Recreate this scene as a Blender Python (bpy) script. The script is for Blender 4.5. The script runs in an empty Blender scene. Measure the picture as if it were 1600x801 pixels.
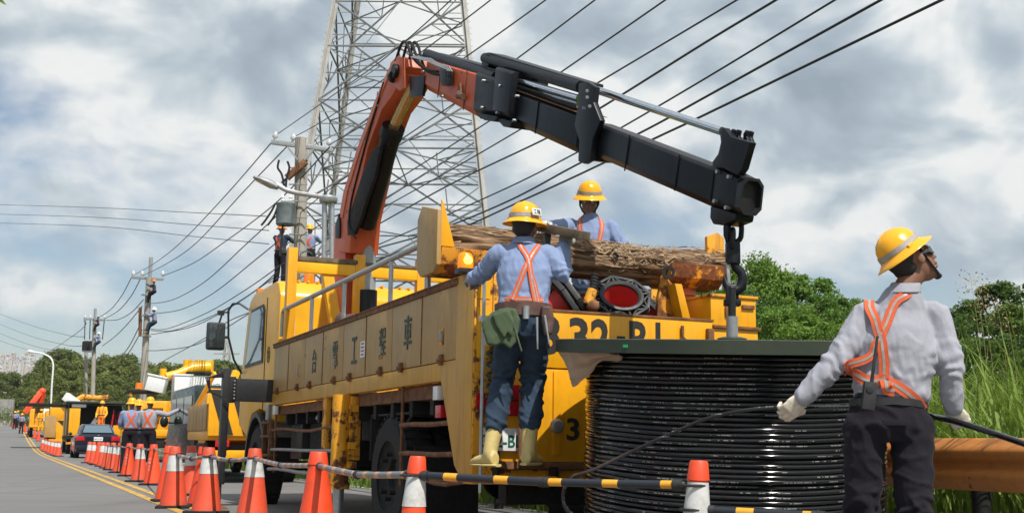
import bpy, bmesh, math, random
from mathutils import Vector, Matrix, noise, Quaternion
from mathutils.bvhtree import BVHTree
random.seed(7)
scn = bpy.context.scene
col = scn.collection
V = Vector
R_ = math.radians
# ------------------------------------------------------------------ camera
FPX = 1850.0; CX = 800.0; CY = 400.5; EYE = 0.77
PITCH = math.atan((692 - CY) / FPX); ROLL = R_(0.5)
_f = V((0, math.cos(PITCH), math.sin(PITCH))); _r0 = V((1, 0, 0)); _u0 = V((0, -math.sin(PITCH), math.cos(PITCH)))
_r = math.cos(ROLL) * _r0 + math.sin(ROLL) * _u0
_u = -math.sin(ROLL) * _r0 + math.cos(ROLL) * _u0
CAM = V((0, 0, EYE))
cd = bpy.data.cameras.new('camera'); cam = bpy.data.objects.new('camera', cd); col.objects.link(cam)
cam.matrix_world = Matrix(((_r.x, _u.x, -_f.x, 0), (_r.y, _u.y, -_f.y, 0), (_r.z, _u.z, -_f.z, EYE), (0, 0, 0, 1)))
cd.sensor_width = 36; cd.lens = 36 * FPX / 1600.0
cd.clip_start = .1; cd.clip_end = 9000
scn.camera = cam
scn.render.resolution_x = 1024; scn.render.resolution_y = 512
def pdir(px, py): return _f + (px - CX) / FPX * _r + (CY - py) / FPX * _u
def at(px, py, Y):
    v = pdir(px, py); return CAM + v * (Y / v.y)
# ------------------------------------------------------------------ light
SUN_AZ = R_(150); SUN_EL = R_(56)
SUND = V((math.sin(SUN_AZ) * math.cos(SUN_EL), math.cos(SUN_AZ) * math.cos(SUN_EL), math.sin(SUN_EL)))
sl = bpy.data.lights.new('sun', 'SUN'); sl.energy = 5.0; sl.angle = R_(0.5); sl.color = (1, .955, .88)
so = bpy.data.objects.new('sun', sl); col.objects.link(so)
so.rotation_euler = SUND.to_track_quat('Z', 'Y').to_euler(); so.location = (0, 0, 30)
vs = scn.view_settings; vs.view_transform = 'Standard'; vs.look = 'None'; vs.exposure = 0.14; vs.gamma = 1; vs.use_curve_mapping = False

def build_world():
    w = bpy.data.worlds.new('World'); scn.world = w; w.use_nodes = True
    nt = w.node_tree; nt.nodes.clear(); N = nt.nodes.new; L = nt.links.new
    sky = N('ShaderNodeTexSky'); sky.sky_type = 'NISHITA'; sky.sun_disc = False
    sky.sun_elevation = SUN_EL; sky.sun_rotation = SUN_AZ; sky.air_density = 1.1; sky.dust_density = .5; sky.ozone_density = 2.0
    tc = N('ShaderNodeTexCoord'); sep = N('ShaderNodeSeparateXYZ'); L(tc.outputs['Generated'], sep.inputs[0])
    def math_(op, a, b=None):
        m = N('ShaderNodeMath'); m.operation = op
        for i, q in enumerate((a, b)):
            if q is None: continue
            if isinstance(q, (int, float)): m.inputs[i].default_value = q
            else: L(q, m.inputs[i])
        return m.outputs[0]
    zc = math_('MAXIMUM', sep.outputs['Z'], 0.0)
    den = math_('ADD', zc, 0.50)
    cx = math_('DIVIDE', sep.outputs['X'], den); cy = math_('DIVIDE', sep.outputs['Y'], den)
    comb = N('ShaderNodeCombineXYZ'); L(cx, comb.inputs[0]); L(cy, comb.inputs[1])
    def nz(scale, detail, rough, off, dist=0.0, sy=1.0):
        mp = N('ShaderNodeMapping'); mp.inputs['Location'].default_value = off; mp.inputs['Scale'].default_value = (1, sy, 1)
        L(comb.outputs[0], mp.inputs[0])
        n = N('ShaderNodeTexNoise'); n.inputs['Scale'].default_value = scale; n.inputs['Detail'].default_value = detail
        n.inputs['Roughness'].default_value = rough; n.inputs['Distortion'].default_value = dist
        L(mp.outputs[0], n.inputs['Vector']); return n.outputs['Fac']
    def ramp(fac, pts):
        r = N('ShaderNodeValToRGB'); e = r.color_ramp.elements
        while len(e) < len(pts): e.new(.5)
        for q, (p, c) in zip(e, pts): q.position = p; q.color = c if len(c) == 4 else (*c, 1)
        L(fac, r.inputs[0]); return r.outputs[0]
    # coverage: mostly overcast broken cloud, clearer low down
    n1 = nz(3.0, 7, .55, (3.1, 1.7, 0), .3)
    low = math_('MULTIPLY', math_('MINIMUM', sep.outputs['Z'], .30), 1.3)
    # the clearer patch lies to the left (north-west)
    left = math_('MULTIPLY', math_('MINIMUM', sep.outputs['X'], 0.0), .35)
    cov = math_('ADD', math_('ADD', math_('SUBTRACT', n1, .20), low), left)
    mask = ramp(cov, [(.36, (0, 0, 0)), (.50, (1, 1, 1))])
    n2 = nz(6.5, 9, .50, (7.3, 2.2, 1), .35, 1.0)
    n3 = nz(2.6, 3, .5, (1.3, 5.2, 4), .2)
    br = math_('ADD', math_('MULTIPLY', n2, .55), math_('MULTIPLY', n3, .45))
    ccol = ramp(br, [(.38, (.31, .385, .465)), (.45, (.45, .535, .61)), (.495, (.66, .73, .775)), (.535, (.93, .95, .94)), (.64, (1.0, 1.0, .97))])
    b1 = N('ShaderNodeBackground'); L(sky.outputs[0], b1.inputs[0]); b1.inputs[1].default_value = .092
    b2 = N('ShaderNodeBackground'); L(ccol, b2.inputs[0]); b2.inputs[1].default_value = .87
    mix = N('ShaderNodeMixShader'); L(mask, mix.inputs[0]); L(b1.outputs[0], mix.inputs[1]); L(b2.outputs[0], mix.inputs[2])
    out = N('ShaderNodeOutputWorld'); L(mix.outputs[0], out.inputs[0])
build_world()

# ------------------------------------------------------------------ materials
ORD = ['first', 'second', 'third', 'fourth', 'fifth', 'sixth', 'seventh', 'eighth', 'ninth', 'tenth', 'eleventh', 'twelfth', 'thirteenth', 'fourteenth', 'fifteenth', 'sixteenth', 'seventeenth', 'eighteenth', 'nineteenth', 'twentieth', 'twenty-first', 'twenty-second']
class Mt:
    def __init__(s, name):
        s.m = bpy.data.materials.new(name); s.m.use_nodes = True; s.nt = s.m.node_tree
        s.b = s.nt.nodes['Principled BSDF']; s.tc = None
    def N(s, t): return s.nt.nodes.new(t)
    def L(s, a, b): s.nt.links.new(a, b)
    def co(s, scale=(1, 1, 1), rot=(0, 0, 0)):
        if not s.tc: s.tc = s.N('ShaderNodeTexCoord')
        mp = s.N('ShaderNodeMapping'); mp.inputs['Scale'].default_value = scale; mp.inputs['Rotation'].default_value = rot
        s.L(s.tc.outputs['Object'], mp.inputs[0]); return mp.outputs[0]
    def noise(s, scale, detail=4, rough=.55, st=(1, 1, 1), dist=0):
        n = s.N('ShaderNodeTexNoise'); n.inputs['Scale'].default_value = scale; n.inputs['Detail'].default_value = detail
        n.inputs['Roughness'].default_value = rough; n.inputs['Distortion'].default_value = dist
        s.L(s.co(st), n.inputs['Vector']); return n.outputs['Fac']
    def ramp(s, fac, pts, interp='LINEAR'):
        r = s.N('ShaderNodeValToRGB'); r.color_ramp.interpolation = interp; e = r.color_ramp.elements
        while len(e) < len(pts): e.new(.5)
        for q, (p, c) in zip(e, pts):
            q.position = p; q.color = (c, c, c, 1) if isinstance(c, (int, float)) else (*c, 1)
        s.L(fac, r.inputs[0]); return r.outputs[0]
    def mix(s, fac, a, b, mode='MIX'):
        m = s.N('ShaderNodeMix'); m.data_type = 'RGBA'; m.blend_type = mode
        for i, q in ((0, fac), (6, a), (7, b)):
            if isinstance(q, (int, float)): m.inputs[i].default_value = q
            elif isinstance(q, tuple): m.inputs[i].default_value = (*q, 1)
            else: s.L(q, m.inputs[i])
        return m.outputs[2]
    def mth(s, op, a, b=0.0):
        m = s.N('ShaderNodeMath'); m.operation = op
        for i, q in enumerate((a, b)):
            if isinstance(q, (int, float)): m.inputs[i].default_value = q
            else: s.L(q, m.inputs[i])
        return m.outputs[0]
    def bump(s, h, st=.3, dist=.01):
        b = s.N('ShaderNodeBump'); b.inputs['Strength'].default_value = st; b.inputs['Distance'].default_value = dist
        s.L(h, b.inputs['Height']); s.L(b.outputs[0], s.b.inputs['Normal'])
    def set(s, color=None, rough=None, metal=None, spec=None, coat=None):
        for k, q in (('Base Color', color), ('Roughness', rough), ('Metallic', metal), ('Specular IOR Level', spec), ('Coat Weight', coat)):
            if q is None: continue
            if isinstance(q, tuple): s.b.inputs[k].default_value = (*q, 1)
            elif isinstance(q, (int, float)): s.b.inputs[k].default_value = q
            else: s.L(q, s.b.inputs[k])
        return s
def sc(c, k): return tuple(min(1, q * k) for q in c)
def plain(name, c, rough=.6, metal=0, var=.18, scale=9, bump=.15, spec=None, bscale=None):
    t = Mt(name); n = t.noise(scale, 5, .6)
    t.set(t.ramp(n, [(.3, sc(c, 1 - var)), (.7, sc(c, 1 + var))]), None, metal, spec)
    t.set(rough=t.ramp(t.noise(scale * 2.3, 3), [(.3, max(0, rough - .1)), (.7, min(1, rough + .1))]))
    if bump: t.bump(t.noise(bscale or scale * 6, 4), bump, .004)
    return t.m
def painted(name, c, rust=.3, rough=.45, streak=True, dirt=.25, rc=(.13, .045, .016), sv=3.0, chip=14):
    """worn sheet-metal paint: dust, vertical streaks, rust chips"""
    t = Mt(name)
    if 'black' in name: t.b.inputs['Specular IOR Level'].default_value = .3
    n = t.noise(2.2, 5, .6); base = t.ramp(n, [(.3, sc(c, .86)), (.7, sc(c, 1.1))])
    d = t.noise(5, 6, .7, (3, 3, .35) if streak else (1, 1, 1))
    dm = t.ramp(d, [(.50, 0.0), (.72, dirt)])
    base = t.mix(dm, base, sc(rc, 1.6))
    r1 = t.noise(chip, 6, .68); r2 = t.noise(sv, 3, .5)
    rm = t.mth('ADD', t.mth('MULTIPLY', r1, .6), t.mth('MULTIPLY', r2, .4))
    rr = t.ramp(rm, [(.66 - rust * .25, 0.0), (.70 - rust * .25, 1.0)])
    rcv = t.ramp(t.noise(30, 3), [(.3, sc(rc, .5)), (.7, sc(rc, 1.5))])
    t.set(t.mix(rr, base, rcv)); t.set(rough=t.ramp(rr, [(0, rough), (1, .85)]))
    t.bump(t.mth('ADD', t.mth('SUBTRACT', t.noise(6, 3), t.mth('MULTIPLY', rr, .3)), t.mth('MULTIPLY', t.noise(1.7, 2), 1.6)), .16, .02)
    return t.m
YEL = (.80, .365, .006)
M = {}
M['yellow'] = painted('yellow_paint', YEL, .12, .38, True, .22)
M['yellow_cab'] = painted('yellow_cab_paint', (.84, .425, .007), -.3, .32, True, .10)
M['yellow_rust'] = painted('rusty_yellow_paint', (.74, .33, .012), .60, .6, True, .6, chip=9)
M['trough'] = painted('heavily_rusted_paint', (.70, .29, .01), .82, .65, True, .7, rc=(.17, .055, .018), chip=7)
M['yellow_dusty_shade'] = painted('dusty_shaded_side_paint', (.42, .255, .085), .14, .5, True, .65, rc=(.16, .075, .03), sv=1.6)  # dusty paint; shade of the truck's unlit side is put into the colour
M['ochre'] = painted('ochre_beam_paint', (.55, .29, .035), .12, .5, True, .5)
M['orange'] = painted('orange_crane_paint', (.58, .105, .035), .16, .45, True, .3)
M['orange_lt'] = painted('faded_crane_paint', (.66, .17, .07), .10, .45, True, .2)
M['black_paint'] = painted('black_boom_paint', (.005, .007, .011), .10, .42, True, .07, rc=(.07, .045, .03))
M['black'] = plain('black_metal', (.012, .012, .014), .45, 0, .3, 8)
M['rubber'] = plain('tyre_rubber', (.010, .010, .011), .85, 0, .3, 20, .3)  # black lowered to carry the deep shadow under the truck
M['dark'] = plain('undercarriage', (.006, .006, .006), .8, 0, .4, 10)  # near-black: the deep shadow under the truck is put into the colour
M['rust'] = plain('rusty_steel', (.17, .075, .032), .85, 0, .5, 12, .4)
M['steel'] = plain('galvanised_steel', (.42, .43, .44), .42, .75, .15, 14)
M['chrome'] = plain('chrome_rod', (.62, .65, .70), .16, 1, .05, 10, 0)
M['brass'] = plain('oiled_rod', (.62, .44, .20), .25, .8, .12, 5, 0)
M['grey'] = plain('grey_metal', (.30, .31, .31), .5, .3, .2, 8)
M['white'] = plain('white_paint', (.74, .75, .75), .4, 0, .08, 8)
M['green_p'] = painted('dark_green_paint', (.030, .042, .028), .05, .5, False, .2, rc=(.06, .05, .03))
M['red'] = plain('red_plastic', (.50, .026, .022), .6, 0, .1, 8)
M['black_pl'] = plain('black_plastic', (.022, .023, .024), .5, 0, .25, 16, .2)
M['orange_c'] = painted('cone_orange', (.84, .072, .016), -.12, .5, False, .5, rc=(.10, .04, .03), chip=30)
M['orange_d'] = painted('cone_orange_faded', (.72, .082, .032), -.05, .55, False, .75, rc=(.12, .06, .04), chip=30)
M['refl_w'] = painted('cone_white_band', (.60, .61, .60), -.02, .5, False, .8, rc=(.16, .14, .12), chip=24)
M['helmet'] = plain('helmet_yellow', (.86, .40, .012), .24, 0, .05, 6, .02)
M['helmet_w'] = plain('helmet_white', (.8, .8, .78), .3, 0, .05, 6, .02)
M['silver'] = plain('silver_tape', (.34, .31, .29), .5, .1, .2, 30, .1)
M['skin'] = plain('skin', (.21, .10, .062), .5, 0, .15, 14, .1)
M['hair'] = plain('black_hair', (.012, .011, .011), .6, 0, .2, 60, .5)
M['glove'] = plain('cotton_glove', (.62, .56, .46), .9, 0, .16, 40, .6)
M['glove_g'] = plain('leather_glove', (.27, .24, .21), .85, 0, .2, 30, .4)
def cloth(name, c, wv=900, var=.12, rough=.92):
    t = Mt(name); n = t.noise(5, 5, .6)
    t.set(t.ramp(n, [(.3, sc(c, 1 - var)), (.7, sc(c, 1 + var))]), rough, 0, .2)
    t.b.inputs['Sheen Weight'].default_value = .03
    h = t.mth('ADD', t.noise(16, 5, .6, (1, 1, .45)), t.mth('MULTIPLY', t.noise(wv * .4, 2), .10))
    t.bump(h, .55, .012); return t.m
M['shirt_grey'] = cloth('grey_shirt_cloth', (.33, .335, .385))
M['shirt_blue'] = cloth('blue_shirt_cloth', (.22, .285, .46))
M['trouser_dk'] = cloth('dark_trouser_cloth', (.015, .013, .019))
M['trouser_nv'] = cloth('navy_trouser_cloth', (.030, .050, .082))
M['harness'] = cloth('orange_webbing', (.62, .115, .045), 300, .12, .7)
M['leather'] = plain('brown_leather', (.09, .045, .035), .55, 0, .4, 20, .4)
M['bag_green'] = cloth('green_canvas', (.075, .105, .060))
M['boot_y'] = painted('cream_rubber_boot', (.56, .44, .17), -.05, .5, False, .7, rc=(.14, .10, .05), chip=20)
M['vest'] = cloth('yellow_vest', (.85, .42, .03)); M['vest_o'] = cloth('orange_vest', (.85, .2, .03))
M['card'] = plain('cardboard', (.40, .29, .21), .85, 0, .15, 6, .2)
def glass_m(name, c, rough=.05):
    t = Mt(name); t.set(c, rough, 0, .8, .5); return t.m
M['glass'] = glass_m('dark_glass', (.02, .03, .035)); M['glass_b'] = glass_m('sky_glass', (.10, .15, .19), .08)
M['lens_red'] = plain('red_lens', (.48, .01, .02), .2, 0, .1, 30)
def emit(name, c, s):
    t = Mt(name); t.set(c, .3); t.b.inputs['Emission Color'].default_value = (*c, 1); t.b.inputs['Emission Strength'].default_value = s; return t.m
M['amber_on'] = emit('amber_lamp_glass', (1, .24, .0), .45)
M['amber_core'] = emit('amber_lamp_bulb', (1, .75, .05), 6.0)
M['amber'] = plain('amber_plastic', (.80, .20, .01), .25, 0, .1, 20, 0)
M['ink'] = plain('black_lettering', (.018, .016, .015), .6, 0, .2, 20, 0)
M['ink_g'] = plain('green_black_lettering', (.06, .085, .07), .75, 0, .6, 30, 0)
M['ink_gr'] = plain('green_lettering', (.01, .10, .07), .6, 0, .2, 20, 0)
M['letter_w'] = plain('white_lettering', (.62, .62, .6), .6, 0, .2, 20, 0)
def wood_m():
    t = Mt('weathered_log'); g = t.noise(9, 6, .65, (.35, 3.2, 3.2), 1.2); f = t.noise(40, 4, .6, (.12, 2.5, 2.5))
    b = t.ramp(g, [(.34, (.025, .015, .010)), (.44, (.14, .080, .045)), (.56, (.32, .20, .115)), (.75, (.50, .38, .26))])
    t.set(t.mix(t.ramp(f, [(.35, 0.0), (.6, .55)]), b, (.16, .10, .065)), .95, 0, .2)
    t.bump(t.mth('ADD', g, t.mth('MULTIPLY', f, .5)), .9, .02); return t.m
M['log'] = wood_m()
M['bark'] = plain('shredded_bark', (.30, .21, .13), .95, 0, .45, 14, .6)
M['logcore'] = plain('old_log_wood', (.13, .10, .065), .9, 0, .5, 9, .7)
def concrete(name, c):
    t = Mt(name); t.set(t.ramp(t.noise(3, 7, .65, (1, 1, .3)), [(.3, sc(c, .7)), (.7, sc(c, 1.2))]), .85); t.bump(t.noise(40, 4), .3, .01); return t.m
M['concrete'] = concrete('pole_concrete', (.33, .30, .26)); M['wallc'] = concrete('wall_concrete', (.30, .29, .27)); M['kerb'] = concrete('kerb_concrete', (.46, .44, .40))
def bark_m():
    t = Mt('trunk_bark'); t.set(t.ramp(t.noise(8, 6, .7, (1, 1, .3)), [(.3, (.035, .026, .018)), (.7, (.12, .09, .065))]), .95); t.bump(t.noise(22, 4, .6, (1, 1, .2)), .6, .03); return t.m
M['trunk'] = bark_m()
def leaf_m(name, a, b, trans=.35, sc_=1.3):
    t = Mt(name); N = t.N
    n = t.noise(sc_, 4, .6); oi = N('ShaderNodeObjectInfo')
    f = t.mth('ADD', n, t.mth('MULTIPLY', t.mth('SUBTRACT', oi.outputs['Random'], .5), .28))
    c = t.ramp(f, [(.28, a), (.72, b)])
    t.set(c, .62, 0, .35)
    tr = N('ShaderNodeBsdfTranslucent'); t.L(t.mix(.5, c, (.10, .17, .015)), tr.inputs[0])
    ms = N('ShaderNodeMixShader'); ms.inputs[0].default_value = trans
    t.L(t.b.outputs[0], ms.inputs[1]); t.L(tr.outputs[0], ms.inputs[2])
    t.L(ms.outputs[0], t.nt.nodes['Material Output'].inputs[0]); return t.m
M['leaf'] = leaf_m('broad_leaves', (.07, .155, .024), (.20, .33, .05), .42)
M['leaf_d'] = leaf_m('dark_leaves', (.045, .098, .020), (.13, .21, .038), .42)
M['leaf_far'] = leaf_m('woodland_leaves', (.085, .115, .020), (.21, .235, .042), .25, .12)
M['grass'] = leaf_m('tall_grass_blades', (.10, .17, .025), (.24, .34, .06), .4, .9)
M['straw'] = plain('dry_grass', (.38, .30, .14), .9, 0, .3, 4)
def asphalt_m():
    t = Mt('asphalt'); n = t.noise(.35, 6, .6); f = t.noise(70, 4, .7)
    c = t.ramp(n, [(.3, (.115, .112, .112)), (.7, (.155, .152, .150))])
    patch = t.noise(1.1, 3, .5, (.3, 1.6, 1)); c = t.mix(t.ramp(patch, [(.55, 0.0), (.62, .35)]), c, (.085, .085, .088))
    oil = t.noise(.9, 3, .5, (1, .25, 1)); c = t.mix(t.ramp(oil, [(.60, 0.0), (.74, .45)]), c, (.06, .058, .058))
    vo = t.N('ShaderNodeTexVoronoi'); vo.feature = 'DISTANCE_TO_EDGE'; vo.inputs['Scale'].default_value = .32; wj = t.mix(.12, t.co((1, 1, 1)), t.noise(1.5, 6)); t.L(wj, vo.inputs['Vector']); cr_ = t.ramp(vo.outputs['Distance'], [(.0, .75), (.006, 0.0)]); c = t.mix(cr_, c, (.03, .03, .03))
    t.set(t.mix(t.ramp(f, [(.35, 0.0), (.75, .5)]), c, (.23, .225, .215)), .85); t.bump(f, .4, .006)
    return t.m
M['asphalt'] = asphalt_m()
def line_m(name, c):
    t = Mt(name); n = t.noise(7, 8, .8); f = t.ramp(n, [(.47, 0.0), (.60, .85)])
    t.set(t.mix(f, t.ramp(t.noise(1.5, 3), [(.3, sc(c, .85)), (.7, c)]), (.10, .09, .07)), .75); return t.m
M['line_y'] = line_m('yellow_road_paint', (.62, .36, .06)); M['line_w'] = line_m('white_road_paint', (.6, .6, .57))
def ground_m():
    t = Mt('verge_soil'); n = t.noise(.6, 7, .65)
    t.set(t.ramp(n, [(.3, (.035, .05, .016)), (.5, (.07, .085, .03)), (.7, (.14, .11, .065))]), .95); t.bump(t.noise(12, 5), .6, .05); return t.m
M['soil'] = ground_m()
M['dirt'] = plain('dry_dirt', (.26, .20, .14), .95, 0, .4, 5, .8, bscale=18)

# ------------------------------------------------------------------ mesh builder
class MB:
    def __init__(s): s.v = []; s.f = []; s.mi = []; s.cur = 0
    def add(s, vs, fs):
        o = len(s.v); s.v += [tuple(p) for p in vs]; s.f += [tuple(i + o for i in f) for f in fs]; s.mi += [s.cur] * len(fs); return s
    def box(s, c, d, rot=None, taper=None):
        """c centre, d full sizes; rot = 3x3/quaternion; taper = (x,y) scale of the top"""
        tx, ty = taper or (1, 1); P = []
        for k in (-.5, .5):
            for i, j in ((-.5, -.5), (.5, -.5), (.5, .5), (-.5, .5)):
                q = V((i * d[0] * (tx if k > 0 else 1), j * d[1] * (ty if k > 0 else 1), k * d[2]))
                if rot is not None: q = rot @ q
                P.append(q + V(c))
        return s.add(P, [(3, 2, 1, 0), (4, 5, 6, 7), (0, 1, 5, 4), (1, 2, 6, 5), (2, 3, 7, 6), (3, 0, 4, 7)])
    def bb(s, a, b):
        a = V(a); b = V(b); return s.box((a + b) / 2, [abs(q) for q in (b - a)])
    def tube(s, pts, rad, seg=10, ref=None, squash=1.0, cap=True, closed=False):
        pts = [V(p) for p in pts]; n = len(pts)
        if isinstance(rad, (int, float)): rad = [rad] * n
        P = []; up = V(ref) if ref is not None else None; prev = None
        for i, p in enumerate(pts):
            if closed: t = pts[(i + 1) % n] - pts[i - 1]
            else: t = pts[min(i + 1, n - 1)] - pts[max(i - 1, 0)]
            if t.length < 1e-9: t = V((0, 0, 1))
            t.normalize()
            if up is not None: x = up - t * up.dot(t)
            elif prev is None: a = V((0, 0, 1)) if abs(t.z) < .9 else V((1, 0, 0)); x = a - t * a.dot(t)
            else: x = prev - t * prev.dot(t)
            if x.length < 1e-6: x = t.orthogonal()
            x.normalize(); prev = x; y = t.cross(x)
            r = rad[i]; rx, ry = r if isinstance(r, tuple) else (r, r * squash)
            for k in range(seg):
                a = 2 * math.pi * k / seg
                P.append(p + x * (math.cos(a) * rx) + y * (math.sin(a) * ry))
        F = []
        for i in range(n if closed else n - 1):
            for k in range(seg):
                a = i * seg + k; b = i * seg + (k + 1) % seg; j = ((i + 1) % n) * seg
                F.append((a, b, j + (k + 1) % seg, j + k))
        if cap and not closed:
            F.append(tuple(range(seg - 1, -1, -1))); F.append(tuple((n - 1) * seg + k for k in range(seg)))
        return s.add(P, F)
    def bar(s, a, b, w, h=None, up=(0, 0, 1)):
        """rectangular bar from a to b"""
        a = V(a); b = V(b); t = (b - a); L = t.length; t.normalize(); u = V(up); u = u - t * u.dot(t)
        if u.length < 1e-5: u = t.orthogonal()
        u.normalize(); x = t.cross(u); m = Matrix((x, t, u)).transposed()
        return s.box((a + b) / 2, (w, L, h or w), m)
    def lathe(s, prof, seg=24, c=(0, 0, 0), axis=(0, 0, 1), ang=None):
        q = V((0, 0, 1)).rotation_difference(V(axis)); P = []; n = len(prof)
        for r, z in prof:
            for k in range(seg):
                a = 2 * math.pi * k / seg; P.append(q @ V((r * math.cos(a), r * math.sin(a), z)) + V(c))
        F = [(i * seg + k, i * seg + (k + 1) % seg, (i + 1) * seg + (k + 1) % seg, (i + 1) * seg + k) for i in range(n - 1) for k in range(seg)]
        cl = tuple(prof[0]) == tuple(prof[-1])
        if prof[0][0] > 1e-6 and not cl: F.append(tuple(range(seg - 1, -1, -1)))
        if prof[-1][0] > 1e-6 and not cl: F.append(tuple((n - 1) * seg + k for k in range(seg)))
        return s.add(P, F)
    def prism(s, poly, a, b):
        """poly: list of vectors; extruded by a..b (vectors)"""
        n = len(poly); P = [V(p) + V(a) for p in poly] + [V(p) + V(b) for p in poly]
        F = [tuple(range(n - 1, -1, -1)), tuple(range(n, 2 * n))] + [(i, (i + 1) % n, n + (i + 1) % n, n + i) for i in range(n)]
        return s.add(P, F)
    def ell(s, c, r, rot=None, seg=16, rings=10):
        P = []; c = V(c)
        if isinstance(r, (int, float)): r = (r, r, r)
        for i in range(1, rings):
            a = math.pi * i / rings
            for k in range(seg):
                b = 2 * math.pi * k / seg
                q = V((r[0] * math.sin(a) * math.cos(b), r[1] * math.sin(a) * math.sin(b), r[2] * math.cos(a)))
                if rot is not None: q = rot @ q
                P.append(c + q)
        t = V((0, 0, r[2])); t = rot @ t if rot is not None else t
        P += [c + t, c - t]; T = len(P) - 2; F = []
        for i in range(rings - 2):
            for k in range(seg):
                F.append((i * seg + k, (i + 1) * seg + k, (i + 1) * seg + (k + 1) % seg, i * seg + (k + 1) % seg))
        for k in range(seg):
            F.append((T, k, (k + 1) % seg)); F.append((T + 1, (rings - 2) * seg + (k + 1) % seg, (rings - 2) * seg + k))
        return s.add(P, F)
    def mesh(s, name, smooth=False):
        m = bpy.data.meshes.new(name); m.from_pydata(s.v, [], s.f)
        if any(s.mi): m.polygons.foreach_set('material_index', s.mi)
        m.validate(); b = bmesh.new(); b.from_mesh(m); bmesh.ops.recalc_face_normals(b, faces=b.faces); b.to_mesh(m); b.free()
        return m
    def build(s, name, mat, parent=None, smooth=False, bevel=0, origin=None, ang=35, mods=None):
        m = s.mesh(name)
        for q in (mat if isinstance(mat, list) else [mat]): m.materials.append(M[q] if isinstance(q, str) else q)
        return link(name, m, parent, smooth, bevel, origin, ang)
def link(name, m, parent=None, smooth=False, bevel=0, origin=None, ang=35):
    if bevel:
        b = bmesh.new(); b.from_mesh(m)
        es = [e for e in b.edges if len(e.link_faces) == 2 and e.calc_face_angle(0) > R_(28)]
        bmesh.ops.bevel(b, geom=es, offset=bevel, segments=2, affect='EDGES', profile=.6, clamp_overlap=True); b.to_mesh(m); b.free()
    if smooth or bevel:
        m.polygons.foreach_set('use_smooth', [True] * len(m.polygons))
        m.set_sharp_from_angle(angle=R_(ang))
    o = bpy.data.objects.new(name, m); col.objects.link(o)
    if parent is not None: o.parent = parent
    else:
        if origin is None:
            xs = [q.co for q in m.vertices]
            origin = V((sum(q.x for q in xs) / len(xs), sum(q.y for q in xs) / len(xs), min(q.z for q in xs)))
        m.transform(Matrix.Translation(-V(origin))); o.location = origin
    return o
def tag(o, label=None, cat=None, group=None, kind=None):
    for k, q in (('label', label), ('category', cat), ('group', group), ('kind', kind)):
        if q: o[k] = q
    return o
def thing(name, label, cat, loc=(0, 0, 0), rz=0, group=None, mat=None):
    o = bpy.data.objects.new(name, None); col.objects.link(o); o.empty_display_size = .2
    if mat is not None: o.matrix_world = mat
    else: o.location = loc; o.rotation_euler = (0, 0, rz)
    return tag(o, label, cat, group)
def kids(o): return [c for c in o.children]
def dup(root, loc=None, rz=None, label=None, group=None, scale=None):
    c = root.copy(); col.objects.link(c); c.parent = None
    if loc is not None: c.location = loc
    if rz is not None: c.rotation_euler = (0, 0, rz)
    if scale: c.scale = (scale,) * 3
    if label: c['label'] = label
    if group: c['group'] = group
    for ch in kids(root):
        d = ch.copy(); col.objects.link(d); d.parent = c
        for g in kids(ch):
            e = g.copy(); col.objects.link(e); e.parent = d
    return c
def text_mesh(txt, size=1.0, ext=.002, font_bold=0.0, vert=False, spacing=1.0):
    cu = bpy.data.curves.new('lettering', 'FONT'); cu.body = txt; cu.size = size; cu.extrude = ext; cu.offset = font_bold
    cu.align_x = 'CENTER'; cu.align_y = 'CENTER'; cu.space_character = spacing; cu.resolution_u = 3
    o = bpy.data.objects.new('lettering', cu); col.objects.link(o)
    dg = bpy.context.evaluated_depsgraph_get(); m = bpy.data.meshes.new_from_object(o.evaluated_get(dg))
    bpy.data.objects.remove(o); bpy.data.curves.remove(cu); m.name = 'lettering'; return m
def lettering(txt, w, h, c, xa, ya, mat, parent, ext=.0015, bold=0.0, name='lettering'):
    """flat print: fitted to w x h, centred on c, xa = reading direction, ya = up"""
    m = text_mesh(txt, 1.0, .01, bold)
    if not m.vertices: return None
    xs = [q.co.x for q in m.vertices]; ys = [q.co.y for q in m.vertices]
    bx = max(xs) - min(xs) or 1; by = max(ys) - min(ys) or 1
    mx = (max(xs) + min(xs)) / 2; my = (max(ys) + min(ys)) / 2
    xa = V(xa).normalized(); ya = V(ya).normalized(); za = xa.cross(ya)
    for q in m.vertices:
        p = V(c) + xa * ((q.co.x - mx) / bx * w) + ya * ((q.co.y - my) / by * h) + za * (q.co.z / .01 * ext); q.co = p
    m.materials.clear(); m.materials.append(M[mat] if isinstance(mat, str) else mat)
    return link(name, m, parent)
def smooth_pts(P, n=6):
    P = [V(p) for p in P]; out = []
    for i in range(len(P) - 1):
        p0 = P[max(i - 1, 0)]; p1 = P[i]; p2 = P[i + 1]; p3 = P[min(i + 2, len(P) - 1)]
        for k in range(n):
            t = k / n; out.append(.5 * ((2 * p1) + (p2 - p0) * t + (2 * p0 - 5 * p1 + 4 * p2 - p3) * t * t + (3 * p1 - p0 - 3 * p2 + p3) * t ** 3))
    out.append(P[-1]); return out
HAZE = True
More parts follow.
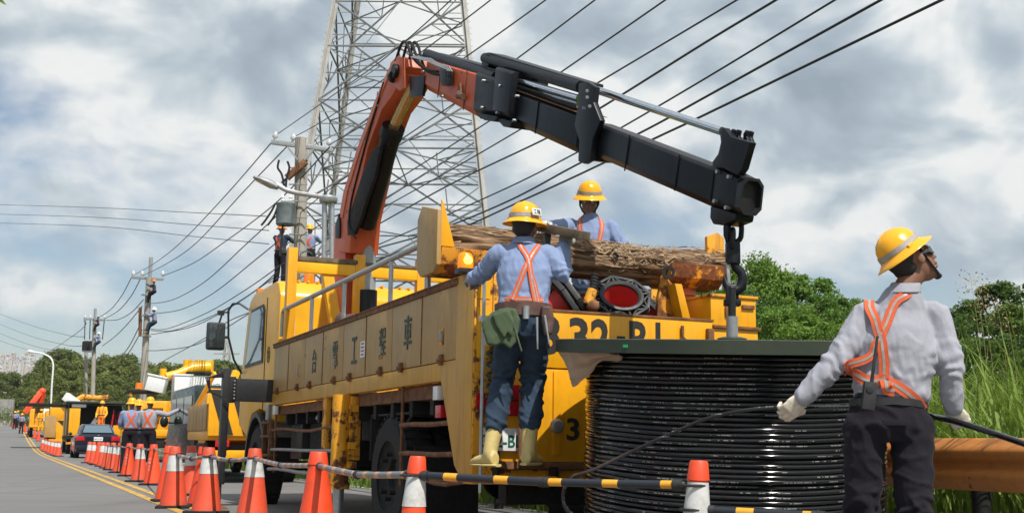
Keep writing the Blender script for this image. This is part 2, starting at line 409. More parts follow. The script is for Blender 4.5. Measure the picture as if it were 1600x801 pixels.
# ------------------------------------------------------------------ frame of the crane truck (levelled on its outriggers)
TF = pdir(0, 693).normalized(); TR = pdir(5254, 765).normalized(); TR = (TR - TF * TR.dot(TF)).normalized(); TU = TR.cross(TF)
_c0 = at(736, 700, 8.0); TO = _c0 - TU * (_c0.z / TU.z)
TM = Matrix(((TR.x, TF.x, TU.x, TO.x), (TR.y, TF.y, TU.y, TO.y), (TR.z, TF.z, TU.z, TO.z), (0, 0, 0, 1)))
def tw(l, f, h): return TO + TR * l + TF * f + TU * h
YAW = math.atan2(-TF.x, TF.y)          # the road runs this way
RD = V((-math.sin(YAW), math.cos(YAW), 0)); RR = V((math.cos(YAW), math.sin(YAW), 0))
def gz(x, y):
    """ground height: level to 60 m, then the road climbs gently"""
    f = x * RD.x + y * RD.y; l = x * RR.x + y * RR.y
    t = max(0, min(1, (f - 60) / 100)); z = 2.3 * t * t * (3 - 2 * t)
    b = max(0, l - 7.5); z += min(1.2, b * .12)            # bank beyond the guard rail
    return z
def rp(l, f, z=0):
    p = RR * l + RD * f; return V((p.x, p.y, gz(p.x, p.y) + z))
# ------------------------------------------------------------------ ground and road
def grid_sheet(name, mat, ls, fs, z, kind='structure', noisey=0):
    P = []; 
    for f in fs:
        for l in ls:
            p = rp(l, f, z)
            if noisey: p.z += noise.noise(p * .35) * noisey
            P.append(p)
    n = len(ls); F = [(j * n + i, j * n + i + 1, (j + 1) * n + i + 1, (j + 1) * n + i) for j in range(len(fs) - 1) for i in range(n - 1)]
    mb = MB(); mb.add(P, F); o = mb.build(name, mat, None, True, origin=(0, 0, 0)); return tag(o, kind=kind)
# lateral positions measured across the road (metres right of the camera's road-parallel line)
def lat(px, py, Y): p = at(px, py, Y); return p.x * RR.x + p.y * RR.y
g = [-3000, -1200, -500, -200, -100, -60, -40, -25, -15, -8, 0, 4, 7.5, 9, 12, 18, 25, 40, 80, 200, 600, 3000]
fs_ = [-300, -60, -20, -10, 0, 5, 10, 15, 20, 30, 40, 50, 60, 70, 80, 90, 100, 110, 120, 130, 140, 150, 160, 170, 200, 300, 600, 1500, 3500, 6000]
grid_sheet('ground', 'soil', g, fs_, -.02)
fr = [-30 + 3 * i for i in range(72)]
LINE = 1.98           # centre of the double yellow line, lateral
KERB = 6.15           # outer edge of the lane the trucks stand in
grid_sheet('road', 'asphalt', [-5.2, -3, 0, LINE, 4, KERB], fr, 0.0)
for dx in (-.12, .12): grid_sheet('yellow_line', 'line_y', [LINE + dx - .06, LINE + dx + .06], fr, .005)
grid_sheet('edge_line', 'line_w', [-4.75, -4.62], fr, .005)
grid_sheet('edge_line', 'line_w', [KERB - .45, KERB - .33], fr, .005)
def strip(name, mat, l0, l1, fs, z0, z1):
    """kerb with real section following the road"""
    mb = MB(); P = []
    for f in fs:
        for l, z in ((l0, z0), (l0, z1), (l1, z1), (l1, z0)): P.append(rp(l, f, z))
    F = [(i * 4 + k, (i + 1) * 4 + k, (i + 1) * 4 + k + 1, i * 4 + k + 1) for i in range(len(fs) - 1) for k in range(3)]
    mb.add(P, F); return mb.build(name, mat, None, False, origin=(0, 0, 0))
for f0 in range(-3, 40):       # kerb stones, one by one on the near stretch
    o = strip('kerb_stone', 'kerb', KERB + .01, KERB + .17, [f0 + .01, f0 + .99], -.02, .13); tag(o, kind='structure')
tag(strip('kerb', 'kerb', KERB + .01, KERB + .17, [40 + 3 * i for i in range(46)], -.02, .13), kind='structure')
tag(strip('kerb', 'kerb', -5.4, -5.21, [-30 + 3 * i for i in range(70)], -.02, .13), kind='structure')
grid_sheet('dirt_shoulder', 'dirt', [KERB + .18, KERB + .5, KERB + .9, KERB + 1.4, KERB + 1.9], [i * .5 - 4 for i in range(120)], .09, noisey=.05)
# leaf litter and dry grass on the shoulder
mb = MB(); rnd = random.Random(3)
for i in range(5200):
    p = rp(KERB + .2 + rnd.random() ** 1.3 * 1.9, rnd.uniform(-2, 34), .10 + rnd.random() * .05)
    a = rnd.uniform(0, 6.28); L = rnd.uniform(.03, .14); d = V((math.cos(a), math.sin(a), rnd.uniform(-.2, .6))) * L; s = d.cross(V((0, 0, 1))).normalized() * rnd.uniform(.004, .012)
    mb.add([p - s, p + s, p + d + s * .3, p + d - s * .3], [(0, 1, 2, 3)])
tag(mb.build('leaf_litter', 'straw', None, origin=(0, 0, 0)), kind='stuff')

# ------------------------------------------------------------------ wheels
def wheel_mb(r, w, hub=.5):
    t = MB(); t.lathe([(r * .58, -w / 2), (r * .9, -w / 2), (r * .98, -w * .38), (r, -w * .2), (r, w * .2), (r * .98, w * .38), (r * .9, w / 2), (r * .58, w / 2), (r * .58, -w / 2)], 36, axis=(1, 0, 0))
    for k in range(36):
        a = 2 * math.pi * k / 36; q = Quaternion((1, 0, 0), a)
        for sx in (-.25, .25): t.box(q @ V((w * sx, 0, r)), (w * .36, r * .07, .022), q.to_matrix())
    m = MB(); m.lathe([(.02, -w * .16), (r * .2, -w * .16), (r * .24, -w * .30), (r * .52, -w * .36), (r * .60, -w * .46), (r * .62, -w * .5), (r * .58, -w * .3), (r * .58, w * .5)], 28, axis=(1, 0, 0))
    for k in range(8):
        a = 2 * math.pi * k / 8; m.lathe([(.018, 0), (.018, .05)], 6, (-w * .36, math.cos(a) * r * .36, math.sin(a) * r * .36), (-1, 0, 0))
    return t, m
def wheel(parent, x, y, r=.5, w=.28, rim='grey', flip=False):
    t, m = wheel_mb(r, w); wo = t.build('wheel', 'rubber', parent, True); ri = m.build('rim', rim, wo, True)
    wo.location = (x, y, r);
    if flip: wo.rotation_euler = (0, 0, math.pi)
    return wo
# ------------------------------------------------------------------ THE CRANE TRUCK
truck = thing('crane_truck', 'big yellow crane truck with worn side boards and tailgate reading 32-BL', 'crane truck', mat=TM)
W_ = 2.32
# side boards, one object per hinged panel
seams = [6.46, 4.9, 3.36, 1.84, .33]
for a, b in zip(seams[1:], seams[:-1]):
    mb = MB(); mb.bb((0, a + .007, 1.352), (.05, b - .007, 1.872))
    o = mb.build('side_board', 'yellow_dusty_shade', truck, bevel=.004)
    if a > .3 and a < 5:
        mb = MB(); mb.bb((-.006, (a + b) / 2 - .004, 1.356), (.0, (a + b) / 2 + .004, 1.868)); mb.build('seam', 'rust', o)
    mb = MB()
    for hh in (a + .28, b - .28):
        mb = MB(); mb.bb((-.022, hh - .03, 1.325), (.002, hh + .03, 1.40)); mb.tube([(-.02, hh - .045, 1.362), (-.02, hh + .045, 1.362)], .014, 8); mb.build('hinge', 'rust', o)
    o2 = MB(); hh = a + .30
    for q in (0,): o2.bb((-.004, hh - .05, 1.47), (.004, hh + .05, 1.60))
    o2.build('latch_plate', 'yellow_rust', o, bevel=.003)
    o3 = MB(); o3.bb((-.014, hh - .028, 1.50), (-.002, hh + .028, 1.575)); o3.build('latch', 'grey', o, bevel=.004)
mb = MB(); mb.bb((-.012, .30, 1.874), (.075, 6.5, 1.922)); mb.bb((-.02, .30, 1.913), (.09, 6.5, 1.926)); mb.build('side_rail', 'rust', truck, bevel=.003)
mb = MB(); mb.bb((.004, .62, 1.214), (.075, 6.5, 1.346)); mb.build('side_beam', 'ochre', truck, bevel=.004)
mb = MB(); mb.bb((.052, .3, 1.21), (.07, 6.48, 1.90)); mb.bb((2.25, .1, 1.21), (2.31, 6.48, 1.70)); mb.bb((.05, 6.47, 1.21), (2.3, 6.5, 1.92)); mb.build('inner_board', 'yellow_rust', truck)
mb = MB(); mb.bb((.07, .03, 1.10), (2.28, 6.46, 1.20)); mb.build('bed_floor', 'rust', truck)
mb = MB(); 
for f in [.5 + .5 * i for i in range(12)]: mb.bb((.08, f, .98), (2.2, f + .08, 1.10))
for l in (.72, 1.5): mb.bb((l, .1, .78), (l + .09, 8.7, .98))
mb.build('chassis', 'dark', truck)
# lettering on the side boards: front to back
for ch, f, h, w in (('台', 4.47, 1.60, .17), ('電', 3.64, 1.615, .19), ('工', 2.97, 1.60, .17), ('程', 2.10, 1.61, .19), ('車', 1.42, 1.63, .19)):
    lettering(ch, w, .24 if ch != '車' else .27, (-.0045, f, h), (0, -1, 0), (0, 0, 1), 'ink_g', truck, .002, .008)
mb = MB(); mb.bb((-.006, 2.62, 1.52), (-.001, 2.76, 1.66)); o = mb.build('notice_label', 'white', truck)
for i in range(4): lettering('危險', .09, .018, (-.0075, 2.69, 1.64 - .032 * i), (0, -1, 0), (0, 0, 1), 'lens_red', o, .001)
# rear corner: pillar with flared foot
mb = MB(); mb.prism([(0, .0, .52), (0, .16, .52), (0, .31, .62), (0, .62, 1.214), (0, .62, 1.346), (0, .325, 1.346), (0, .325, 1.93), (0, 0, 1.93)], (-.004, 0, 0), (.06, 0, 0))
mb.build('corner_pillar', 'ochre', truck, bevel=.004)
mb = MB(); mb.bb((.0, -.02, .50), (.20, .0, 1.93)); mb.bb((.13, -.035, .50), (.16, -.02, 1.93)); mb.build('rear_pillar', 'yellow_rust', truck, bevel=.004)
mb = MB(); mb.bb((.205, -.01, 1.50), (.52, .05, 1.90)); mb.build('rear_locker', 'yellow_rust', truck, bevel=.006)  # locker in a browner, darker yellow than the tailgate
mb = MB()
for a in (1.505, 1.72): mb.bb((.20, -.022, a - .012), (.53, -.011, a + .012))
mb.bb((.36, -.024, 1.60), (.42, -.011, 1.67)); mb.build('locker_rib', 'rust', truck, bevel=.003)
mb = MB(); mb.bb((.018, -.0245, 1.74), (.11, -.0205, 1.88)); mb.bb((.018, -.0245, 1.34), (.11, -.0205, 1.68)); mb.build('marker_strip', 'yellow_cab', truck)
# tailgate
mb = MB(); mb.bb((.205, .0, 1.294), (1.90, .06, 1.692)); mb.build('tailgate', 'yellow', truck, bevel=.005)
mb = MB(); mb.bb((.20, -.006, 1.684), (1.91, .07, 1.702)); mb.build('tailgate_rim', 'rust', truck, bevel=.003)
mb = MB(); mb.bb((.205, .004, .652), (2.30, .05, 1.284)); mb.build('rear_panel', 'yellow', truck, bevel=.004)
mb = MB(); mb.bb((.21, .02, 1.27), (2.29, .045, 1.30)); mb.build('seam', 'rust', truck)
mb = MB(); mb.bb((1.905, .0, 1.294), (2.30, .06, 1.66)); mb.build('corner_panel', 'yellow', truck, bevel=.005)
mb = MB(); mb.bb((1.90, -.02, 1.640), (2.32, .05, 1.662)); mb.build('corner_rim', 'rust', truck, bevel=.003)
mb = MB()
for a in (.60, 1.02, 1.45):
    mb.bb((a, -.012, .70), (a + .055, .004, 1.27))
mb.build('stiffener', 'yellow', truck, bevel=.004)
mb = MB(); mb.bb((.205, -.012, .600), (2.30, .06, .652)); mb.build('rear_sill', 'rust', truck, bevel=.004)
mb = MB(); mb.bb((.0, .02, .50), (.86, .14, .598)); mb.build('bumper', 'yellow_rust', truck, bevel=.006)
mb = MB(); mb.bb((.30, .10, .36), (2.15, .24, .50)); mb.bb((.55, .2, .5), (.65, .4, .95)); mb.bb((1.7, .2, .5), (1.8, .4, .95)); mb.build('underrun_bar', 'dark', truck, bevel=.005)
# numbers
X_ = (1, 0, 0); Z_ = (0, 0, 1)
for ch, l in (('3', .425), ('3', .795), ('2', .965), ('-', 1.10), ('B', 1.275), ('L', 1.475)):
    if ch == '-': mb = MB(); mb.bb((1.10, -.0035, 1.51), (1.165, -.0005, 1.54)); mb.build('lettering', 'ink', truck)
    else: lettering(ch, .15 if ch != 'L' else .12, .27, (l + (.15 if l < .5 else 0), -.002, 1.52), X_, Z_, 'ink', truck, .0015, .028)
for ch, l in (('3', .755), ('3', .905)): lettering(ch, .095, .155, (l, -.0005, .875), X_, Z_, 'ink', truck, .003, .022)
# licence plate
mb = MB(); mb.bb((.048, -.034, .722), (.372, -.028, .872)); pl = mb.build('licence_plate', 'white', truck, bevel=.002)
lettering('332-BL', .29, .085, (.21, -.0355, .785), X_, Z_, 'ink_gr', pl, .001, .02)
mb = MB(); mb.bb((.20, -.03, .955), (.46, .0, 1.165)); lp = mb.build('tail_lamp', 'lens_red', truck, bevel=.008)
mb = MB(); mb.bb((.19, -.034, 1.055), (.47, -.028, 1.066)); mb.build('lamp_rib', 'black', lp)
mb = MB(); mb.lathe([(.052, 0), (.05, .012), (.035, .028), (.001, .034)], 24, (.625, -.012, .895), (0, -1, 0)); mb.build('round_lamp', 'grey', truck, True)
mb = MB(); mb.bb((.02, -.035, 1.0), (.10, -.021, 1.10)); mb.build('reflector', 'lens_red', truck)
# steps hanging under the tail
mb = MB(); mb.bb((.12, -.34, .515), (.62, -.06, .545)); mb.bb((.14, -.1, .51), (.17, .0, .62)); mb.bb((.57, -.1, .51), (.60, 0, .62)); mb.build('rear_step', 'black', truck, bevel=.004)
mb = MB(); mb.bb((.25, -.36, .53), (.47, -.30, .56)); mb.build('step_edge', 'yellow', truck)
# vertical rods of the rear ladder
mb = MB(); mb.tube([(.03, -.10, .45), (.035, -.10, 1.86), (.035, -.04, 1.90)], .013, 8); mb.build('ladder_rod', 'steel', truck, True)
mb = MB(); mb.tube([(.325, -.07, .62), (.325, -.07, 1.16)], .012, 8); mb.build('ladder_rod', 'rust', truck, True)
# rope hanging on the corner
mb = MB(); pts = []
for i in range(50):
    a = i / 49; pts.append((.11 + .028 * math.sin(a * 40), -.055 - .01 * math.cos(a * 40), 1.42 - .46 * a))
mb.tube(pts, .011, 6); mb.build('rope_coil', 'bag_green', truck, True)
mb = MB(); mb.tube([(.02, -.05, 1.60), (.13, -.09, 1.60), (.10, -.10, 1.50), (.06, -.09, 1.42)], [(.02, .004), (.035, .006), (.02, .005), (.01, .003)], 8); mb.build('rag', 'white', truck, True)
# side guard bars, brackets
def side_bar(f0, f1, h, r=.016, bend=.02, mat='rust'):
    n = 7; mb = MB(); mb.tube([(.03, f0 + (f1 - f0) * i / (n - 1), h + bend * math.sin(i * 1.3)) for i in range(n)], r, 8); return mb.build('side_guard', mat, truck, True)
side_bar(6.72, 3.55, .915); side_bar(6.68, 3.35, .70, .017, .004, 'grey'); side_bar(6.66, 3.6, .475, .02, .01, 'grey')
side_bar(1.62, .42, .91, .019, .004); side_bar(1.62, .34, .69, .019, .003); side_bar(1.6, .05, .50, .018, .02)
mb = MB()
for f in (6.35, 1.60): mb.tube([(.03, f, 1.22), (.03, f, .44)], .014, 8)
mb.build('guard_hanger', 'rust', truck, True)
mb = MB(); mb.bb((.02, 4.0, .70), (.07, 4.14, 1.22)); mb.build('guard_bracket', 'yellow_rust', truck, bevel=.004)
mb = MB(); mb.bb((.0, .70, 1.08), (.05, .80, 1.18)); mb.build('side_marker', 'white', truck, bevel=.004)
mb = MB(); mb.bb((.0, .62, .95), (.05, .74, 1.04)); mb.build('side_marker', 'lens_red', truck, bevel=.004)
mb = MB(); mb.bb((.0, 6.3, 1.10), (.04, 6.42, 1.2)); mb.build('side_marker', 'white', truck, bevel=.004)
# tanks, hoses and boxes below the deck
mb = MB(); mb.bb((.25, 4.4, .55), (.85, 5.6, 1.05)); mb.build('fuel_tank', 'dark', truck, bevel=.04)
mb = MB(); mb.tube([(.25, 4.9, 1.0), (.16, 4.9, 1.06)], .04, 10); mb.build('tank_cap', 'white', truck, True)
mb = MB(); mb.bb((.2, 5.75, .6), (.7, 6.3, 1.1)); mb.build('battery_box', 'black', truck, bevel=.02)
mb = MB(); mb.bb((.3, 3.35, .8), (1.9, 3.7, 1.1)); mb.bb((.5, .35, .75), (1.9, .6, 1.1)); mb.build('cross_member', 'dark', truck, bevel=.01)
for i in range(4):
    mb = MB(); a = .12 * i
    mb.tube([(.2 + a * .3, 3.0, 1.15), (.18 + a * .2, 2.6, .86 - a * .3), (.16, 2.2 - a, .80 + a * .4), (.25, 1.75, 1.12)], .014, 6); mb.build('hose', 'black', truck, True)
mb = MB(); mb.bb((.10, 1.48, 1.00), (.7, 2.72, 1.02)); mb.bb((.10, 2.70, .62), (.7, 2.73, 1.0)); mb.build('mudguard', 'dark', truck, bevel=.008)
mb = MB(); mb.tube([(.2, 2.1, .5), (2.1, 2.1, .5)], .07, 10); mb.ell((1.15, 2.1, .5), (.22, .22, .2)); mb.build('axle', 'dark', truck, True); mb = MB(); mb.tube([(.2, 7.75, .5), (2.1, 7.75, .5)], .06, 10); mb.build('axle', 'dark', truck, True)
for x in (.20, .50, 1.84, 2.14): wheel(truck, x, 2.1, .5, .26, 'dark', x > 1)
wheel(truck, .22, 7.75, .5, .28, 'dark'); wheel(truck, 2.10, 7.75, .5, .28, 'dark', True)
# hanging mud flap
mb = MB(); mb.bb((.08, 1.42, .22), (.62, 1.44, .75)); mb.build('mud_flap', 'rubber', truck)
# rear jack leg (yellow outer, chromed inner) and foot
mb = MB(); mb.tube([(-.06, 3.12, 1.205), (-.06, 3.12, .37)], .083, 20); mb.tube([(-.06, 3.12, .42), (-.06, 3.12, .365)], .095, 20)
for h in (.55, .72, .95, 1.05): mb.bb((-.02, 3.02, h), (.06, 2.98, h + .06))
jk = mb.build('jack_leg', 'yellow_rust', truck, True, ang=40)
mb = MB(); mb.tube([(-.06, 3.12, .40), (-.06, 3.12, .06)], .05, 16); mb.build('jack_rod', 'steel', jk, True)
mb = MB(); mb.lathe([(.16, 0), (.16, .02), (.08, .05), (.07, .08)], 20, (-.06, 3.12, .0)); mb.build('jack_foot', 'rust', jk, True)
mb = MB(); mb.bb((.0, 3.03, .62), (.10, 3.21, 1.19)); mb.build('jack_bracket', 'yellow_rust', truck, bevel=.005)
# front outrigger beam and leg, black
mb = MB(); mb.bb((-.42, 6.50, 1.25), (2.2, 6.70, 1.51)); mb.build('outrigger_beam', 'black', truck, bevel=.008)
mb = MB(); mb.bb((-.57, 6.50, .62), (-.49, 6.64, 1.62)); mb.bb((-.50, 6.51, 1.23), (-.42, 6.67, 1.53)); mb.bb((-.60, 6.51, 1.52), (-.56, 6.62, 1.60)); ol = mb.build('outrigger_leg', 'black', truck, bevel=.008)
mb = MB(); mb.bb((-.565, 6.52, .30), (-.495, 6.62, .62)); mb.bb((-.57, 6.54, .06), (-.52, 6.6, .3)); mb.build('leg_rod', 'black', ol, bevel=.004)
mb = MB(); mb.lathe([(.14, 0), (.14, .02), (.06, .06)], 18, (-.545, 6.57, 0)); mb.build('jack_foot', 'rust', ol, True)
mb = MB()
for k in range(3): mb.tube([(-.60, 6.47, 1.56 - .02 * k), (-.74 - .02 * k, 6.45, 1.50), (-.72, 6.45, 1.34), (-.60, 6.47, 1.30), (-.50, 6.46, 1.20)], .011, 6)
mb.build('hose', 'black', ol, True)
mb = MB()
for k in range(6): mb.lathe([(.01, 0), (.01, .012)], 6, (-.44 , 6.498, 1.28 + .04 * k), (0, -1, 0))
mb.build('bolt', 'steel', ol)
# ------------------------------------------------------------------ cab
def cab_section(l): pass
mb = MB(); prof = [(6.78, 1.02), (6.78, 2.56), (6.90, 2.72), (7.05, 2.76), (8.45, 2.76), (8.70, 2.70), (8.80, 2.58), (9.06, 1.86), (9.12, 1.75), (9.14, 1.02), (8.40, .82), (8.40, 1.02), (8.25, 1.15), (7.75, 1.2), (7.3, 1.15), (7.1, 1.02)]
mb.prism([(0, a, b) for a, b in prof], (.10, 0, 0), (2.20, 0, 0)); cab = mb.build('cab', 'yellow_cab', truck, bevel=.045)
mb = MB()
for i in range(16): mb.tube([(.25 + .12 * i, 6.95, 2.765), (.25 + .12 * i, 8.5, 2.765)], .018, 6)
mb.build('roof_rib', 'yellow_cab', cab, True)
mb = MB(); mb.prism([(0, 7.62, 1.78), (0, 7.62, 2.46), (0, 7.72, 2.54), (0, 8.52, 2.54), (0, 8.82, 1.78)], (.088, 0, 0), (.098, 0, 0)); w = mb.build('window', 'black', cab)
mb = MB(); mb.prism([(0, 7.67, 1.82), (0, 7.67, 2.44), (0, 7.74, 2.50), (0, 8.48, 2.50), (0, 8.74, 1.82)], (.083, 0, 0), (.087, 0, 0)); mb.build('pane', 'glass_b', w)
mb = MB(); mb.prism([(0, 8.84, 2.52), (0, 9.075, 1.88), (0, 9.09, 1.89), (0, 8.86, 2.53)], (.2, 0, 0), (2.1, 0, 0)); mb.build('windscreen', 'glass_b', cab)
mb = MB(); mb.prism([(0, 7.5, 1.10), (0, 7.5, 2.60), (0, 7.51, 2.60), (0, 7.51, 1.10)], (.092, 0, 0), (.1, 0, 0)); mb.build('door_gap', 'black', cab)
lettering('①', .16, .2, (.095, 7.28, 1.86), (0, -1, 0), Z_, 'ink_g', cab, .003)
mb = MB(); mb.bb((.16, 6.770, 1.90), (.30, 6.776, 2.24)); o = mb.build('notice_sheet', 'white', cab)
for i in range(9): lettering('檢查紀錄表', .11, .018, (.23, 6.769, 2.21 - .033 * i), X_, Z_, 'ink', o, .001)
mb = MB(); mb.bb((.16, 6.762, 1.60), (.30, 6.778, 1.83)); o = mb.build('air_vent', 'black', cab)
mb = MB()
for i in range(7): mb.bb((.17, 6.752, 1.615 + .03 * i), (.29, 6.764, 1.633 + .03 * i))
mb.build('louvre', 'black_pl', o)
mb = MB(); mb.bb((.78, 6.768, 1.9), (1.12, 6.777, 2.24)); o = mb.build('rear_window', 'black', cab); mb = MB(); mb.bb((.82, 6.760, 1.93), (1.08, 6.767, 2.21)); mb.build('pane', 'glass_b', o)
mb = MB(); mb.bb((.14, 8.4, 2.76), (.26, 8.52, 2.83)); mb.build('marker_lamp', 'amber', cab, bevel=.01)
mb = MB(); mb.lathe([(.07, 0), (.07, .03), (.06, .12), (.04, .15), (.001, .155)], 16, (.55, 7.2, 2.78)); mb.build('beacon', 'amber', cab, True)
# wheel arch + step box
mb = MB(); arc = [(7.75 + .62 * math.cos(a), .5 + .66 * math.sin(a)) for a in [math.pi * i / 12 for i in range(13)]]
arc2 = [(7.75 + .56 * math.cos(a), .5 + .60 * math.sin(a)) for a in [math.pi * i / 12 for i in range(13)]]
mb.prism([(0, a, b) for a, b in arc + arc2[::-1]], (.06, 0, 0), (.5, 0, 0)); mb.build('wheel_arch', 'black_pl', truck, True, ang=30)
mb = MB(); mb.bb((.06, 6.95, .85), (.4, 7.12, 1.24)); mb.build('arch_panel', 'grey', truck, bevel=.01)
mb = MB(); mb.bb((.0, 6.55, .56), (.05, 6.60, 1.05)); mb.bb((.0, 6.92, .56), (.05, 6.97, 1.05)); 
for h in (.62, .84, 1.0): mb.bb((-.02, 6.52, h), (.1, 7.0, h + .03))
mb.build('cab_step', 'rust', truck, bevel=.004)
# mirror with tubular arm
mb = MB(); mb.bb((-.42, 8.92, 2.02), (-.17, 9.02, 2.40)); mi = mb.build('mirror', 'black_pl', cab, bevel=.035)
mb = MB(); mb.bb((-.39, 8.91, 2.05), (-.20, 8.918, 2.37)); mb.build('mirror_glass', 'glass', mi, bevel=.003)
mb = MB(); mb.tube([(.10, 8.78, 2.58), (-.02, 8.82, 2.66), (-.10, 8.9, 2.66), (-.15, 8.92, 2.56), (-.13, 8.92, 2.20), (-.03, 8.98, 1.90), (.09, 9.02, 1.72)], .015, 8)
mb.tube([(-.13, 8.92, 2.20), (-.20, 8.95, 2.20)], .02, 8); mb.bb((-.29, 8.92, 2.50), (-.20, 8.98, 2.56)); mb.tube([(-.26, 8.95, 2.39), (-.22, 8.95, 2.54), (-.13, 8.92, 2.54)], .014, 6)
mb.build('mirror_arm', 'black', mi, True)
# ------------------------------------------------------------------ yellow frame behind the cab, with timber caps
mb = MB(); mb.bb((.02, 6.02, 1.93), (.13, 6.14, 3.02)); mb.build('frame_post', 'yellow', truck, bevel=.006)
mb = MB(); mb.bar((.50, 6.12, 2.80), (.66, 6.12, 2.0), .13, .10, (0, 1, 0)); mb.build('frame_post', 'yellow', truck, bevel=.006)
mb = MB(); mb.bb((.83, 6.04, 2.1), (.95, 6.16, 3.0)); mb.build('frame_post', 'yellow', truck, bevel=.006)
mb = MB(); mb.bb((1.60, 6.04, 2.1), (1.78, 6.16, 3.0)); mb.build('frame_post', 'yellow', truck, bevel=.02)
mb = MB(); mb.bb((.12, 6.05, 2.74), (2.25, 6.15, 2.87)); mb.build('frame_beam', 'yellow_cab', truck, bevel=.006)
mb = MB(); mb.bb((.12, 6.04, 2.873), (.86, 6.17, 2.93)); mb.bb((.95, 6.04, 2.873), (1.6, 6.17, 2.91)); mb.build('timber_cap', 'logcore', truck, bevel=.004)
# hand rail on the side board
mb = MB(); mb.tube([(.04, 6.3, 2.0), (.04, 6.28, 2.28), (.04, 6.2, 2.31), (.04, 1.18, 2.31), (.04, 1.10, 2.28), (.04, 1.09, 1.92)], .026, 10); mb.build('hand_rail', 'steel', truck, True)
for f in (4.85, 3.55, 2.05): mb = MB(); mb.tube([(.04, f, 2.31), (.04, f, 1.91)], .021, 8); mb.build('rail_post', 'steel', truck, True)
# amber beacon on the rear corner
mb = MB(); mb.bb((-.065, .10, 1.93), (.06, .22, 1.965)); bc = mb.build('beacon', 'black', truck, bevel=.004)
mb = MB(); mb.lathe([(.055, 0), (.056, .02), (.052, .09), (.035, .112), (.001, .118)], 20, (-.005, .16, 1.965)); mb.build('beacon_lens', 'amber_on', bc, True); mb = MB(); mb.ell((-.005, .112, 2.02), (.030, .014, .034)); mb.build('beacon_glow', 'amber_core', bc, True)
# ------------------------------------------------------------------ cradle carrying the log, box, brackets on the deck
mb = MB(); mb.prism([(0, 0, 2.04), (0, .08, 1.99), (0, .36, 1.99), (0, .46, 2.06), (0, .46, 2.44), (0, .36, 2.53), (0, .0, 2.44)], (-.10, .50, 0), (-.065, .50, 0)); mb.build('cradle_end', 'yellow_dusty_shade', truck, bevel=.006)  # faces away from the sun; its brown shade comes from this paint
mb = MB(); mb.prism([(-.065, 0, 2.18), (.045, 0, 2.18), (-.045, 0, 2.50), (-.065, 0, 2.52)], (0, .52, 0), (0, .535, 0)); mb.build('cradle_gusset', 'yellow', truck, bevel=.003)
mb = MB(); mb.prism([(0, .50, 2.17), (0, .53, 2.05), (0, .62, 1.99), (0, .84, 1.99), (0, .94, 2.06), (0, .96, 2.2), (0, .935, 2.2), (0, .90, 2.07), (0, .83, 2.02), (0, .63, 2.02), (0, .555, 2.07), (0, .53, 2.17)], (-.06, 0, 0), (.85, 0, 0)); mb.build('cradle_trough', 'trough', truck, bevel=.003)
mb = MB(); mb.prism([(0, .50, 2.20), (0, .53, 2.09), (0, .62, 2.03), (0, .84, 2.03), (0, .94, 2.10), (0, .96, 2.2), (0, .935, 2.2), (0, .83, 2.06), (0, .63, 2.06), (0, .53, 2.20)], (1.86, 0, 0), (2.36, 0, 0)); mb.build('cradle_trough', 'trough', truck, bevel=.003)
mb = MB(); mb.bb((.2, .80, 1.86), (2.3, .90, 1.95)); mb.build('cradle_beam', 'trough', truck, bevel=.005)
for l in (.30, 1.75): mb = MB(); mb.bb((l, .64, 1.2), (l + .12, .82, 2.0)); mb.build('cradle_post', 'yellow_rust', truck, bevel=.006)
mb = MB(); mb.tube([(2.12, .80, 1.5), (2.12, .80, 2.04)], .085, 16); mb.tube([(2.12, .80, 1.98), (2.12, .80, 2.03)], .12, 16); mb.build('pulley_post', 'orange_lt', truck, True, ang=40)
mb = MB(); mb.prism([(2.26, 0, 2.2), (2.42, 0, 2.2), (2.42, 0, 2.46), (2.36, 0, 2.50), (2.26, 0, 2.46)], (0, .62, 0), (0, .66, 0)); mb.build('cradle_end', 'yellow_rust', truck, bevel=.006)
mb = MB(); mb.prism([(1.60, 0, 1.70), (1.78, 0, 1.70), (1.74, 0, 2.0), (1.66, 0, 2.06), (1.62, 0, 1.9)], (0, .30, 0), (0, .34, 0)); mb.build('winch_plate', 'trough', truck, bevel=.004)
mb = MB(); mb.prism([(1.76, 0, 1.70), (1.83, 0, 1.70), (1.75, 0, 1.98), (1.69, 0, 1.98)], (0, .18, 0), (0, .32, 0)); mb.build('winch_strut', 'yellow', truck, bevel=.004)
mb = MB(); mb.lathe([(.025, -.02), (.05, -.02), (.05, .02), (.025, .02), (.025, -.02)], 18, (1.67, .24, 2.07), (.6, 1, 0)); mb.build('shackle', 'black', truck, True)
mb = MB(); mb.bb((1.90, .02, 1.665), (2.30, .50, 1.89)); tb = mb.build('tool_box', 'yellow', truck, bevel=.006)
mb = MB(); mb.bb((1.885, .005, 1.878), (2.315, .52, 1.90)); mb.build('box_lid', 'yellow_rust', tb, bevel=.004)
mb = MB(); mb.bb((2.02, .004, 1.73), (2.10, .019, 1.81)); mb.build('latch', 'rust', tb, bevel=.004); mb = MB(); mb.bb((2.17, .002, 1.80), (2.28, .019, 1.83)); mb.build('latch', 'rust', tb, bevel=.004)
mb = MB(); mb.bb((1.62, -.03, 1.56), (1.64, -.01, 1.64)); mb.tube([(1.63, -.02, 1.60), (1.63, -.03, 1.55), (1.70, -.04, 1.50), (1.84, -.03, 1.50)], .012, 6); mb.bb((1.84, -.04, 1.42), (1.89, .0, 1.63)); mb.build('tailgate_latch', 'rust', truck, bevel=.003)
mb = MB(); mb.bb((.3, 1.6, 1.22), (.9, 2.6, 1.9)); mb.build('deck_box', 'rust', truck, bevel=.02)
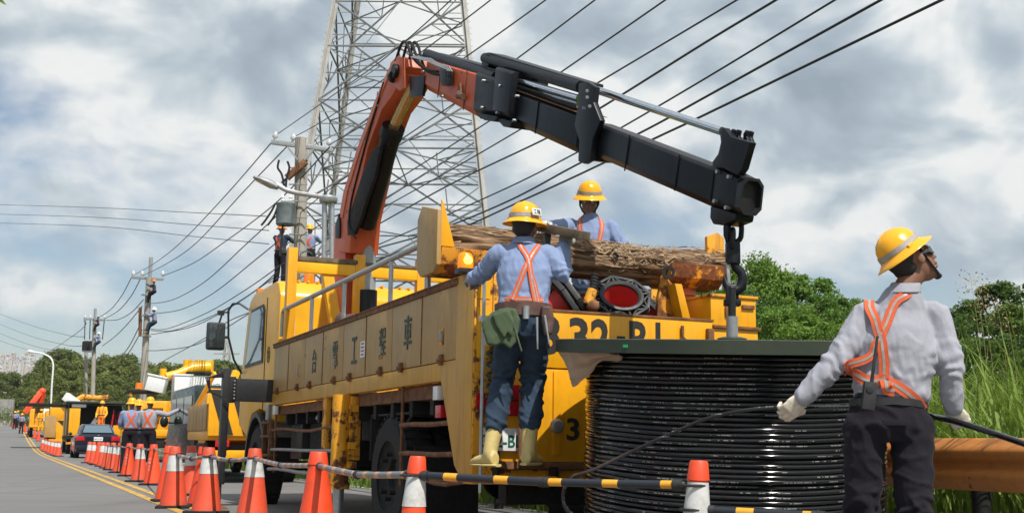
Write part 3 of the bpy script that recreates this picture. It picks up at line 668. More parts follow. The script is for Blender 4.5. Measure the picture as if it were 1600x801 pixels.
# ------------------------------------------------------------------ knuckle-boom crane on the truck
CA = tw(.95, 6.25, 0); CB = at(1150, 500, 7.3)
cax = V((CB.x - CA.x, CB.y - CA.y, 0)).normalized(); cn = V((cax.y, -cax.x, 0)) * 1.0
if cn.x > 0: cn = -cn
TMI = TM.inverted()
def cr(px, py, off=0.0):
    v = pdir(px, py); t = (CA + cn * off - CAM).dot(cn) / v.dot(cn); p = CAM + v * t; return ((p - CA).dot(cax), p.z)
def cw(s, z, n=0.0): return TMI @ V((CA.x + cax.x * s + cn.x * n, CA.y + cax.y * s + cn.y * n, z))   # in truck space
crane = truck
cnl = (TMI.to_3x3() @ cn)
def plate(name, pix, off, th, mat, bevel=.006, parent=None):
    """flat steel plate: pix outline lies on the near face"""
    mb = MB(); P = [cw(*cr(x, y, off), off) for x, y in pix]; mb.prism(P, (0, 0, 0), -cnl * th)
    return mb.build(name, mat, parent or crane, bevel=bevel)
def boom(name, t0, b0, t1, b1, w, mat, c=.05, ct=.02, bevel=.006, parent=None):
    mb = MB(); P = []
    for t, b in ((t0, b0), (t1, b1)):
        T = V(cr(*t, w / 2)); B = V(cr(*b, w / 2)); d = (B - T); n_ = d.normalized(); H = d.length
        for n, h in ((w / 2, c if ct is None else ct), (w / 2, H - c), (w / 2 - c, H), (-w / 2 + c, H), (-w / 2, H - c), (-w / 2, ct), (-w / 2 + ct, 0), (w / 2 - ct, 0)):
            q = T + n_ * h; P.append(cw(q.x, q.y, n))
    F = [tuple(range(7, -1, -1)), tuple(range(8, 16))] + [(i, (i + 1) % 8, 8 + (i + 1) % 8, 8 + i) for i in range(8)]
    mb.add(P, F); return mb.build(name, mat, parent or crane, bevel=bevel)
def rod(name, a, b, r, mat, off=0.0, parent=None, seg=14):
    mb = MB(); mb.tube([cw(*cr(*a, off), off), cw(*cr(*b, off), off)], r, seg); return mb.build(name, mat, parent or crane, True)
# column and slewing base
mb = MB(); c = cw(-.05, 1.2); mb.lathe([(.34, 0), (.34, .12), (.26, .16), (.22, .5)], 24, c); mb.build('slewing_base', 'black_paint', crane, True)
mb = MB(); P0 = cw(-.22, 1.5); mb.prism([cw(-.55, 1.3, .15), cw(-.60, 3.45, .15), cw(-.12, 3.45, .15), cw(-.05, 1.3, .15)], (0, 0, 0), -cnl * .32); mb.build('crane_column', 'orange', crane, bevel=.015)
mb = MB(); mb.tube([cw(.16, 1.4, -.06), cw(.05, 3.35, -.06)], .115, 20); mb.build('lift_cylinder', 'grey', crane, True)
mb = MB(); mb.tube([cw(.165, 1.4, -.06), cw(.15, 2.55, -.06)], .118, 20); mb.build('cylinder_sleeve', 'black_paint', crane, True)
# main boom
w = .36
plate('main_boom', [(527, 392), (526, 358), (536, 300), (558, 230), (584, 160), (606, 108), (620, 90), (634, 92), (636, 104), (612, 150), (596, 172), (574, 232), (562, 290), (550, 345), (546, 395)], w / 2, w, 'orange', .012)
plate('boom_rib', [(531, 340), (538, 300), (560, 230), (586, 160), (606, 112), (609, 114), (589, 162), (563, 232), (542, 300), (535, 340)], w / 2 + .012, .012, 'orange_lt', .003)
plate('boom_base_plate', [(524, 372), (524, 350), (529, 334), (531, 352), (530, 372)], w / 2 + .02, .03, 'black_paint', .004)
# link guard and the black cylinder
plate('link_plate', [(594, 228), (585, 275), (573, 308), (563, 342), (553, 366), (543, 368), (542, 346), (553, 312), (567, 268), (584, 230)], .185, .04, 'dark', .01)
plate('link_plate', [(598, 240), (594, 275), (583, 308), (572, 345), (560, 366), (550, 372), (552, 330), (580, 240)], .04, .06, 'black_paint', .01)
rod('cylinder_barrel', (572, 352), (613, 206), .115, 'black_paint', 0.02)
rod('cylinder_collar', (610, 214), (615, 199), .135, 'black_paint', 0.02)
rod('cylinder_rod', (612, 206), (648, 128), .062, 'brass', 0.02)
for off in (.16, -.12): plate('pin_plate', [(640, 120), (664, 118), (660, 150), (640, 152)], off, .03, 'black_paint', .004)
# elbow
plate('elbow_plate', [(606, 118), (610, 98), (620, 88), (629, 90), (631, 138), (624, 142), (612, 132)], w / 2 + .03, .035, 'orange', .008)
plate('elbow_plate', [(606, 118), (610, 98), (622, 88), (654, 92), (660, 128), (650, 145), (628, 142), (612, 132)], -w / 2, .035, 'orange', .008)
rod('elbow_pin', (614, 120), (616, 120), .07, 'black', w / 2 + .04)
mb = MB(); mb.tube([cw(*cr(622, 112, .2), .26), cw(*cr(622, 112, .2), -.26)], .075, 18); mb.build('elbow_pin', 'black_paint', crane, True)
s0 = cr(640, 92, .0); s1 = cr(642, 122, .0)
mb = MB(); a = V(s0); b = V(s1); P = []
for q, dn in ((a, 0), (b, 0)): pass
a = V(cr(629, 92, .18)); b = V(cr(631, 117, .18)); mb.prism([cw(a.x - .34, a.y + .07, .18), cw(a.x, a.y, .18), cw(b.x, b.y, .18), cw(b.x - .30, b.y + .05, .18)], (0, 0, 0), -cnl * .37); mb.build('elbow_housing', 'orange_lt', crane, bevel=.012)
# outer boom: root section orange, then the telescopes
boom('boom_section', (668, 92), (660, 140), (750, 115), (742, 184), .30, 'orange', .07)
boom('boom_section', (744, 112), (738, 184), (784, 126), (776, 188), .33, 'black_paint', .08)
plate('boom_skid', [(744, 176), (778, 182), (772, 190), (756, 188)], .19, .38, 'black_paint', .01)
boom('boom_collar', (774, 104), (768, 186), (800, 112), (792, 190), .36, 'black_paint', .08)
plate('collar_foot', [(772, 182), (800, 190), (797, 200), (786, 198)], .17, .34, 'black_paint', .008)
boom('boom_section', (796, 140), (790, 190), (906, 180), (898, 240), .22, 'black_paint', .06)
mb = MB(); T0 = V(cr(797, 139.5, .13)); T1 = V(cr(905, 179, .13)); mb.prism([cw(T0.x, T0.y + .006, .12), cw(T1.x, T1.y + .006, .12), cw(T1.x, T1.y + .006, -.12), cw(T0.x, T0.y + .006, -.12)], (0, 0, 0), (0, 0, .004)); mb.build('slide_strip', 'rust', crane)
plate('bracket_plate', [(904, 130), (918, 128), (930, 136), (927, 160), (938, 188), (926, 216), (922, 250), (912, 256), (903, 252), (905, 220), (897, 196), (902, 170)], .145, .045, 'black_paint', .008)
plate('bracket_plate', [(904, 134), (918, 132), (930, 140), (927, 162), (938, 190), (926, 218), (922, 246), (912, 252), (903, 248), (905, 222), (897, 198), (902, 172)], -.10, .045, 'black_paint', .008)
plate('bracket_web', [(906, 214), (924, 218), (920, 250), (910, 250)], .12, .22, 'black_paint', .006)
for x, y in ((917, 142), (917, 152), (912, 169), (921, 166)): rod('bolt', (x, y), (x + .8, y), .012, 'steel', .185)
boom('boom_section', (928, 190), (916, 240), (1116, 262), (1108, 324), .18, 'black_paint', .045)
boom('boom_tip', (1112, 254), (1106, 325), (1153, 276), (1147, 334), .165, 'black_paint', .045)
# open end of the boom box: a rim round a dark mouth
T = V(cr(1153, 276, .0825)); B = V(cr(1147, 334, .0825)); d = (T - B).normalized(); H = (T - B).length; cc = (T + B) / 2; nx = V((-d.y, d.x)); nx = nx if nx.x > 0 else -nx
rim = []
for k in (0, 1):
    for n, h in ((.083, -.32), (.083, .32), (.045, .5), (-.045, .5), (-.083, .32), (-.083, -.32), (-.045, -.5), (.045, -.5)):
        hh = h * H * (1.0 - .16 * k); nn = n * (1 - .16 * k); rim.append((cc + d * hh, nn))
mb = MB(); P = []
for q, n in rim[:8]: P.append(cw(q.x, q.y, n))
for q, n in rim[:8]: P.append(cw(q.x + nx.x * .05, q.y + nx.y * .05, n))
for q, n in rim[8:]: P.append(cw(q.x + nx.x * .05, q.y + nx.y * .05, n))
for q, n in rim[8:]: P.append(cw(q.x + nx.x * .006, q.y + nx.y * .006, n))
F = []
for ring in range(3):
    for i in range(8): F.append((ring * 8 + i, ring * 8 + (i + 1) % 8, (ring + 1) * 8 + (i + 1) % 8, (ring + 1) * 8 + i))
F.append(tuple(range(24, 32))); mb.add(P, F); mb.build('boom_mouth', 'black', crane)
plate('tip_bracket', [(1126, 222), (1124, 204), (1130, 199), (1136, 206), (1142, 214), (1172, 222), (1158, 266), (1152, 274), (1128, 262), (1116, 262), (1112, 254), (1122, 240)], .10, .05, 'black_paint', .006)
plate('tip_bracket', [(1126, 224), (1130, 205), (1172, 222), (1160, 264), (1150, 274), (1116, 262)], -.04, .05, 'black_paint', .006)
for k, x in enumerate((1133, 1145, 1153, 1166, 1172)):
    plate('lug', [(x - 5, 222), (x - 5, 206 + k), (x - 1, 200 + k), (x + 2, 202 + k), (x, 210 + k), (x + 3, 222)],   .09 - .035 * k, .024, 'black_paint', .003)
plate('hook_lug', [(1110, 322), (1150, 334), (1148, 344), (1128, 352), (1114, 350), (1109, 340)], .07, .14, 'black_paint', .008)
# weld seams, grease nipples and bolts on the arms
for x0, y0, x1, y1 in ((690, 99, 684, 152), (730, 110, 724, 172), (842, 157, 836, 209), (984, 211, 976, 267), (1062, 242, 1054, 298)):
    o_ = .153 if x0 < 760 else (.113 if x0 < 900 else .093); mb = MB(); mb.tube([cw(*cr(x0, y0, o_), o_), cw(*cr((x0 + x1) / 2, (y0 + y1) / 2, o_), o_ + .001), cw(*cr(x1, y1, o_), o_)], .006, 6); mb.build('weld_seam', 'rust' if x0 < 760 else 'black_paint', crane, True)
for x, y in ((754, 126), (752, 168), (780, 134), (776, 176), (806, 150), (802, 188), (1120, 268), (1116, 314), (1138, 276), (1134, 324), (688, 150), (660, 112), (614, 104), (590, 165), (570, 222), (548, 296), (540, 330)):
    o_ = .19 if x < 800 else .15 if x < 1000 else .10; mb = MB(); q = cw(*cr(x, y, o_), o_); mb.tube([q - cnl * .03, q + cnl * .006], .013, 8); mb.build('bolt', 'steel', crane, True)
for k, (y0, o_) in enumerate(((0, .10), (5, .06))):
    mb = MB(); mb.tube(smooth_pts([cw(*cr(x, y + y0, o_), o_ + .004 * (i % 2)) for i, (x, y) in enumerate(((800, 132), (840, 144), (870, 156), (900, 166)))], 5), .011, 6); mb.build('hydraulic_hose', 'rubber', crane, True)
mb = MB(); mb.tube(smooth_pts([cw(*cr(x, y, .19), .19) for x, y in ((600, 128), (588, 168), (574, 215), (560, 268), (548, 318), (546, 352), (556, 372))], 5), .012, 6); mb.build('hydraulic_hose', 'rubber', crane, True)
# cylinder trays along the top
rod('extension_cylinder', (668, 86), (776, 122), .060, 'black_paint', .08)
plate('cylinder_tray', [(664, 79), (694, 86), (780, 110), (780, 126), (700, 105), (665, 92)], .10, .20, 'black_paint', .006)
rod('extension_cylinder', (758, 91), (908, 136), .050, 'black_paint', .06)
plate('cylinder_tray', [(756, 84), (764, 82), (915, 128), (915, 133), (760, 92)], .08, .16, 'black_paint', .005)
plate('tray_end', [(753, 86), (762, 82), (768, 92), (760, 108), (752, 104)], .10, .2, 'black_paint', .005)
for dy, off in ((0, .09), (9, .02)): rod('extension_rod', (792, 120 + dy), (904, 153 + dy), .024, 'chrome', off)
rod('extension_rod', (922, 136), (1128, 204), .024, 'chrome', .0)
rod('extension_rod', (922, 140), (1128, 208), .018, 'chrome', -.08)
for k in range(3):
    a = [(618 + 5 * k, 96), (627 + 4 * k, 70 - 2 * k), (634 + 4 * k, 66 + 2 * k), (642 + 2 * k, 84), (652, 98 + 3 * k), (668, 110 + 3 * k), (684, 112 + 4 * k)]
    mb = MB(); pts = [cw(*cr(x, y, .2), .2 - .04 * k) for x, y in a]
    mb.tube(smooth_pts(pts, 4), .016, 8); mb.build('hydraulic_hose', 'rubber', crane, True)
mb = MB()
for k in range(3): mb.tube([cw(*cr(x, y, .2), .19 + .02 * k) for x, y in [(646, 88 + k), (672, 92 + 2 * k), (684, 100 + k), (700, 104 + 2 * k), (705, 112), (702, 120), (694, 124)]], .007, 6)
mb.build('hydraulic_pipe', 'steel', crane, True)
plate('valve_block', [(687, 108), (697, 108), (697, 132), (690, 134), (687, 124)], .24, .07, 'black_paint', .004)
rod('pulley', (716, 150), (724, 151), .03, 'rust', .19); rod('boom_pin', (718, 145), (719, 145), .022, 'steel', .2)
plate('stiffener', [(716, 130), (718, 130), (720, 150), (714, 150)], .185, .02, 'rust', .002)
for k in range(2): mb = MB(); mb.tube([cw(*cr(x, y, .1), .05 - .1 * k) for x, y in [(780, 108), (800, 112 - 3 * k), (813, 118 - 3 * k), (816, 126), (810, 132)]], .012, 6); mb.build('hydraulic_hose', 'rubber', crane, True)
# ------------------------------------------------------------------ load chain and hook block
HY = 7.32
def hp(px, py, dy=0): return at(px, py, HY + dy)
hk = thing('hook_block', 'black chain and crane hook hanging from the boom tip', 'crane hook', hp(1146, 345))
h0 = hk.location.copy()
def hl(px, py, dy=0): return hp(px, py, dy) - h0
def link_ring(a, b, w, r, plane, name='chain_link'):
    a = V(a); b = V(b); t = (b - a).normalized(); x = V(plane); x = (x - t * x.dot(t)).normalized(); L = (b - a).length; P = []
    for k in range(20):
        q = 2 * math.pi * k / 20; yy = math.sin(q); P.append((a + b) / 2 + x * math.cos(q) * w + t * (yy * w + (L / 2 - w) * (1 if yy > 0 else -1) * min(1, abs(yy) * 3)))
    mb = MB(); mb.tube(P, r, 8, closed=True); return mb.build(name, 'black_paint', hk, True)
link_ring(hl(1147, 338), hl(1146, 378), .052, .017, (1, .2, 0)); link_ring(hl(1145, 358), hl(1144, 392), .036, .017, (.3, 1, 0))
link_ring(hl(1137, 342), hl(1138, 380), .03, .015, (.4, 1, 0))
mb = MB(); mb.box(hl(1145, 396), (.085, .07, .14)); mb.tube([hl(1144, 378), hl(1144, 412)], [.03, .045], 12); mb.build('swivel', 'black_paint', hk, bevel=.012)
mb = MB(); pts = [hl(x, y) for x, y in ((1146, 408), (1150, 418), (1158, 426), (1161, 436), (1158, 448), (1150, 454), (1140, 452), (1134, 444), (1132, 432))]
mb.tube(pts, [.026, .028, .03, .032, .034, .036, .032, .024, .008], 12); mb.build('hook', 'black_paint', hk, True)
mb = MB(); pts = [hl(x, y, .06) for x, y in ((1150, 420), (1160, 427), (1162, 438), (1158, 449), (1150, 455))]; mb.tube(pts, .02, 10); mb.build('hook_paint', 'lens_red', hk, True)
mb = MB(); mb.bar(hl(1136, 410), hl(1139, 446), .02, .035, (0, 1, 0)); mb.build('safety_latch', 'steel', hk, bevel=.004)
mb = MB(); mb.bar(hl(1138, 446, -.04), hl(1138, 476, -.04), .03, .04, (0, 1, 0)); mb.bar(hl(1150, 446, .03), hl(1150, 476, .03), .03, .04, (0, 1, 0)); mb.tube([hl(1135, 448), hl(1154, 448)], .022, 10); mb.bar(hl(1144, 468), hl(1144, 478), .10, .07, (0, 1, 0)); mb.build('shackle', 'black_paint', hk, bevel=.006)
# ------------------------------------------------------------------ the cable reel
dv = pdir(1144, 542).normalized(); a = R_(.6)
DX = (_r * math.cos(a) - _u * math.sin(a)); DX = (DX - dv * DX.dot(dv)).normalized(); DZ = DX.cross(dv).normalized(); DY = DZ.cross(DX)
DC = CAM + dv * (7.3 / dv.y)
DM = Matrix(((DX.x, DY.x, DZ.x, DC.x), (DX.y, DY.y, DZ.y, DC.y), (DX.z, DY.z, DZ.z, DC.z), (0, 0, 0, 1)))
base = DC - DZ * (DC.z / DZ.z - .0)
DM2 = DM.copy(); DM2.translation = base; hz = (DC - base).length
reel = thing('cable_reel', 'big standing reel of black cable under a dark green flange lid', 'cable reel', mat=DM2)
RF = 267 / FPX * dv.length * 7.3 / dv.y * 1.012; RC = RF * 222 / 267
mb = MB(); mb.lathe([(.05, -.033), (RF - .04, -.036), (RF - .012, -.040), (RF, -.038), (RF, .036), (RF - .015, .040), (.05, .034)], 96, (0, 0, hz)); mb.build('flange', 'green_p', reel, True, ang=25)
mb = MB(); mb.lathe([(.05, 0), (RF - .06, 0), (RF - .06, .03), (.05, .03)], 64, (0, 0, .10)); mb.build('lower_flange', 'green_p', reel, True, ang=25)
mb = MB(); mb.lathe([(RC - .10, .13), (RC - .10, hz - .04)], 64); mb.build('cable_core', 'black', reel, True)
def coil_mat():
    t = Mt('black_cable_sheath'); N = t.N
    tc = N('ShaderNodeTexCoord'); sp = N('ShaderNodeSeparateXYZ'); t.L(tc.outputs['Object'], sp.inputs[0])
    ang = t.mth('ARCTAN2', sp.outputs[1], sp.outputs[0]); zz = t.mth('DIVIDE', sp.outputs[2], .0276); row = t.mth('FLOOR', zz); fr = t.mth('FRACT', zz)
    def n1(sx, sr, det=0):
        c = N('ShaderNodeCombineXYZ'); t.L(t.mth('MULTIPLY', ang, sx), c.inputs[0]); t.L(t.mth('MULTIPLY', row, sr), c.inputs[1])
        n = N('ShaderNodeTexNoise'); n.inputs['Scale'].default_value = 1; n.inputs['Detail'].default_value = det; t.L(c.outputs[0], n.inputs['Vector']); return n.outputs['Fac']
    seg = t.mth('GREATER_THAN', n1(3.2, 7.31), .53); chars = t.mth('GREATER_THAN', n1(70, 3.7, 1), .46); words = t.mth('GREATER_THAN', n1(17, 5.1), .44)
    band = t.mth('MULTIPLY', t.mth('GREATER_THAN', fr, .42), t.mth('LESS_THAN', fr, .60))
    m = t.mth('MULTIPLY', t.mth('MULTIPLY', seg, t.mth('MULTIPLY', chars, words)), band)
    t.set(t.mix(m, (.010, .0105, .012), (.22, .22, .21))); t.set(rough=t.ramp(t.noise(14, 3), [(.3, .07), (.7, .13)])); t.b.inputs['Specular IOR Level'].default_value = .6
    t.bump(t.noise(60, 2), .06, .002); return t.m
CM = coil_mat(); rnd = random.Random(11)
k = 0; z = hz - .055
seg = 120
while z > .14:
    row = math.floor(z / .0276); zc = (row + .5) * .0276
    mb = MB(); P = []; r0 = RC - .013 + rnd.uniform(-.007, .004); ph = rnd.uniform(0, 6)
    for i in range(seg):
        a = 2 * math.pi * i / seg; rr = r0 + .0035 * math.sin(2 * a + ph) + .002 * math.sin(5 * a + ph * 2); P.append((rr * math.cos(a), rr * math.sin(a), zc + .0022 * math.sin(3 * a + ph) + .001 * math.sin(7 * a)))
    mb.tube(P, .0136, 10, closed=True); mb.build('cable_turn', CM, reel, True, ang=80); z -= .0276
mb = MB(); mb.tube([(0, 0, hz - .2), (0, 0, hz + .19)], .036, 14); mb.build('lifting_bar', 'steel', reel, True)
mb = MB(); mb.tube([(0, 0, hz + .18), (0, 0, hz + .37)], .024, 12); mb.build('lifting_bar', 'black', reel, True)
mb = MB(); mb.lathe([(.09, 0), (.09, .02), (.05, .03)], 20, (0, 0, hz + .035)); mb.build('collar', 'green_p', reel, True)
a = R_(238); mb = MB(); q = Matrix.Rotation(a + math.pi / 2, 3, 'Z'); mb.box(V((math.cos(a) * (RF + .001), math.sin(a) * (RF + .001), hz)), (.03, .004, .016), q); mb.build('sticker', plain('green_sticker', (.02, .45, .16), .4, 0, .05), reel)
# crumpled cardboard sleeve hanging from the flange on the left
DMI = DM2.inverted()
def card():
    mb = MB(); nu, nv = 20, 10; P = []
    for j in range(nv + 1):
        for i in range(nu + 1):
            u = i / nu; v = j / nv
            a = R_(178 + 52 * u); top = hz - .038; r_ = RF - .02 - v * .10 - .04 * math.sin(u * 9) * v
            L = (.10 + .10 * math.sin(math.pi * min(1, u * 1.25)) ** .8) * (1 - .85 * max(0, u - .55) / .45)
            z = top - v * L + .02 * noise.noise(V((u * 6, v * 5, 1))) * v
            r_ += .05 * noise.noise(V((u * 7, v * 3, 4))) * v
            P.append((r_ * math.cos(a), r_ * math.sin(a), z))
    F = [(j * (nu + 1) + i, j * (nu + 1) + i + 1, (j + 1) * (nu + 1) + i + 1, (j + 1) * (nu + 1) + i) for j in range(nv) for i in range(nu)]
    mb.add(P, F); m = mb.mesh('cardboard_flap'); m.materials.append(M['card'])
    o = link('cardboard_flap', m, reel); md = o.modifiers.new('s', 'SOLIDIFY'); md.thickness = .006; return o
card()
# ------------------------------------------------------------------ loose cable: from the reel through the man's hands and away
CAB = [at(888, 752, 6.9), at(898, 742, 6.75), at(930, 732, 6.5), at(985, 706, 6.12), at(1040, 681, 5.95), at(1100, 655, 5.85), at(1160, 641, 5.7), at(1215, 636, 5.45), at(1262, 636, 5.4), at(1340, 636, 5.66), at(1430, 645, 5.62), at(1466, 652, 5.35), at(1490, 657, 5.22), at(1520, 666, 5.12), at(1560, 679, 5.0), at(1610, 696, 4.8), at(1700, 730, 4.5)]
mb = MB(); mb.tube(smooth_pts(CAB, 8), [.0095] * 72 + [.0135] * 57, 10); o = mb.build('pulled_cable', CM, None, True, ang=80); tag(o, 'black cable pulled off the reel through the gloves of the man in grey', 'cable')
lp = [at(905, 741, 6.9), at(888, 752, 6.95), at(881, 770, 7.0), at(884, 792, 7.0), at(900, 806, 7.0), at(930, 815, 7.0)]
mb = MB(); mb.tube(smooth_pts(lp, 8), .0135, 8); o = mb.build('cable_loop', CM, None, True, ang=80); tag(o, 'slack loop of black cable dangling left of the reel, behind the striped bar', 'cable')
# ------------------------------------------------------------------ log on the cradle
lg = MB(); n = 90; seg = 56; P = []
def logpt(i, k, l0=-.02, l1=2.44):
    u = i / n; a = 2 * math.pi * k / seg; l = l0 + (l1 - l0) * u
    r = .165 - .012 * u; q = V((l * 2.2, math.cos(a) * 1.4, math.sin(a) * 1.4))
    r += .034 * noise.noise(V((l * 1.0, math.cos(a) * 2.6, math.sin(a) * 2.6)) * 2) + .040 * (abs(noise.noise(V((l * 1.6, math.cos(a) * 8, math.sin(a) * 8)))) - .2) * (1 if math.sin(a) > -.2 else .3)
    return (l, .73 + r * math.cos(a) * 1.05, 2.205 + r * math.sin(a) * .95 + .02 * math.sin(u * 7))
for i in range(n + 1):
    for k in range(seg): P.append(logpt(i, k))
F = [(i * seg + k, i * seg + (k + 1) % seg, (i + 1) * seg + (k + 1) % seg, (i + 1) * seg + k) for i in range(n) for k in range(seg)] + [tuple(range(seg - 1, -1, -1)), tuple(n * seg + k for k in range(seg))]
lg.add(P, F); logt = thing('log', 'weathered tree log with shredded bark lying in the rusty cradle on the truck', 'log', mat=TM)
lg.build('log_body', 'log', logt, True, ang=60)
mb = MB(); rnd = random.Random(5)
for i in range(620):      # bark fibres on the top and a shaggy patch right of the middle
    u = rnd.random(); sh = rnd.random() < .6
    if sh: u = rnd.gauss(.64, .09)
    u = max(0.0, min(.985, u)); a = R_(rnd.gauss(105 if not sh else 150, 35 if not sh else 25)); l = -.02 + 2.46 * u
    r = .158; p = V((l, .73 + r * math.cos(a) * 1.05, 2.205 + r * math.sin(a) * .95 + .02 * math.sin(u * 7))); nn = V((0, math.cos(a), math.sin(a)))
    d = V((rnd.choice((-1, 1)), rnd.gauss(0, .15), rnd.gauss(0, .08 if not sh else .6))).normalized() * rnd.uniform(.05, .16) * (.5 if sh else 1); w = d.cross(nn).normalized() * rnd.uniform(.003, .008)
    o_ = nn * rnd.uniform(.0, .022); mb.add([p + o_ - w - d * .5, p + o_ + w - d * .5, p + o_ * 1.5 + w * .4 + d * .5, p + o_ * 1.2 - w * .4 + d * .5], [(0, 1, 2, 3)])
tag(mb.build('bark_fibre', 'bark', logt), kind='stuff')
mb = MB(); mb.tube([(1.38, .55, 2.19), (1.40, .54, 2.22), (1.36, .53, 2.24)], .012, 6); mb.build('nail', 'black', logt, True)
# ------------------------------------------------------------------ big traffic cones lying on the deck: red, with black lattice feet
def lying_cone(c, nrm, r, label, nst=1, spin=0.0):
    """cone lying down; nrm points out of the open foot; nst feet nested into each other"""
    q = V((0, 0, 1)).rotation_difference(V(nrm).normalized()) @ Quaternion((0, 0, 1), spin); m = TM @ (Matrix.Translation(V(c)) @ q.to_matrix().to_4x4())
    t = thing('traffic_cone', label, 'traffic cone', mat=m, group='red cones stacked on the truck deck')
    mb = MB(); mb.lathe([(r * .70, .0), (r * .60, -.10), (r * .20, -.52), (.001, -.52), (.001, -.50), (r * .16, -.50), (r * .56, -.10), (r * .66, .0), (r * .70, .0)], 40); mb.build('cone_body', 'red', t, True)
    mb = MB(); mb.lathe([(r * .64, .0), (r * .66, .012), (r * .74, .022), (r * .84, .018), (r * .86, .0), (r * .86, -.03), (r * .70, -.035), (r * .64, .0)], 44); mb.build('rim', 'black_pl', t, True)
    for k in range(8):
        a = 2 * math.pi * (k + .5) / 8; b = 2 * math.pi * (k + 1.5) / 8; ro = r * (1.16 if k % 2 else 1.10); ro2 = r * (1.16 if (k + 1) % 2 else 1.10)
        A = V((math.cos(a) * ro, math.sin(a) * ro, -.01)); Bq = V((math.cos(b) * ro2, math.sin(b) * ro2, -.01)); i1 = V((math.cos(a) * r * .86, math.sin(a) * r * .86, -.01)); mid = V((math.cos((a + b) / 2) * r * .86, math.sin((a + b) / 2) * r * .86, -.01))
        mb = MB(); mb.bar(A, Bq, .022, .04); mb.bar(i1, A, .014, .034); mb.bar(A, mid, .012, .03); mb.bar(mid, Bq, .012, .03); mb.build('foot_lattice', 'black_pl', t, bevel=.003)
    return t
lying_cone((1.32, .34, 1.875), (-.22, -.72, .66), .20, 'red cone lying foot up with its round red mouth towards us, frontmost on the deck', spin=.3)
lying_cone((1.334, .385, 1.834), (-.22, -.72, .66), .20, 'red cone nested just behind the frontmost lying cone', spin=.5)
lying_cone((1.57, .50, 1.79), (-.05, -.72, .66), .20, 'lowest right of the lying red cones, beside the rusty winch plate', spin=.1)
lying_cone((.93, .36, 1.83), (.80, -.25, .55), .20, 'red cone lying on its side by the belt of the climbing worker', spin=.2)
lying_cone((.885, .374, 1.80), (.80, -.25, .55), .20, 'second cone foot nested behind the one by the climbing worker', spin=.45)
lying_cone((.90, 3.0, 1.95), (-.2, -.35, .92), .26, 'dark footed red cone lying by the hand rail near the cab')
tool = thing('power_tool', 'yellow and black hand drill standing on end beside the lying red cones', 'power tool', mat=TM)
def trl(px, py, f): 
    v = pdir(px, py); t = (f - (CAM - TO).dot(TF)) / v.dot(TF); p = CAM + v * t; q = TMI @ p; return q
a = trl(930, 428, .15); b = trl(926, 452, .15); c = trl(918, 476, .15)
mb = MB(); mb.tube([a, b], [.022, .026], 10);
for k in range(5): mb.tube([a.lerp(b, k / 5), a.lerp(b, k / 5 + .08)], .03, 10)
mb.build('handle', 'black_pl', tool, True)
mb = MB(); mb.tube([b, c], [.036, .042], 12); mb.build('body', 'yellow_rust', tool, True)
mb = MB(); mb.tube([c, trl(934, 480, .12)], [.04, .045], 12); mb.ell(trl(926, 478, .13), .05); mb.build('head', 'rust', tool, True)
sack = MB(); sack.ell((.42, 4.6, 1.98), (.16, .22, .14)); sack.ell((.30, 4.35, 1.95), (.10, .16, .12)); sack.ell((.36, 4.8, 2.05), (.08, .12, .1))
o = sack.build('sack', 'leather', truck, True)
for vtx in o.data.vertices: vtx.co += vtx.co.normalized() * .04 * noise.noise(vtx.co * 14)
# ------------------------------------------------------------------ traffic cones
M['letter_f'] = plain('faded_lettering', (.80, .42, .33), .6, 0, .2, 30, 0)
def tri_cone(kind):
    """kind: 'band' orange with a white upper band, 'plain' all orange with lettering, 'slim' tall narrow with a wide white band"""
    H = .70; o = thing('traffic_cone', '', 'traffic cone')
    if kind == 'slim': r0, r1, rt = .098, .062, .036
    else: r0, r1, rt = .158, .07, .052
    oc = 'orange_c' if kind != 'band' else 'orange_d'
    z0, z1 = .035, H
    def rr(z): return r0 + (rt - r0) * (z - z0) / (z1 - z0)
    wb = {'band': (.42, .60), 'plain': None, 'slim': (.44, .60), 'row': None}[kind]
    mb = MB(); mb.lathe([(rr(z0), z0), (rr(.2), .2), (rr(.42 if kind != 'slim' else .44), .42 if kind != 'slim' else .44), (rr(.6), .6), (rr(.62), .62), (rr(H) , H - .01), (rr(H) - .01, H), (.02, H), (.02, H - .1)], 28); mb.build('cone_body', oc, o, True, ang=30)
    if wb:
        mb = MB(); a, b = wb; mb.lathe([(rr(a) - .003, a - .001), (rr(a) + .0035, a), (rr(b) + .0035, b), (rr(b) - .003, b + .001)], 28); mb.build('white_band', 'refl_w', o, True, ang=50)
    mb = MB(); mb.lathe([(rr(.62) + .001, .607), (rr(.62) + .009, .61), (rr(.68) + .006, .69), (rr(.68), .70)], 28); mb.build('collar', oc, o, True, ang=30)
    b = .19 if kind != 'slim' else .16
    mb = MB(); mb.bb((-b, -b, 0), (b, b, .035)); mb.build('base', 'rubber' if kind != 'slim' else oc, o, bevel=.012)
    if kind == 'row':
        for i, ch in enumerate('台電公司'):
            z = .45 - .065 * i; lettering(ch, .038, .045, (-.03, -rr(z) * .985 - .002, z), (1, -.2, 0), (0, .2, 1), 'letter_f', o, .001)
    for ch in o.children:
        if ch.name.startswith(('cone_body', 'white_band', 'collar')):
            for v in ch.data.vertices: v.co.x += .010 * math.sin(v.co.z * 7 + sum(map(ord, kind)) % 7) * v.co.z; v.co.y += .006 * noise.noise(v.co * 9); v.co.x *= 1 + .06 * noise.noise(V((0, 0, v.co.z * 5)))
    return o
CONE = {k: tri_cone(k) for k in ('band', 'plain', 'slim', 'row')}; _used = set()
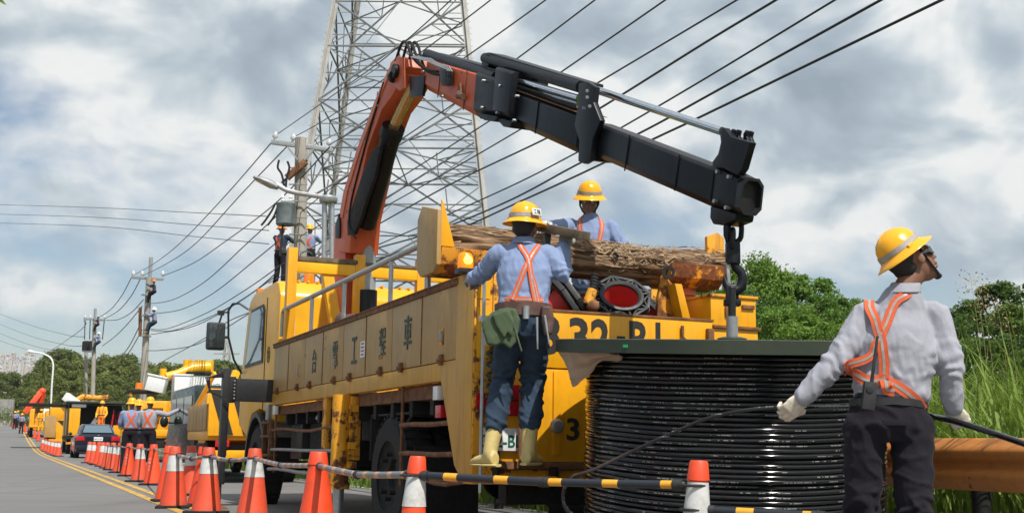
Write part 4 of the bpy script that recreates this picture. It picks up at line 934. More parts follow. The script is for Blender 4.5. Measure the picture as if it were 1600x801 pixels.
def cone(px, py, Y, kind, label, group, z=None):
    p = at(px, py, Y); g_ = gz(p.x, p.y) if z is None else z
    o = CONE[kind]
    if kind in _used: o = dup(o, None, None)
    _used.add(kind); rnd_ = random.Random(int(px * 7 + py)); o.location = (p.x, p.y, g_); o.rotation_euler = (R_(rnd_.uniform(-1.5, 1.5)), R_(rnd_.uniform(-1.5, 1.5)), rnd_.uniform(-.5, .5)); o['label'] = label; o['group'] = group; return o
G1 = 'traffic cones along the yellow line'
cones = []
def C_(*a): c = cone(*a, G1); cones.append(c); return c
c1083 = C_(1083, 722, 5.6, 'slim', 'slim cone with a dirty white band in front of the cable reel')
c645 = C_(645, 714, 6.35, 'slim', 'slim cone at the left end of the black and yellow bar')
c495 = C_(496, 707, 8.6, 'plain', 'bright all orange cone in front of the yellow jack leg')
c397 = C_(398, 701, 11.9, 'band', 'orange and white cone in front of the front wheel of the crane truck')
c327 = C_(327, 698, 12.9, 'band', 'orange and white cone just left of the thin black outrigger leg')
c275 = C_(276, 695, 14.0, 'band', 'orange and white cone standing on the yellow line, leftmost of the large near ones')
c303 = C_(302, 692, 17.2, 'band', 'pale orange cone standing back from the line in front of the chevron truck')
C_(266, 695, 15.4, 'plain', 'orange cone half hidden right behind the cone on the yellow line')
C_(318, 698, 14.4, 'plain', 'orange cone half hidden behind its neighbour next to the thin outrigger leg')
for px, Y, k, lab in ((242, 21.0, 'row', 'all orange lettered cone, right end of the dense row beside the sedan'),
                      (221, 22.6, 'band', 'banded cone second from the right end of the dense row'),
                      (203, 26.0, 'row', 'all orange lettered cone, third from the right of the dense row'),
                      (189, 28.6, 'band', 'banded cone fourth from the right end of the dense row'),
                      (177, 31.0, 'band', 'banded cone just right of the sedan tail lamp'),
                      (169, 33.0, 'band', 'banded cone below the right tail lamp of the sedan'),
                      (162, 35.0, 'band', 'banded cone between the licence plate and right tail lamp of the sedan'),
                      (155, 37.0, 'plain', 'orange cone below the licence plate of the sedan'),
                      (148, 38.6, 'band', 'banded cone by the left rear wheel of the sedan'),
                      (141, 40.0, 'band', 'leftmost cone of the dense row, at the sedan bumper')):
    C_(px, 689, Y, k, lab)
for i, (px, Y) in enumerate(((93, 55), (88, 58), (83, 61), (78, 64), (73, 67), (68, 70))):
    C_(px, 681, Y, 'band', ['nearest and largest cone of the far row by the chevron gate', 'second nearest cone of the far row by the chevron gate', 'third cone of the far row by the chevron gate', 'fourth cone of the far row by the chevron gate', 'fifth cone of the far row, beyond the chevron gate', 'farthest cone of the far row by the chevron gate'][i])
for i, (px, Y) in enumerate(((61, 88), (55, 94), (45, 102), (39, 110), (32, 122), (24, 128), (20, 128))):
    C_(px, 672, Y, 'plain', ['orange cone right of the group of far workers', 'orange cone between two far workers, right one', 'orange cone between two far workers, middle one', 'orange cone behind the far workers in the middle', 'orange cone left of the middle far worker', 'orange cone beside the leftmost far worker, right one', 'orange cone beside the leftmost far worker, left one'][i])
# ------------------------------------------------------------------ striped bars hung between the cones
def bar_mat(name, c1, c2, per, duty, ph=0.0):
    t = Mt(name); sp = t.N('ShaderNodeSeparateXYZ'); tc = t.N('ShaderNodeTexCoord'); t.L(tc.outputs['Object'], sp.inputs[0])
    m = t.mth('LESS_THAN', t.mth('FRACT', t.mth('ADD', t.mth('DIVIDE', sp.outputs[0], per), ph)), duty)
    n = t.noise(20, 4); t.set(t.mix(m, t.mix(n, sc(c1, .7), c1), t.mix(n, sc(c2, .8), c2)), .33, 0, .5); return t.m
BM = bar_mat('striped_bar_black_yellow', (.020, .024, .035), (.80, .38, .03), .30, .27, .33); BM2 = bar_mat('striped_bar_faded', (.16, .17, .20), (.62, .30, .14), .28, .30)
def barrier(a, b, r, mat, label, sag=.0, joint=True, bold=False):
    a = V(a); b = V(b); x = (b - a); L = x.length; x.normalize(); y = V((0, 0, 1)).cross(x).normalized(); z = x.cross(y)
    m = Matrix(((x.x, y.x, z.x, a.x), (x.y, y.y, z.y, a.y), (x.z, y.z, z.z, a.z), (0, 0, 0, 1)))
    t = thing('barrier_bar', label, 'barrier bar', mat=m, group='striped bars between the cones')
    mid = L * .5; mb = MB(); mb.tube([(.05, 0, 0), (mid * .5, 0, -sag * .55), (mid, 0, -sag)], r, 14); mb.build('tube', mat, t, True)
    mb = MB(); mb.tube([(mid, 0, -sag), (mid * 1.5, 0, -sag * .55), (L - .10, 0, 0)], r * .93, 14); mb.build('tube', mat, t, True)
    mb = MB(); mb.tube([(mid - .03, 0, -sag), (mid + .03, 0, -sag)], r * 1.18, 14)
    mb.tube([(mid - .004, 0, -sag), (mid + .004, 0, -sag)], r * 1.35, 14); mb.build('joint', 'black_pl', t, True)
    for e, s in ((0, 1), (L, -1)):
        mb = MB(); mb.tube([(e + s * .05, 0, 0), (e + s * .10, 0, 0)], r * 1.25, 14); mb.tube([(e + s * .06 + .07 * s * 0, 0, 0), (e + s * .02, 0, 0)], [r * 1.1, r * .5], 12)
        P = [(e + .062 * math.cos(q), .062 * math.sin(q), .0) for q in [2 * math.pi * k / 20 for k in range(20)]]
        mb.tube(P, .007, 6, closed=True); mb.build('end_ring', 'black_pl', t, True)
    return t
def ctop(c, h=.61): return V(c.location) + V((0, 0, h))
barrier(ctop(c645, .60), ctop(c1083, .585), .021, BM, 'black and yellow striped bar in front of the ladder worker and the reel', .01)
e2 = at(1290, 806, 5.35); barrier(ctop(c1083, .475), V((ctop(c1083, .475) + (e2 - ctop(c1083, .475)) * 1.9)), .020, BM, 'black and yellow bar low at the foot of the man in the grey shirt', .0)
for a, b, lab in ((c495, c645, 'faded striped bar between the all orange cone and the slim cone'), (c397, c495, 'faded striped bar in front of the wheel guard rails'), (c327, c397, 'faded striped bar crossing the front wheel of the crane truck'), (c275, c327, 'faded striped bar left of the thin outrigger leg')):
    barrier(ctop(a, .60), ctop(b, .60), .021, BM2, lab, .03)
row = [c for c in cones if c.location.y > 20 and c.location.y < 45]; row.sort(key=lambda c: c.location.y)
prev = c275
for c, lab in zip(row[:6], ('pale bar from the large cones to the dense row', 'pale bar at the right end of the dense row', 'pale bar over the second gap of the dense row', 'pale bar over the third gap of the dense row', 'pale bar over the fourth gap of the dense row', 'pale bar over the gap right of the sedan')):
    barrier(ctop(prev, .62), ctop(c, .62), .018, BM2, lab, .02); prev = c
# ------------------------------------------------------------------ people
def remesh(mb, vox, sm=2, name='m'):
    me = bpy.data.meshes.new('tmp'); me.from_pydata(mb.v, [], mb.f); me.validate()
    b = bmesh.new(); b.from_mesh(me); bmesh.ops.recalc_face_normals(b, faces=b.faces); b.to_mesh(me); b.free()
    o = bpy.data.objects.new('tmp', me); col.objects.link(o)
    md = o.modifiers.new('r', 'REMESH'); md.mode = 'VOXEL'; md.voxel_size = vox; md.use_smooth_shade = True
    if sm: s_ = o.modifiers.new('s', 'SMOOTH'); s_.iterations = sm; s_.factor = .5
    dg = bpy.context.evaluated_depsgraph_get(); r = bpy.data.meshes.new_from_object(o.evaluated_get(dg)); r.name = name
    bpy.data.objects.remove(o); bpy.data.meshes.remove(me); return r
def wrinkle(me, amp, sc_=(9, 9, 22), seed=0.0, folds=()):
    """cloth folds: ridged noise, stronger round the joints listed in folds [(point, radius, axis)]"""
    nr = [v.normal.copy() for v in me.vertices]
    for v, n in zip(me.vertices, nr):
        p = v.co; q = V((p.x * sc_[0] + seed, p.y * sc_[1], p.z * sc_[2] + p.x * 6))
        d = (1 - abs(noise.noise(q)) * 2.6); d = max(d, -.4) * abs(d) * .8 + .35 * noise.noise(q * 2.3 + V((5, 5, 5)))
        a = amp
        for c, r, ax in folds:
            w = (p - c); k = math.exp(-(w.length / r) ** 2); a += amp * 1.2 * k; d += k * math.sin(w.dot(ax) * 130 + 7 * noise.noise(p * 12)) * .5
        v.co = p + n * (d * a)
def limb(mb, P, r, seg=14, sub=3, ref=None):
    P = [V(p) for p in P]; Q = smooth_pts(P, sub); R2 = []
    for i in range(len(Q)):
        u = i / sub; a = int(min(u, len(P) - 1)); b = min(a + 1, len(P) - 1); t = u - a
        ra, rb = r[a], r[b]
        R2.append(tuple(x + (y - x) * t for x, y in zip(ra, rb)) if isinstance(ra, tuple) else ra + (rb - ra) * t)
    mb.tube(Q, R2, seg, ref=ref); mb.ell(Q[0], R2[0] if not isinstance(R2[0], tuple) else min(R2[0])); mb.ell(Q[-1], R2[-1] if not isinstance(R2[-1], tuple) else min(R2[-1])); return mb
def hand(mb, wr, d, pn, side, curl=.5, s=1.0):
    """wr wrist, d finger direction, pn palm normal (the way fingers curl), side +1: thumb on +x"""
    d = V(d).normalized(); pn = V(pn); pn = (pn - d * pn.dot(d)).normalized(); x = d.cross(pn) * side; wr = V(wr)
    mb.tube([wr - d * .03 * s, wr + d * .01 * s, wr + d * .05 * s, wr + d * .09 * s], [(.024 * s, .026 * s), (.020 * s, .030 * s), (.018 * s, .041 * s), (.014 * s, .040 * s)], 14, ref=pn)
    for k in range(4):
        L = (.040, .044, .042, .033)[k] * s; b = wr + d * (.088 - .006 * abs(k - 1.3)) * s + x * (.031 - .0205 * k) * s; a = curl * .5; p = [b]; dd = d.copy()
        pp = pn.copy()
        for j, f in enumerate((1, .68, .55)):
            ang = curl * (1.0 + .12 * k) * (.9 + .25 * j)
            dd, pp = dd * math.cos(ang) + pp * math.sin(ang), pp * math.cos(ang) - dd * math.sin(ang)
            p.append(p[-1] + dd * L * f)
        mb.tube(p, [.0105 * s, .0100 * s, .0092 * s, .0080 * s], 8); mb.ell(p[-1], .0082 * s, seg=8, rings=6)
        mb.ell(p[0], .0112 * s, seg=8, rings=6)
    t0 = wr + d * .030 * s + x * .030 * s + pn * .006 * s; t1 = t0 + (x * .7 + d * .75 + pn * .35).normalized() * .036 * s; t2 = t1 + (d * .9 + pn * (.3 + curl * .6) - x * .15).normalized() * .030 * s
    mb.tube([t0 - x * .012, t0, t1, t2], [.014 * s, .0145 * s, .012 * s, .0095 * s], 8); mb.ell(t2, .0096 * s, seg=8, rings=6)
def basis(fwd, up):
    f = V(fwd).normalized(); u = V(up); u = (u - f * u.dot(f)).normalized(); r = f.cross(u); return Matrix((r, f, u)).transposed()   # x right, y face, z up
def helmet(root, c, B, s, mat, detail=True, band=True):
    h = MB(); n = 40 if detail else 16
    prof = [(.001, .145), (.03, .143), (.06, .134), (.088, .112), (.107, .080), (.117, .040), (.121, .012), (.128, .004), (.150, -.010), (.166, -.022), (.167, -.026), (.150, -.016), (.124, -.004), (.112, .0)]
    P = []; F = []
    for r, z in prof:
        for k in range(n):
            a = 2 * math.pi * k / n; x = math.cos(a) * r; y = math.sin(a) * r * 1.14 + .004; zz = z
            if detail and r < .125 and z > .02: zz += .006 * max(0, 1 - abs(x) / .012) * (1 if abs(y) < .11 else 0)
            if r > .13: zz -= .006 * abs(math.cos(a)); y += .012 * max(0, math.sin(a)) * (r - .12) / .04
            P.append(B @ (V((x, y, zz)) * s) + c)
    for i in range(len(prof) - 1):
        for k in range(n): F.append((i * n + k, (i + 1) * n + k, (i + 1) * n + (k + 1) % n, i * n + (k + 1) % n))
    h.add(P, F); ho = h.build('helmet', mat, root, True, ang=50)
    if detail and band:
        b = MB(); P = []; n2 = 48
        for z, r in ((.016, .1215), (.048, .1185)):
            for k in range(n2):
                a = 2 * math.pi * k / n2; P.append(B @ (V((math.cos(a) * (r + .0015), math.sin(a) * (r + .0015) * 1.14 + .004, z)) * s) + c)
        b.add(P, [(k, (k + 1) % n2, n2 + (k + 1) % n2, n2 + k) for k in range(n2)]); b.build('reflective_band', 'silver', ho, True)
        for sx in (-1, 1):
            k = MB(); k.box(B @ (V((sx * .124, -.01, .010)) * s) + c, (.012, .03, .016), B); k.build('slot_clip', mat, ho, bevel=.003)
    return ho
def head_mesh(c, B, s, neck, vox, detail=True, look=None):
    m = MB()
    def p(x, y, z): return B @ (V((x, y, z)) * s) + c
    m.ell(p(0, -.015, .035), (.077 * s, .093 * s, .088 * s), B, 20, 14); m.ell(p(0, .02, -.02), (.066 * s, .075 * s, .085 * s), B, 20, 14)
    m.ell(p(0, .045, -.075), (.045 * s, .042 * s, .036 * s), B); m.ell(p(0, .074, -.095), (.022 * s, .018 * s, .018 * s), B)
    m.ell(p(0, .082, .030), (.052 * s, .018 * s, .014 * s), B)
    m.tube([p(0, .088, .022), p(0, .108, -.008), p(0, .121, -.024), p(0, .098, -.036)], [(.010 * s), (.012 * s), (.016 * s), (.010 * s)], 10)
    for q in (-1, 1):
        m.ell(p(q * .014, .099, -.026), (.009 * s, .011 * s, .008 * s), B, 8, 6)
        m.ell(p(q * .038, .072, -.018), (.022 * s, .018 * s, .020 * s), B)
        if detail:
            m.ell(p(q * .079, -.008, -.005), (.009 * s, .019 * s, .031 * s), B @ Matrix.Rotation(q * -.35, 3, 'Z'), 12, 8)
            m.ell(p(q * .031, .0845, .006), (.0125 * s, .009 * s, .0085 * s), B, 10, 8)
    m.ell(p(0, .096, -.040), (.022 * s, .012 * s, .014 * s), B); m.ell(p(0, .102, -.053), (.024 * s, .011 * s, .007 * s), B); m.ell(p(0, .099, -.067), (.021 * s, .011 * s, .008 * s), B)
    return m
def person(name, label, J, C, group=None, vox=.010, detail=True, sz=1.0, parts=None):
    """J: world joints; C: materials"""
    J = {k: V(q) for k, q in J.items()}
    foot = (J['anL'] + J['anR']) / 2; foot.z = min(J['anL'].z, J['anR'].z) - .09 * sz
    root = thing(name, label, 'person', foot, group=group)
    j = {k: (q - foot if k not in ('face', 'up', 'hdL', 'hdR', 'pnL', 'pnR', 'toeL', 'toeR') else q) for k, q in J.items()}
    s = sz; rt = (j['shR'] - j['shL']).normalized(); hr = (j['hipR'] - j['hipL']).normalized(); B = basis(j['face'], j['up'])
    dp = C.get('depth', 1.0)
    # continuous body: head, neck, trunk, arms, legs
    hs_ = s; b = head_mesh(j['head'], B, s * C.get('head_s', .96), None, vox, detail)
    b.tube([j['head'] - B @ V((0, .012, .05)) * s, j['neck'], j['neck'] + (j['chest'] - j['neck']) * .25], [.052 * s, .054 * s, .062 * s], 16)
    b.tube([j['neck'] + (j['chest'] - j['neck']) * .1, j['chest'], j['pel']], [(.05 * s, .07 * s), (.09 * s, .13 * s), (.09 * s, .12 * s)], 16, ref=rt.cross(V((0, 0, 1))))
    for q in 'LR':
        limb(b, [j['sh' + q], j['el' + q], j['wr' + q]], [.045 * s, .036 * s, .026 * s], 10); limb(b, [j['hip' + q], j['kn' + q], j['an' + q]], [.075 * s, .05 * s, .035 * s], 10)
        if not C.get('glove'): hand(b, j['wr' + q], j['hd' + q], j['pn' + q], 1 if q == 'L' else -1, .35, s)
    body = remesh(b, min(vox, .0062) if detail else vox, 1, 'body'); body.materials.append(M['skin']); bo = link('body', body, root)
    if detail:
        # eyes and brows
        for q in (-1, 1):
            e = MB(); e.ell(j['head'] + B @ (V((q * .031, .0895, .006)) * s), .0095 * s, seg=12, rings=8); eo = e.build('eye', 'white', bo, True)
            e = MB(); e.ell(j['head'] + B @ (V((q * .031, .0975, .006)) * s), (.004 * s, .002 * s, .004 * s), B, 10, 6); e.build('iris', 'hair', eo, True)
            e = MB(); e.tube([j['head'] + B @ (V((q * .016, .099, .023)) * s), j['head'] + B @ (V((q * .035, .097, .027)) * s), j['head'] + B @ (V((q * .052, .084, .022)) * s)], [.003 * s, .004 * s, .002 * s], 6); e.build('eyebrow', 'hair', bo, True)
        e = MB(); e.ell(j['head'] + B @ (V((0, -.030, .034)) * s), (.077 * s, .088 * s, .080 * s), B, 20, 14)
        e.ell(j['head'] + B @ (V((0, -.052, -.015)) * s), (.066 * s, .046 * s, .048 * s), B, 14, 10)
        h_ = remesh(e, .006, 1, 'hair'); h_.materials.append(M['hair']); link('hair', h_, root)
    # shirt
    t = MB(); up = (j['neck'] - j['pel']); fw = rt.cross(up.normalized()); ch = j['chest']; w = C.get('girth', 1.0)
    sm = (j['shL'] + j['shR']) / 2; hw = (j['shR'] - j['shL']).length / 2
    lv = [(j['pel'] + up * -.04, .140 * w, .096), (j['pel'] + up * .10, .162 * w, .114), (j['pel'].lerp(ch, .45), .158 * w, .112), (ch, .185 * w, .125), (ch.lerp(sm, .6), hw + .005, .118), (sm + up.normalized() * .025, hw * .80, .088), (sm.lerp(j['neck'], .65) + up.normalized() * .02, .085, .075), (j['neck'] + up.normalized() * .015, .062, .064)]
    t.tube([q[0] for q in lv], [(q[1] * s, q[2] * s * dp) for q in lv], 28, ref=rt)
    for q in 'LR':
        a, e, r = j['sh' + q], j['el' + q], j['wr' + q]; sg = -1 if q == 'L' else 1
        a2 = a - rt * sg * .03
        limb(t, [a2, a, a.lerp(e, .45), e, e.lerp(r, .5), r], [.060 * s, .066 * s, .063 * s, .056 * s, .050 * s, .044 * s], 16)
        limb(t, [r.lerp(e, .12), r.lerp(e, -.02)], [.046 * s, .043 * s], 14, 1)
    sh = remesh(t, vox, 2, 'shirt')
    if detail: wrinkle(sh, .0062, (17, 17, 6), sum(map(ord, name + label)) % 50, [(j['elL'], .10, (j['wrL'] - j['elL']).normalized()), (j['elR'], .10, (j['wrR'] - j['elR']).normalized()), (j['pel'], .2, V((0, 0, .5)))])
    sh.materials.append(M[C['shirt']]); sho = link('shirt', sh, root)
    if detail:
        cl = MB(); n = 28; P = []; un = (j['head'] - j['neck']).normalized()
        for z, r in ((-.012, .078), (.030, .066), (.034, .062), (-.008, .070)):
            for k in range(n):
                a = 2 * math.pi * k / n; P.append(j['neck'] + rt * math.cos(a) * r * s + fw * math.sin(a) * r * s * 1.05 + un * (z - .012 * math.sin(a)) * s)
        cl.add(P, [(i * n + k, i * n + (k + 1) % n, ((i + 1) % 4) * n + (k + 1) % n, ((i + 1) % 4) * n + k) for i in range(4) for k in range(n)]); cl.build('collar', C['shirt'], sho, True)
    # trousers
    t = MB(); hc = (j['hipL'] + j['hipR']) / 2
    t.tube([j['pel'] + up * .04, j['pel'], hc, hc - V((0, 0, .06))], [(.150 * w * s, .110 * s * dp), (.160 * w * s, .12 * s * dp), (.175 * w * s, .125 * s * dp), (.12 * s, .10 * s)], 24, ref=hr)
    kr = C.get('leg', 1.0)
    for q in 'LR':
        h, k, a = j['hip' + q], j['kn' + q], j['an' + q]
        limb(t, [h, h.lerp(k, .5), k, k.lerp(a, .5), a.lerp(k, C.get('hem', .05))], [.095 * s * kr, .086 * s * kr, .074 * s * kr, .072 * s * kr, .070 * s * kr], 18)
    tr = remesh(t, vox, 2, 'trousers')
    if detail: wrinkle(tr, .010, (8, 8, 12), 3.3, [(j['knL'], .13, V((0, 0, .5))), (j['knR'], .13, V((0, 0, .5))), (j['anL'].lerp(j['knL'], .3), .1, V((0, 0, .6))), (j['anR'].lerp(j['knR'], .3), .1, V((0, 0, .6)))])
    tr.materials.append(M[C['trousers']]); tro = link('trousers', tr, root)
    # boots
    for q in 'LR':
        a = j['an' + q]; td = j['toe' + q].normalized(); t = MB(); z0 = -.085 * s
        if C.get('tall'): limb(t, [a.lerp(j['kn' + q], .60), a.lerp(j['kn' + q], .3), a], [.056 * s, .053 * s, .046 * s], 16)
        t.ell(a + V((0, 0, -.01)), (.048 * s, .048 * s, .06 * s)); t.tube([a - td * .055 * s + V((0, 0, -.045)) * s, a + td * .04 * s + V((0, 0, -.045)) * s, a + td * .12 * s + V((0, 0, -.055)) * s, a + td * .18 * s + V((0, 0, -.062)) * s], [(.040 * s, .038 * s), (.040 * s, .042 * s), (.030 * s, .048 * s), (.018 * s, .034 * s)], 14, ref=(0, 0, 1))
        bm_ = remesh(t, vox, 2, 'boot'); bm_.materials.append(M[C['boots']]); bo2 = link('boot', bm_, root)
        if detail:
            t = MB(); ps = [a + td * x * s + V((0, 0, -.083 * s)) for x in (-.09, -.03, .05, .12, .19)]; t.tube(ps, [(.010 * s, .025 * s), (.011 * s, .042 * s), (.011 * s, .045 * s), (.011 * s, .050 * s), (.010 * s, .026 * s)], 12, ref=(0, 0, 1)); t.build('sole', 'rubber' if C['boots'] != 'boot_y' else 'boot_y', bo2, True)
    if C.get('glove'):
        for q in 'LR':
            t = MB(); hand(t, j['wr' + q], j['hd' + q], j['pn' + q], C.get('thumb' + q, 1), C.get('curl' + q, .5), s * 1.10)
            back = (j['el' + q] - j['wr' + q]).normalized(); t.tube([j['wr' + q] + back * .055 * s, j['wr' + q] + back * .015 * s, j['wr' + q] - back * .02 * s], [.045 * s if C.get('cuff') else .033 * s, .036 * s, .030 * s], 14)
            g_ = remesh(t, .004 if detail else vox, 1, 'glove'); g_.materials.append(M[C['glove']]); link('glove', g_, root)
    helmet(root, j['head'] + B @ (V(C.get('hoff', (0, -.010, .050))) * s), B @ (Matrix.Rotation(R_(C.get('htilt', 0)), 3, 'X')), s * C.get('hs', .86), C.get('helmet', 'helmet'), detail)
    root['_'] = 0; del root['_']
    return root, j, B, rt, fw, dict(shirt=sho, trousers=tro, body=bo)
def bvh_of(o): return BVHTree.FromPolygons([v.co.copy() for v in o.data.vertices], [tuple(p.vertices) for p in o.data.polygons])
def strap(root, bvh, P, w, name='harness_strap', off=.006, mat='harness', stripe='silver', sub=8):
    Q = smooth_pts(P, sub); pts = []; nr = []
    for q in Q:
        c, n, i, d = bvh.find_nearest(q)
        if c is None: c, n = q, V((0, -1, 0))
        pts.append(c); nr.append(n)
    for _ in range(8 if sub >= 8 else 1):
        nr = [(nr[max(i - 1, 0)] + nr[i] * 1.5 + nr[min(i + 1, len(nr) - 1)]).normalized() for i in range(len(nr))]
        pts = [pts[i] if i in (0, len(pts) - 1) else (pts[i - 1] + pts[i] * 2 + pts[i + 1]) / 4 for i in range(len(pts))]
    def rib(hw, o1, o2):
        R = []
        for i, p in enumerate(pts):
            t = (pts[min(i + 1, len(pts) - 1)] - pts[max(i - 1, 0)]).normalized(); x = t.cross(nr[i]).normalized(); n = nr[i]
            for sx, oo in ((-hw, o1), (hw, o1), (hw, o2), (-hw, o2)): R.append(p + x * sx + n * oo)
        m = len(pts); F = [(i * 4 + k, i * 4 + (k + 1) % 4, (i + 1) * 4 + (k + 1) % 4, (i + 1) * 4 + k) for i in range(m - 1) for k in range(4)] + [(3, 2, 1, 0), tuple((m - 1) * 4 + k for k in range(4))]
        mb = MB(); mb.add(R, F); return mb
    o = rib(w / 2, off - .004, off + .002).build(name, mat, root, True, ang=50)
    if stripe: rib(w * .13, off + .002, off + .0035).build('reflective_stripe', stripe, o, True, ang=50)
    return o
# ---- man in the grey shirt, foreground right, seen from behind, looking up to the right
Y0 = 5.35
def a0(px, py, dy=0): return at(px, py, Y0 + dy)
fgJ = dict(head=a0(1424, 409), face=(.84, .30, .42), up=(-.46, .05, .86), neck=a0(1413, 452, -.01), chest=a0(1402, 545, .0), pel=a0(1390, 628, .0),
    shL=a0(1354, 493, .03), shR=a0(1462, 493, -.02), elL=a0(1305, 566, .0), wrL=a0(1256, 618, .02), elR=a0(1484, 570, -.06), wrR=a0(1489, 634, -.02),
    hdL=(-.62, .25, -.70), pnL=(-.2, .9, .1), hdR=(.42, .25, -.75), pnR=(.3, .85, .3),
    hipL=a0(1352, 668, .0), hipR=a0(1424, 668, -.01), knL=a0(1347, 805, .04), knR=a0(1428, 812, -.04), anL=a0(1338, 938, .05), anR=a0(1436, 940, -.03), toeL=(.1, 1, 0), toeR=(.35, .95, 0))
P0 = person('person', 'man in grey shirt and sunglasses looking up, back turned, holding the cable', fgJ, dict(shirt='shirt_grey', trousers='trouser_dk', boots='rubber', glove='glove', helmet='helmet', girth=1.02, leg=1.0, hs=.79, hoff=(0, -.026, .058), head_s=1.02, curlL=.55, curlR=.95, thumbL=1, thumbR=-1, depth=1.05, htilt=10, hem=.0), vox=.0085)
root, j, B, rt, fw, po = P0; bv = bvh_of(po['shirt']); bt = bvh_of(po['trousers'])
def f0(px, py, dy=-.15): return a0(px, py, dy) - root.location
S1 = [f0(1360, 462, -.02), f0(1362, 480, -.12), f0(1371, 515), f0(1381, 560), f0(1388, 600)]
strap(root, bv, [f0(1352, 500, .14), f0(1357, 464, .06), f0(1360, 470, -.08), f0(1366, 500), f0(1376, 540), f0(1386, 590)], .044)
strap(root, bv, [f0(1440, 480, .14), f0(1432, 458, .06), f0(1418, 461, -.07), f0(1398, 468, -.1), f0(1382, 490), f0(1374, 515)], .042)
strap(root, bv, [f0(1372, 520), f0(1356, 550), f0(1344, 575), f0(1334, 590, -.1)], .038)
strap(root, bv, [f0(1326, 580, .0), f0(1345, 588, -.12), f0(1372, 590), f0(1398, 598), f0(1424, 618), f0(1448, 640, -.08)], .048)
strap(root, bv, [f0(1386, 590), f0(1392, 604), f0(1400, 612)], .05)
# belt and radio
P = []; c = j['pel'] + V((0, 0, .0))
for k in range(32):
    a = 2 * math.pi * k / 32; q = c + rt * math.cos(a) * .19 + fw * math.sin(a) * .14; P.append(q)
mb = MB(); Q = []
for q in P:
    cc, n, i, d = bt.find_nearest(q); cc = cc if cc else q; n = (q - c).normalized(); Q += [cc + n * .001 + V((0, 0, -.016)), cc + n * .006 + V((0, 0, -.016)), cc + n * .006 + V((0, 0, .016)), cc + n * .001 + V((0, 0, .016))]
mb.add(Q, [(i * 4 + k, i * 4 + (k + 1) % 4, ((i + 1) % 32) * 4 + (k + 1) % 4, ((i + 1) % 32) * 4 + k) for i in range(32) for k in range(4)]); mb.build('belt', 'black_pl', root, True)
rad = MB(); rp_ = a0(1358, 618, -.19); rad.box((0, 0, 0), (.055, .03, .12), Matrix.Rotation(.15, 3, 'Y'))
rad.tube([(.012, 0, .05), (.045, -.005, .26)], [.009, .006], 8); rad.tube([(.0, -.016, .03), (.0, -.02, .03)], .018, 10)
ro = rad.build('radio', 'black_pl', None, bevel=.004, origin=(0, 0, 0)); ro.location = rp_; tag(ro, 'black walkie-talkie with antenna clipped on the belt of the man in grey', 'radio')
for sx in (1,):
    pk = MB(); q = a0(1340 + 60 * (sx > 0), 660, -.13) - root.location; cc, n, i, d = bt.find_nearest(q); bb_ = basis(-n, (0, 0, 1)); pk.box(cc + n * .004, (.11, .007, .028), bb_); pk.build('pocket_flap', 'trouser_dk', po['trousers'], bevel=.003)
# sunglasses and chin strap
H = j['head']
def hd(x, y, z): return H + B @ V((x, y, z))
g_ = MB(); 
g_.tube([hd(.083, -.01, .010), hd(.080, .05, .008), hd(.070, .075, .006), hd(.045, .100, .006), hd(0, .108, .007), hd(-.045, .100, .006), hd(-.070, .075, .006), hd(-.083, -.01, .010)], [(.006, .003), (.007, .003), (.020, .004), (.021, .004), (.012, .004), (.021, .004), (.020, .004), (.006, .003)], 10, ref=B @ V((0, 0, 1)))
g_.build('sunglasses', 'glass', root, True)
for sx in (1, -1):
    g_ = MB(); g_.tube([hd(.079 * sx, .015, .045), hd(.077 * sx, .022, -.01), hd(.066 * sx, .038, -.06), hd(.040 * sx, .065, -.098), hd(0, .088, -.115)], [(.008, .0025)] * 4 + [(.009, .003)], 8, ref=B @ V((sx, 0, 0))); g_.build('chin_strap', 'black_pl', root, True)
g_ = MB(); g_.ell(hd(0, .088, -.112), (.024, .014, .014), B); g_.build('chin_cup', 'black_pl', root, True)
g_ = MB(); g_.ell(hd(-.07, .0, .0), .001); 
# ---- worker climbing the tail of the truck, back to us
Y1 = 7.55
def a1(px, py, dy=0): return at(px, py, Y1 + dy)
w1J = dict(head=a1(820, 357, .0), face=(.28, .95, .04), up=(.05, .0, 1), neck=a1(818, 378, -.01), chest=a1(820, 430, -.02), pel=a1(817, 490, -.05),
    shL=a1(780, 397, .0), shR=a1(856, 398, .0), elL=a1(752, 428, .12), wrL=a1(739, 435, .16), elR=a1(880, 428, -.02), wrR=a1(880, 386, .02),
    hdL=(.1, .95, .10), pnL=(.1, .1, -1), hdR=(.25, .12, .9), pnR=(-.1, .9, -.2),
    hipL=a1(797, 513, -.05), hipR=a1(838, 513, -.05), knL=a1(786, 592, .10), knR=a1(833, 592, .12), anL=a1(766, 705, -.02), anR=a1(826, 703, -.02), toeL=(-.55, .75, 0), toeR=(.35, .9, 0))
P1 = person('person', 'worker in blue shirt and cream boots on the truck step, lifting a plank', w1J, dict(shirt='shirt_blue', trousers='trouser_nv', boots='boot_y', glove='glove_g', helmet='helmet', tall=True, hem=.40, girth=.98, leg=1.0, cuff=True, curlL=.85, curlR=.55, thumbL=1, thumbR=-1, curlL2=1), vox=.0095)
root, j, B, rt, fw, po = P1; bv = bvh_of(po['shirt']); bt = bvh_of(po['trousers'])
def f1(px, py, dy=-.16): return a1(px, py, dy) - root.location
strap(root, bv, [f1(812, 380, .0), f1(814, 384, -.1), f1(826, 400), f1(831, 430), f1(838, 472)], .036)
strap(root, bv, [f1(842, 384, .0), f1(838, 388, -.1), f1(824, 410), f1(812, 440), f1(800, 468)], .036)
strap(root, bv, [f1(822, 410), f1(836, 440), f1(843, 472)], .030)
strap(root, bv, [f1(776, 468, .0), f1(800, 466), f1(825, 468), f1(846, 470, -.1)], .036)
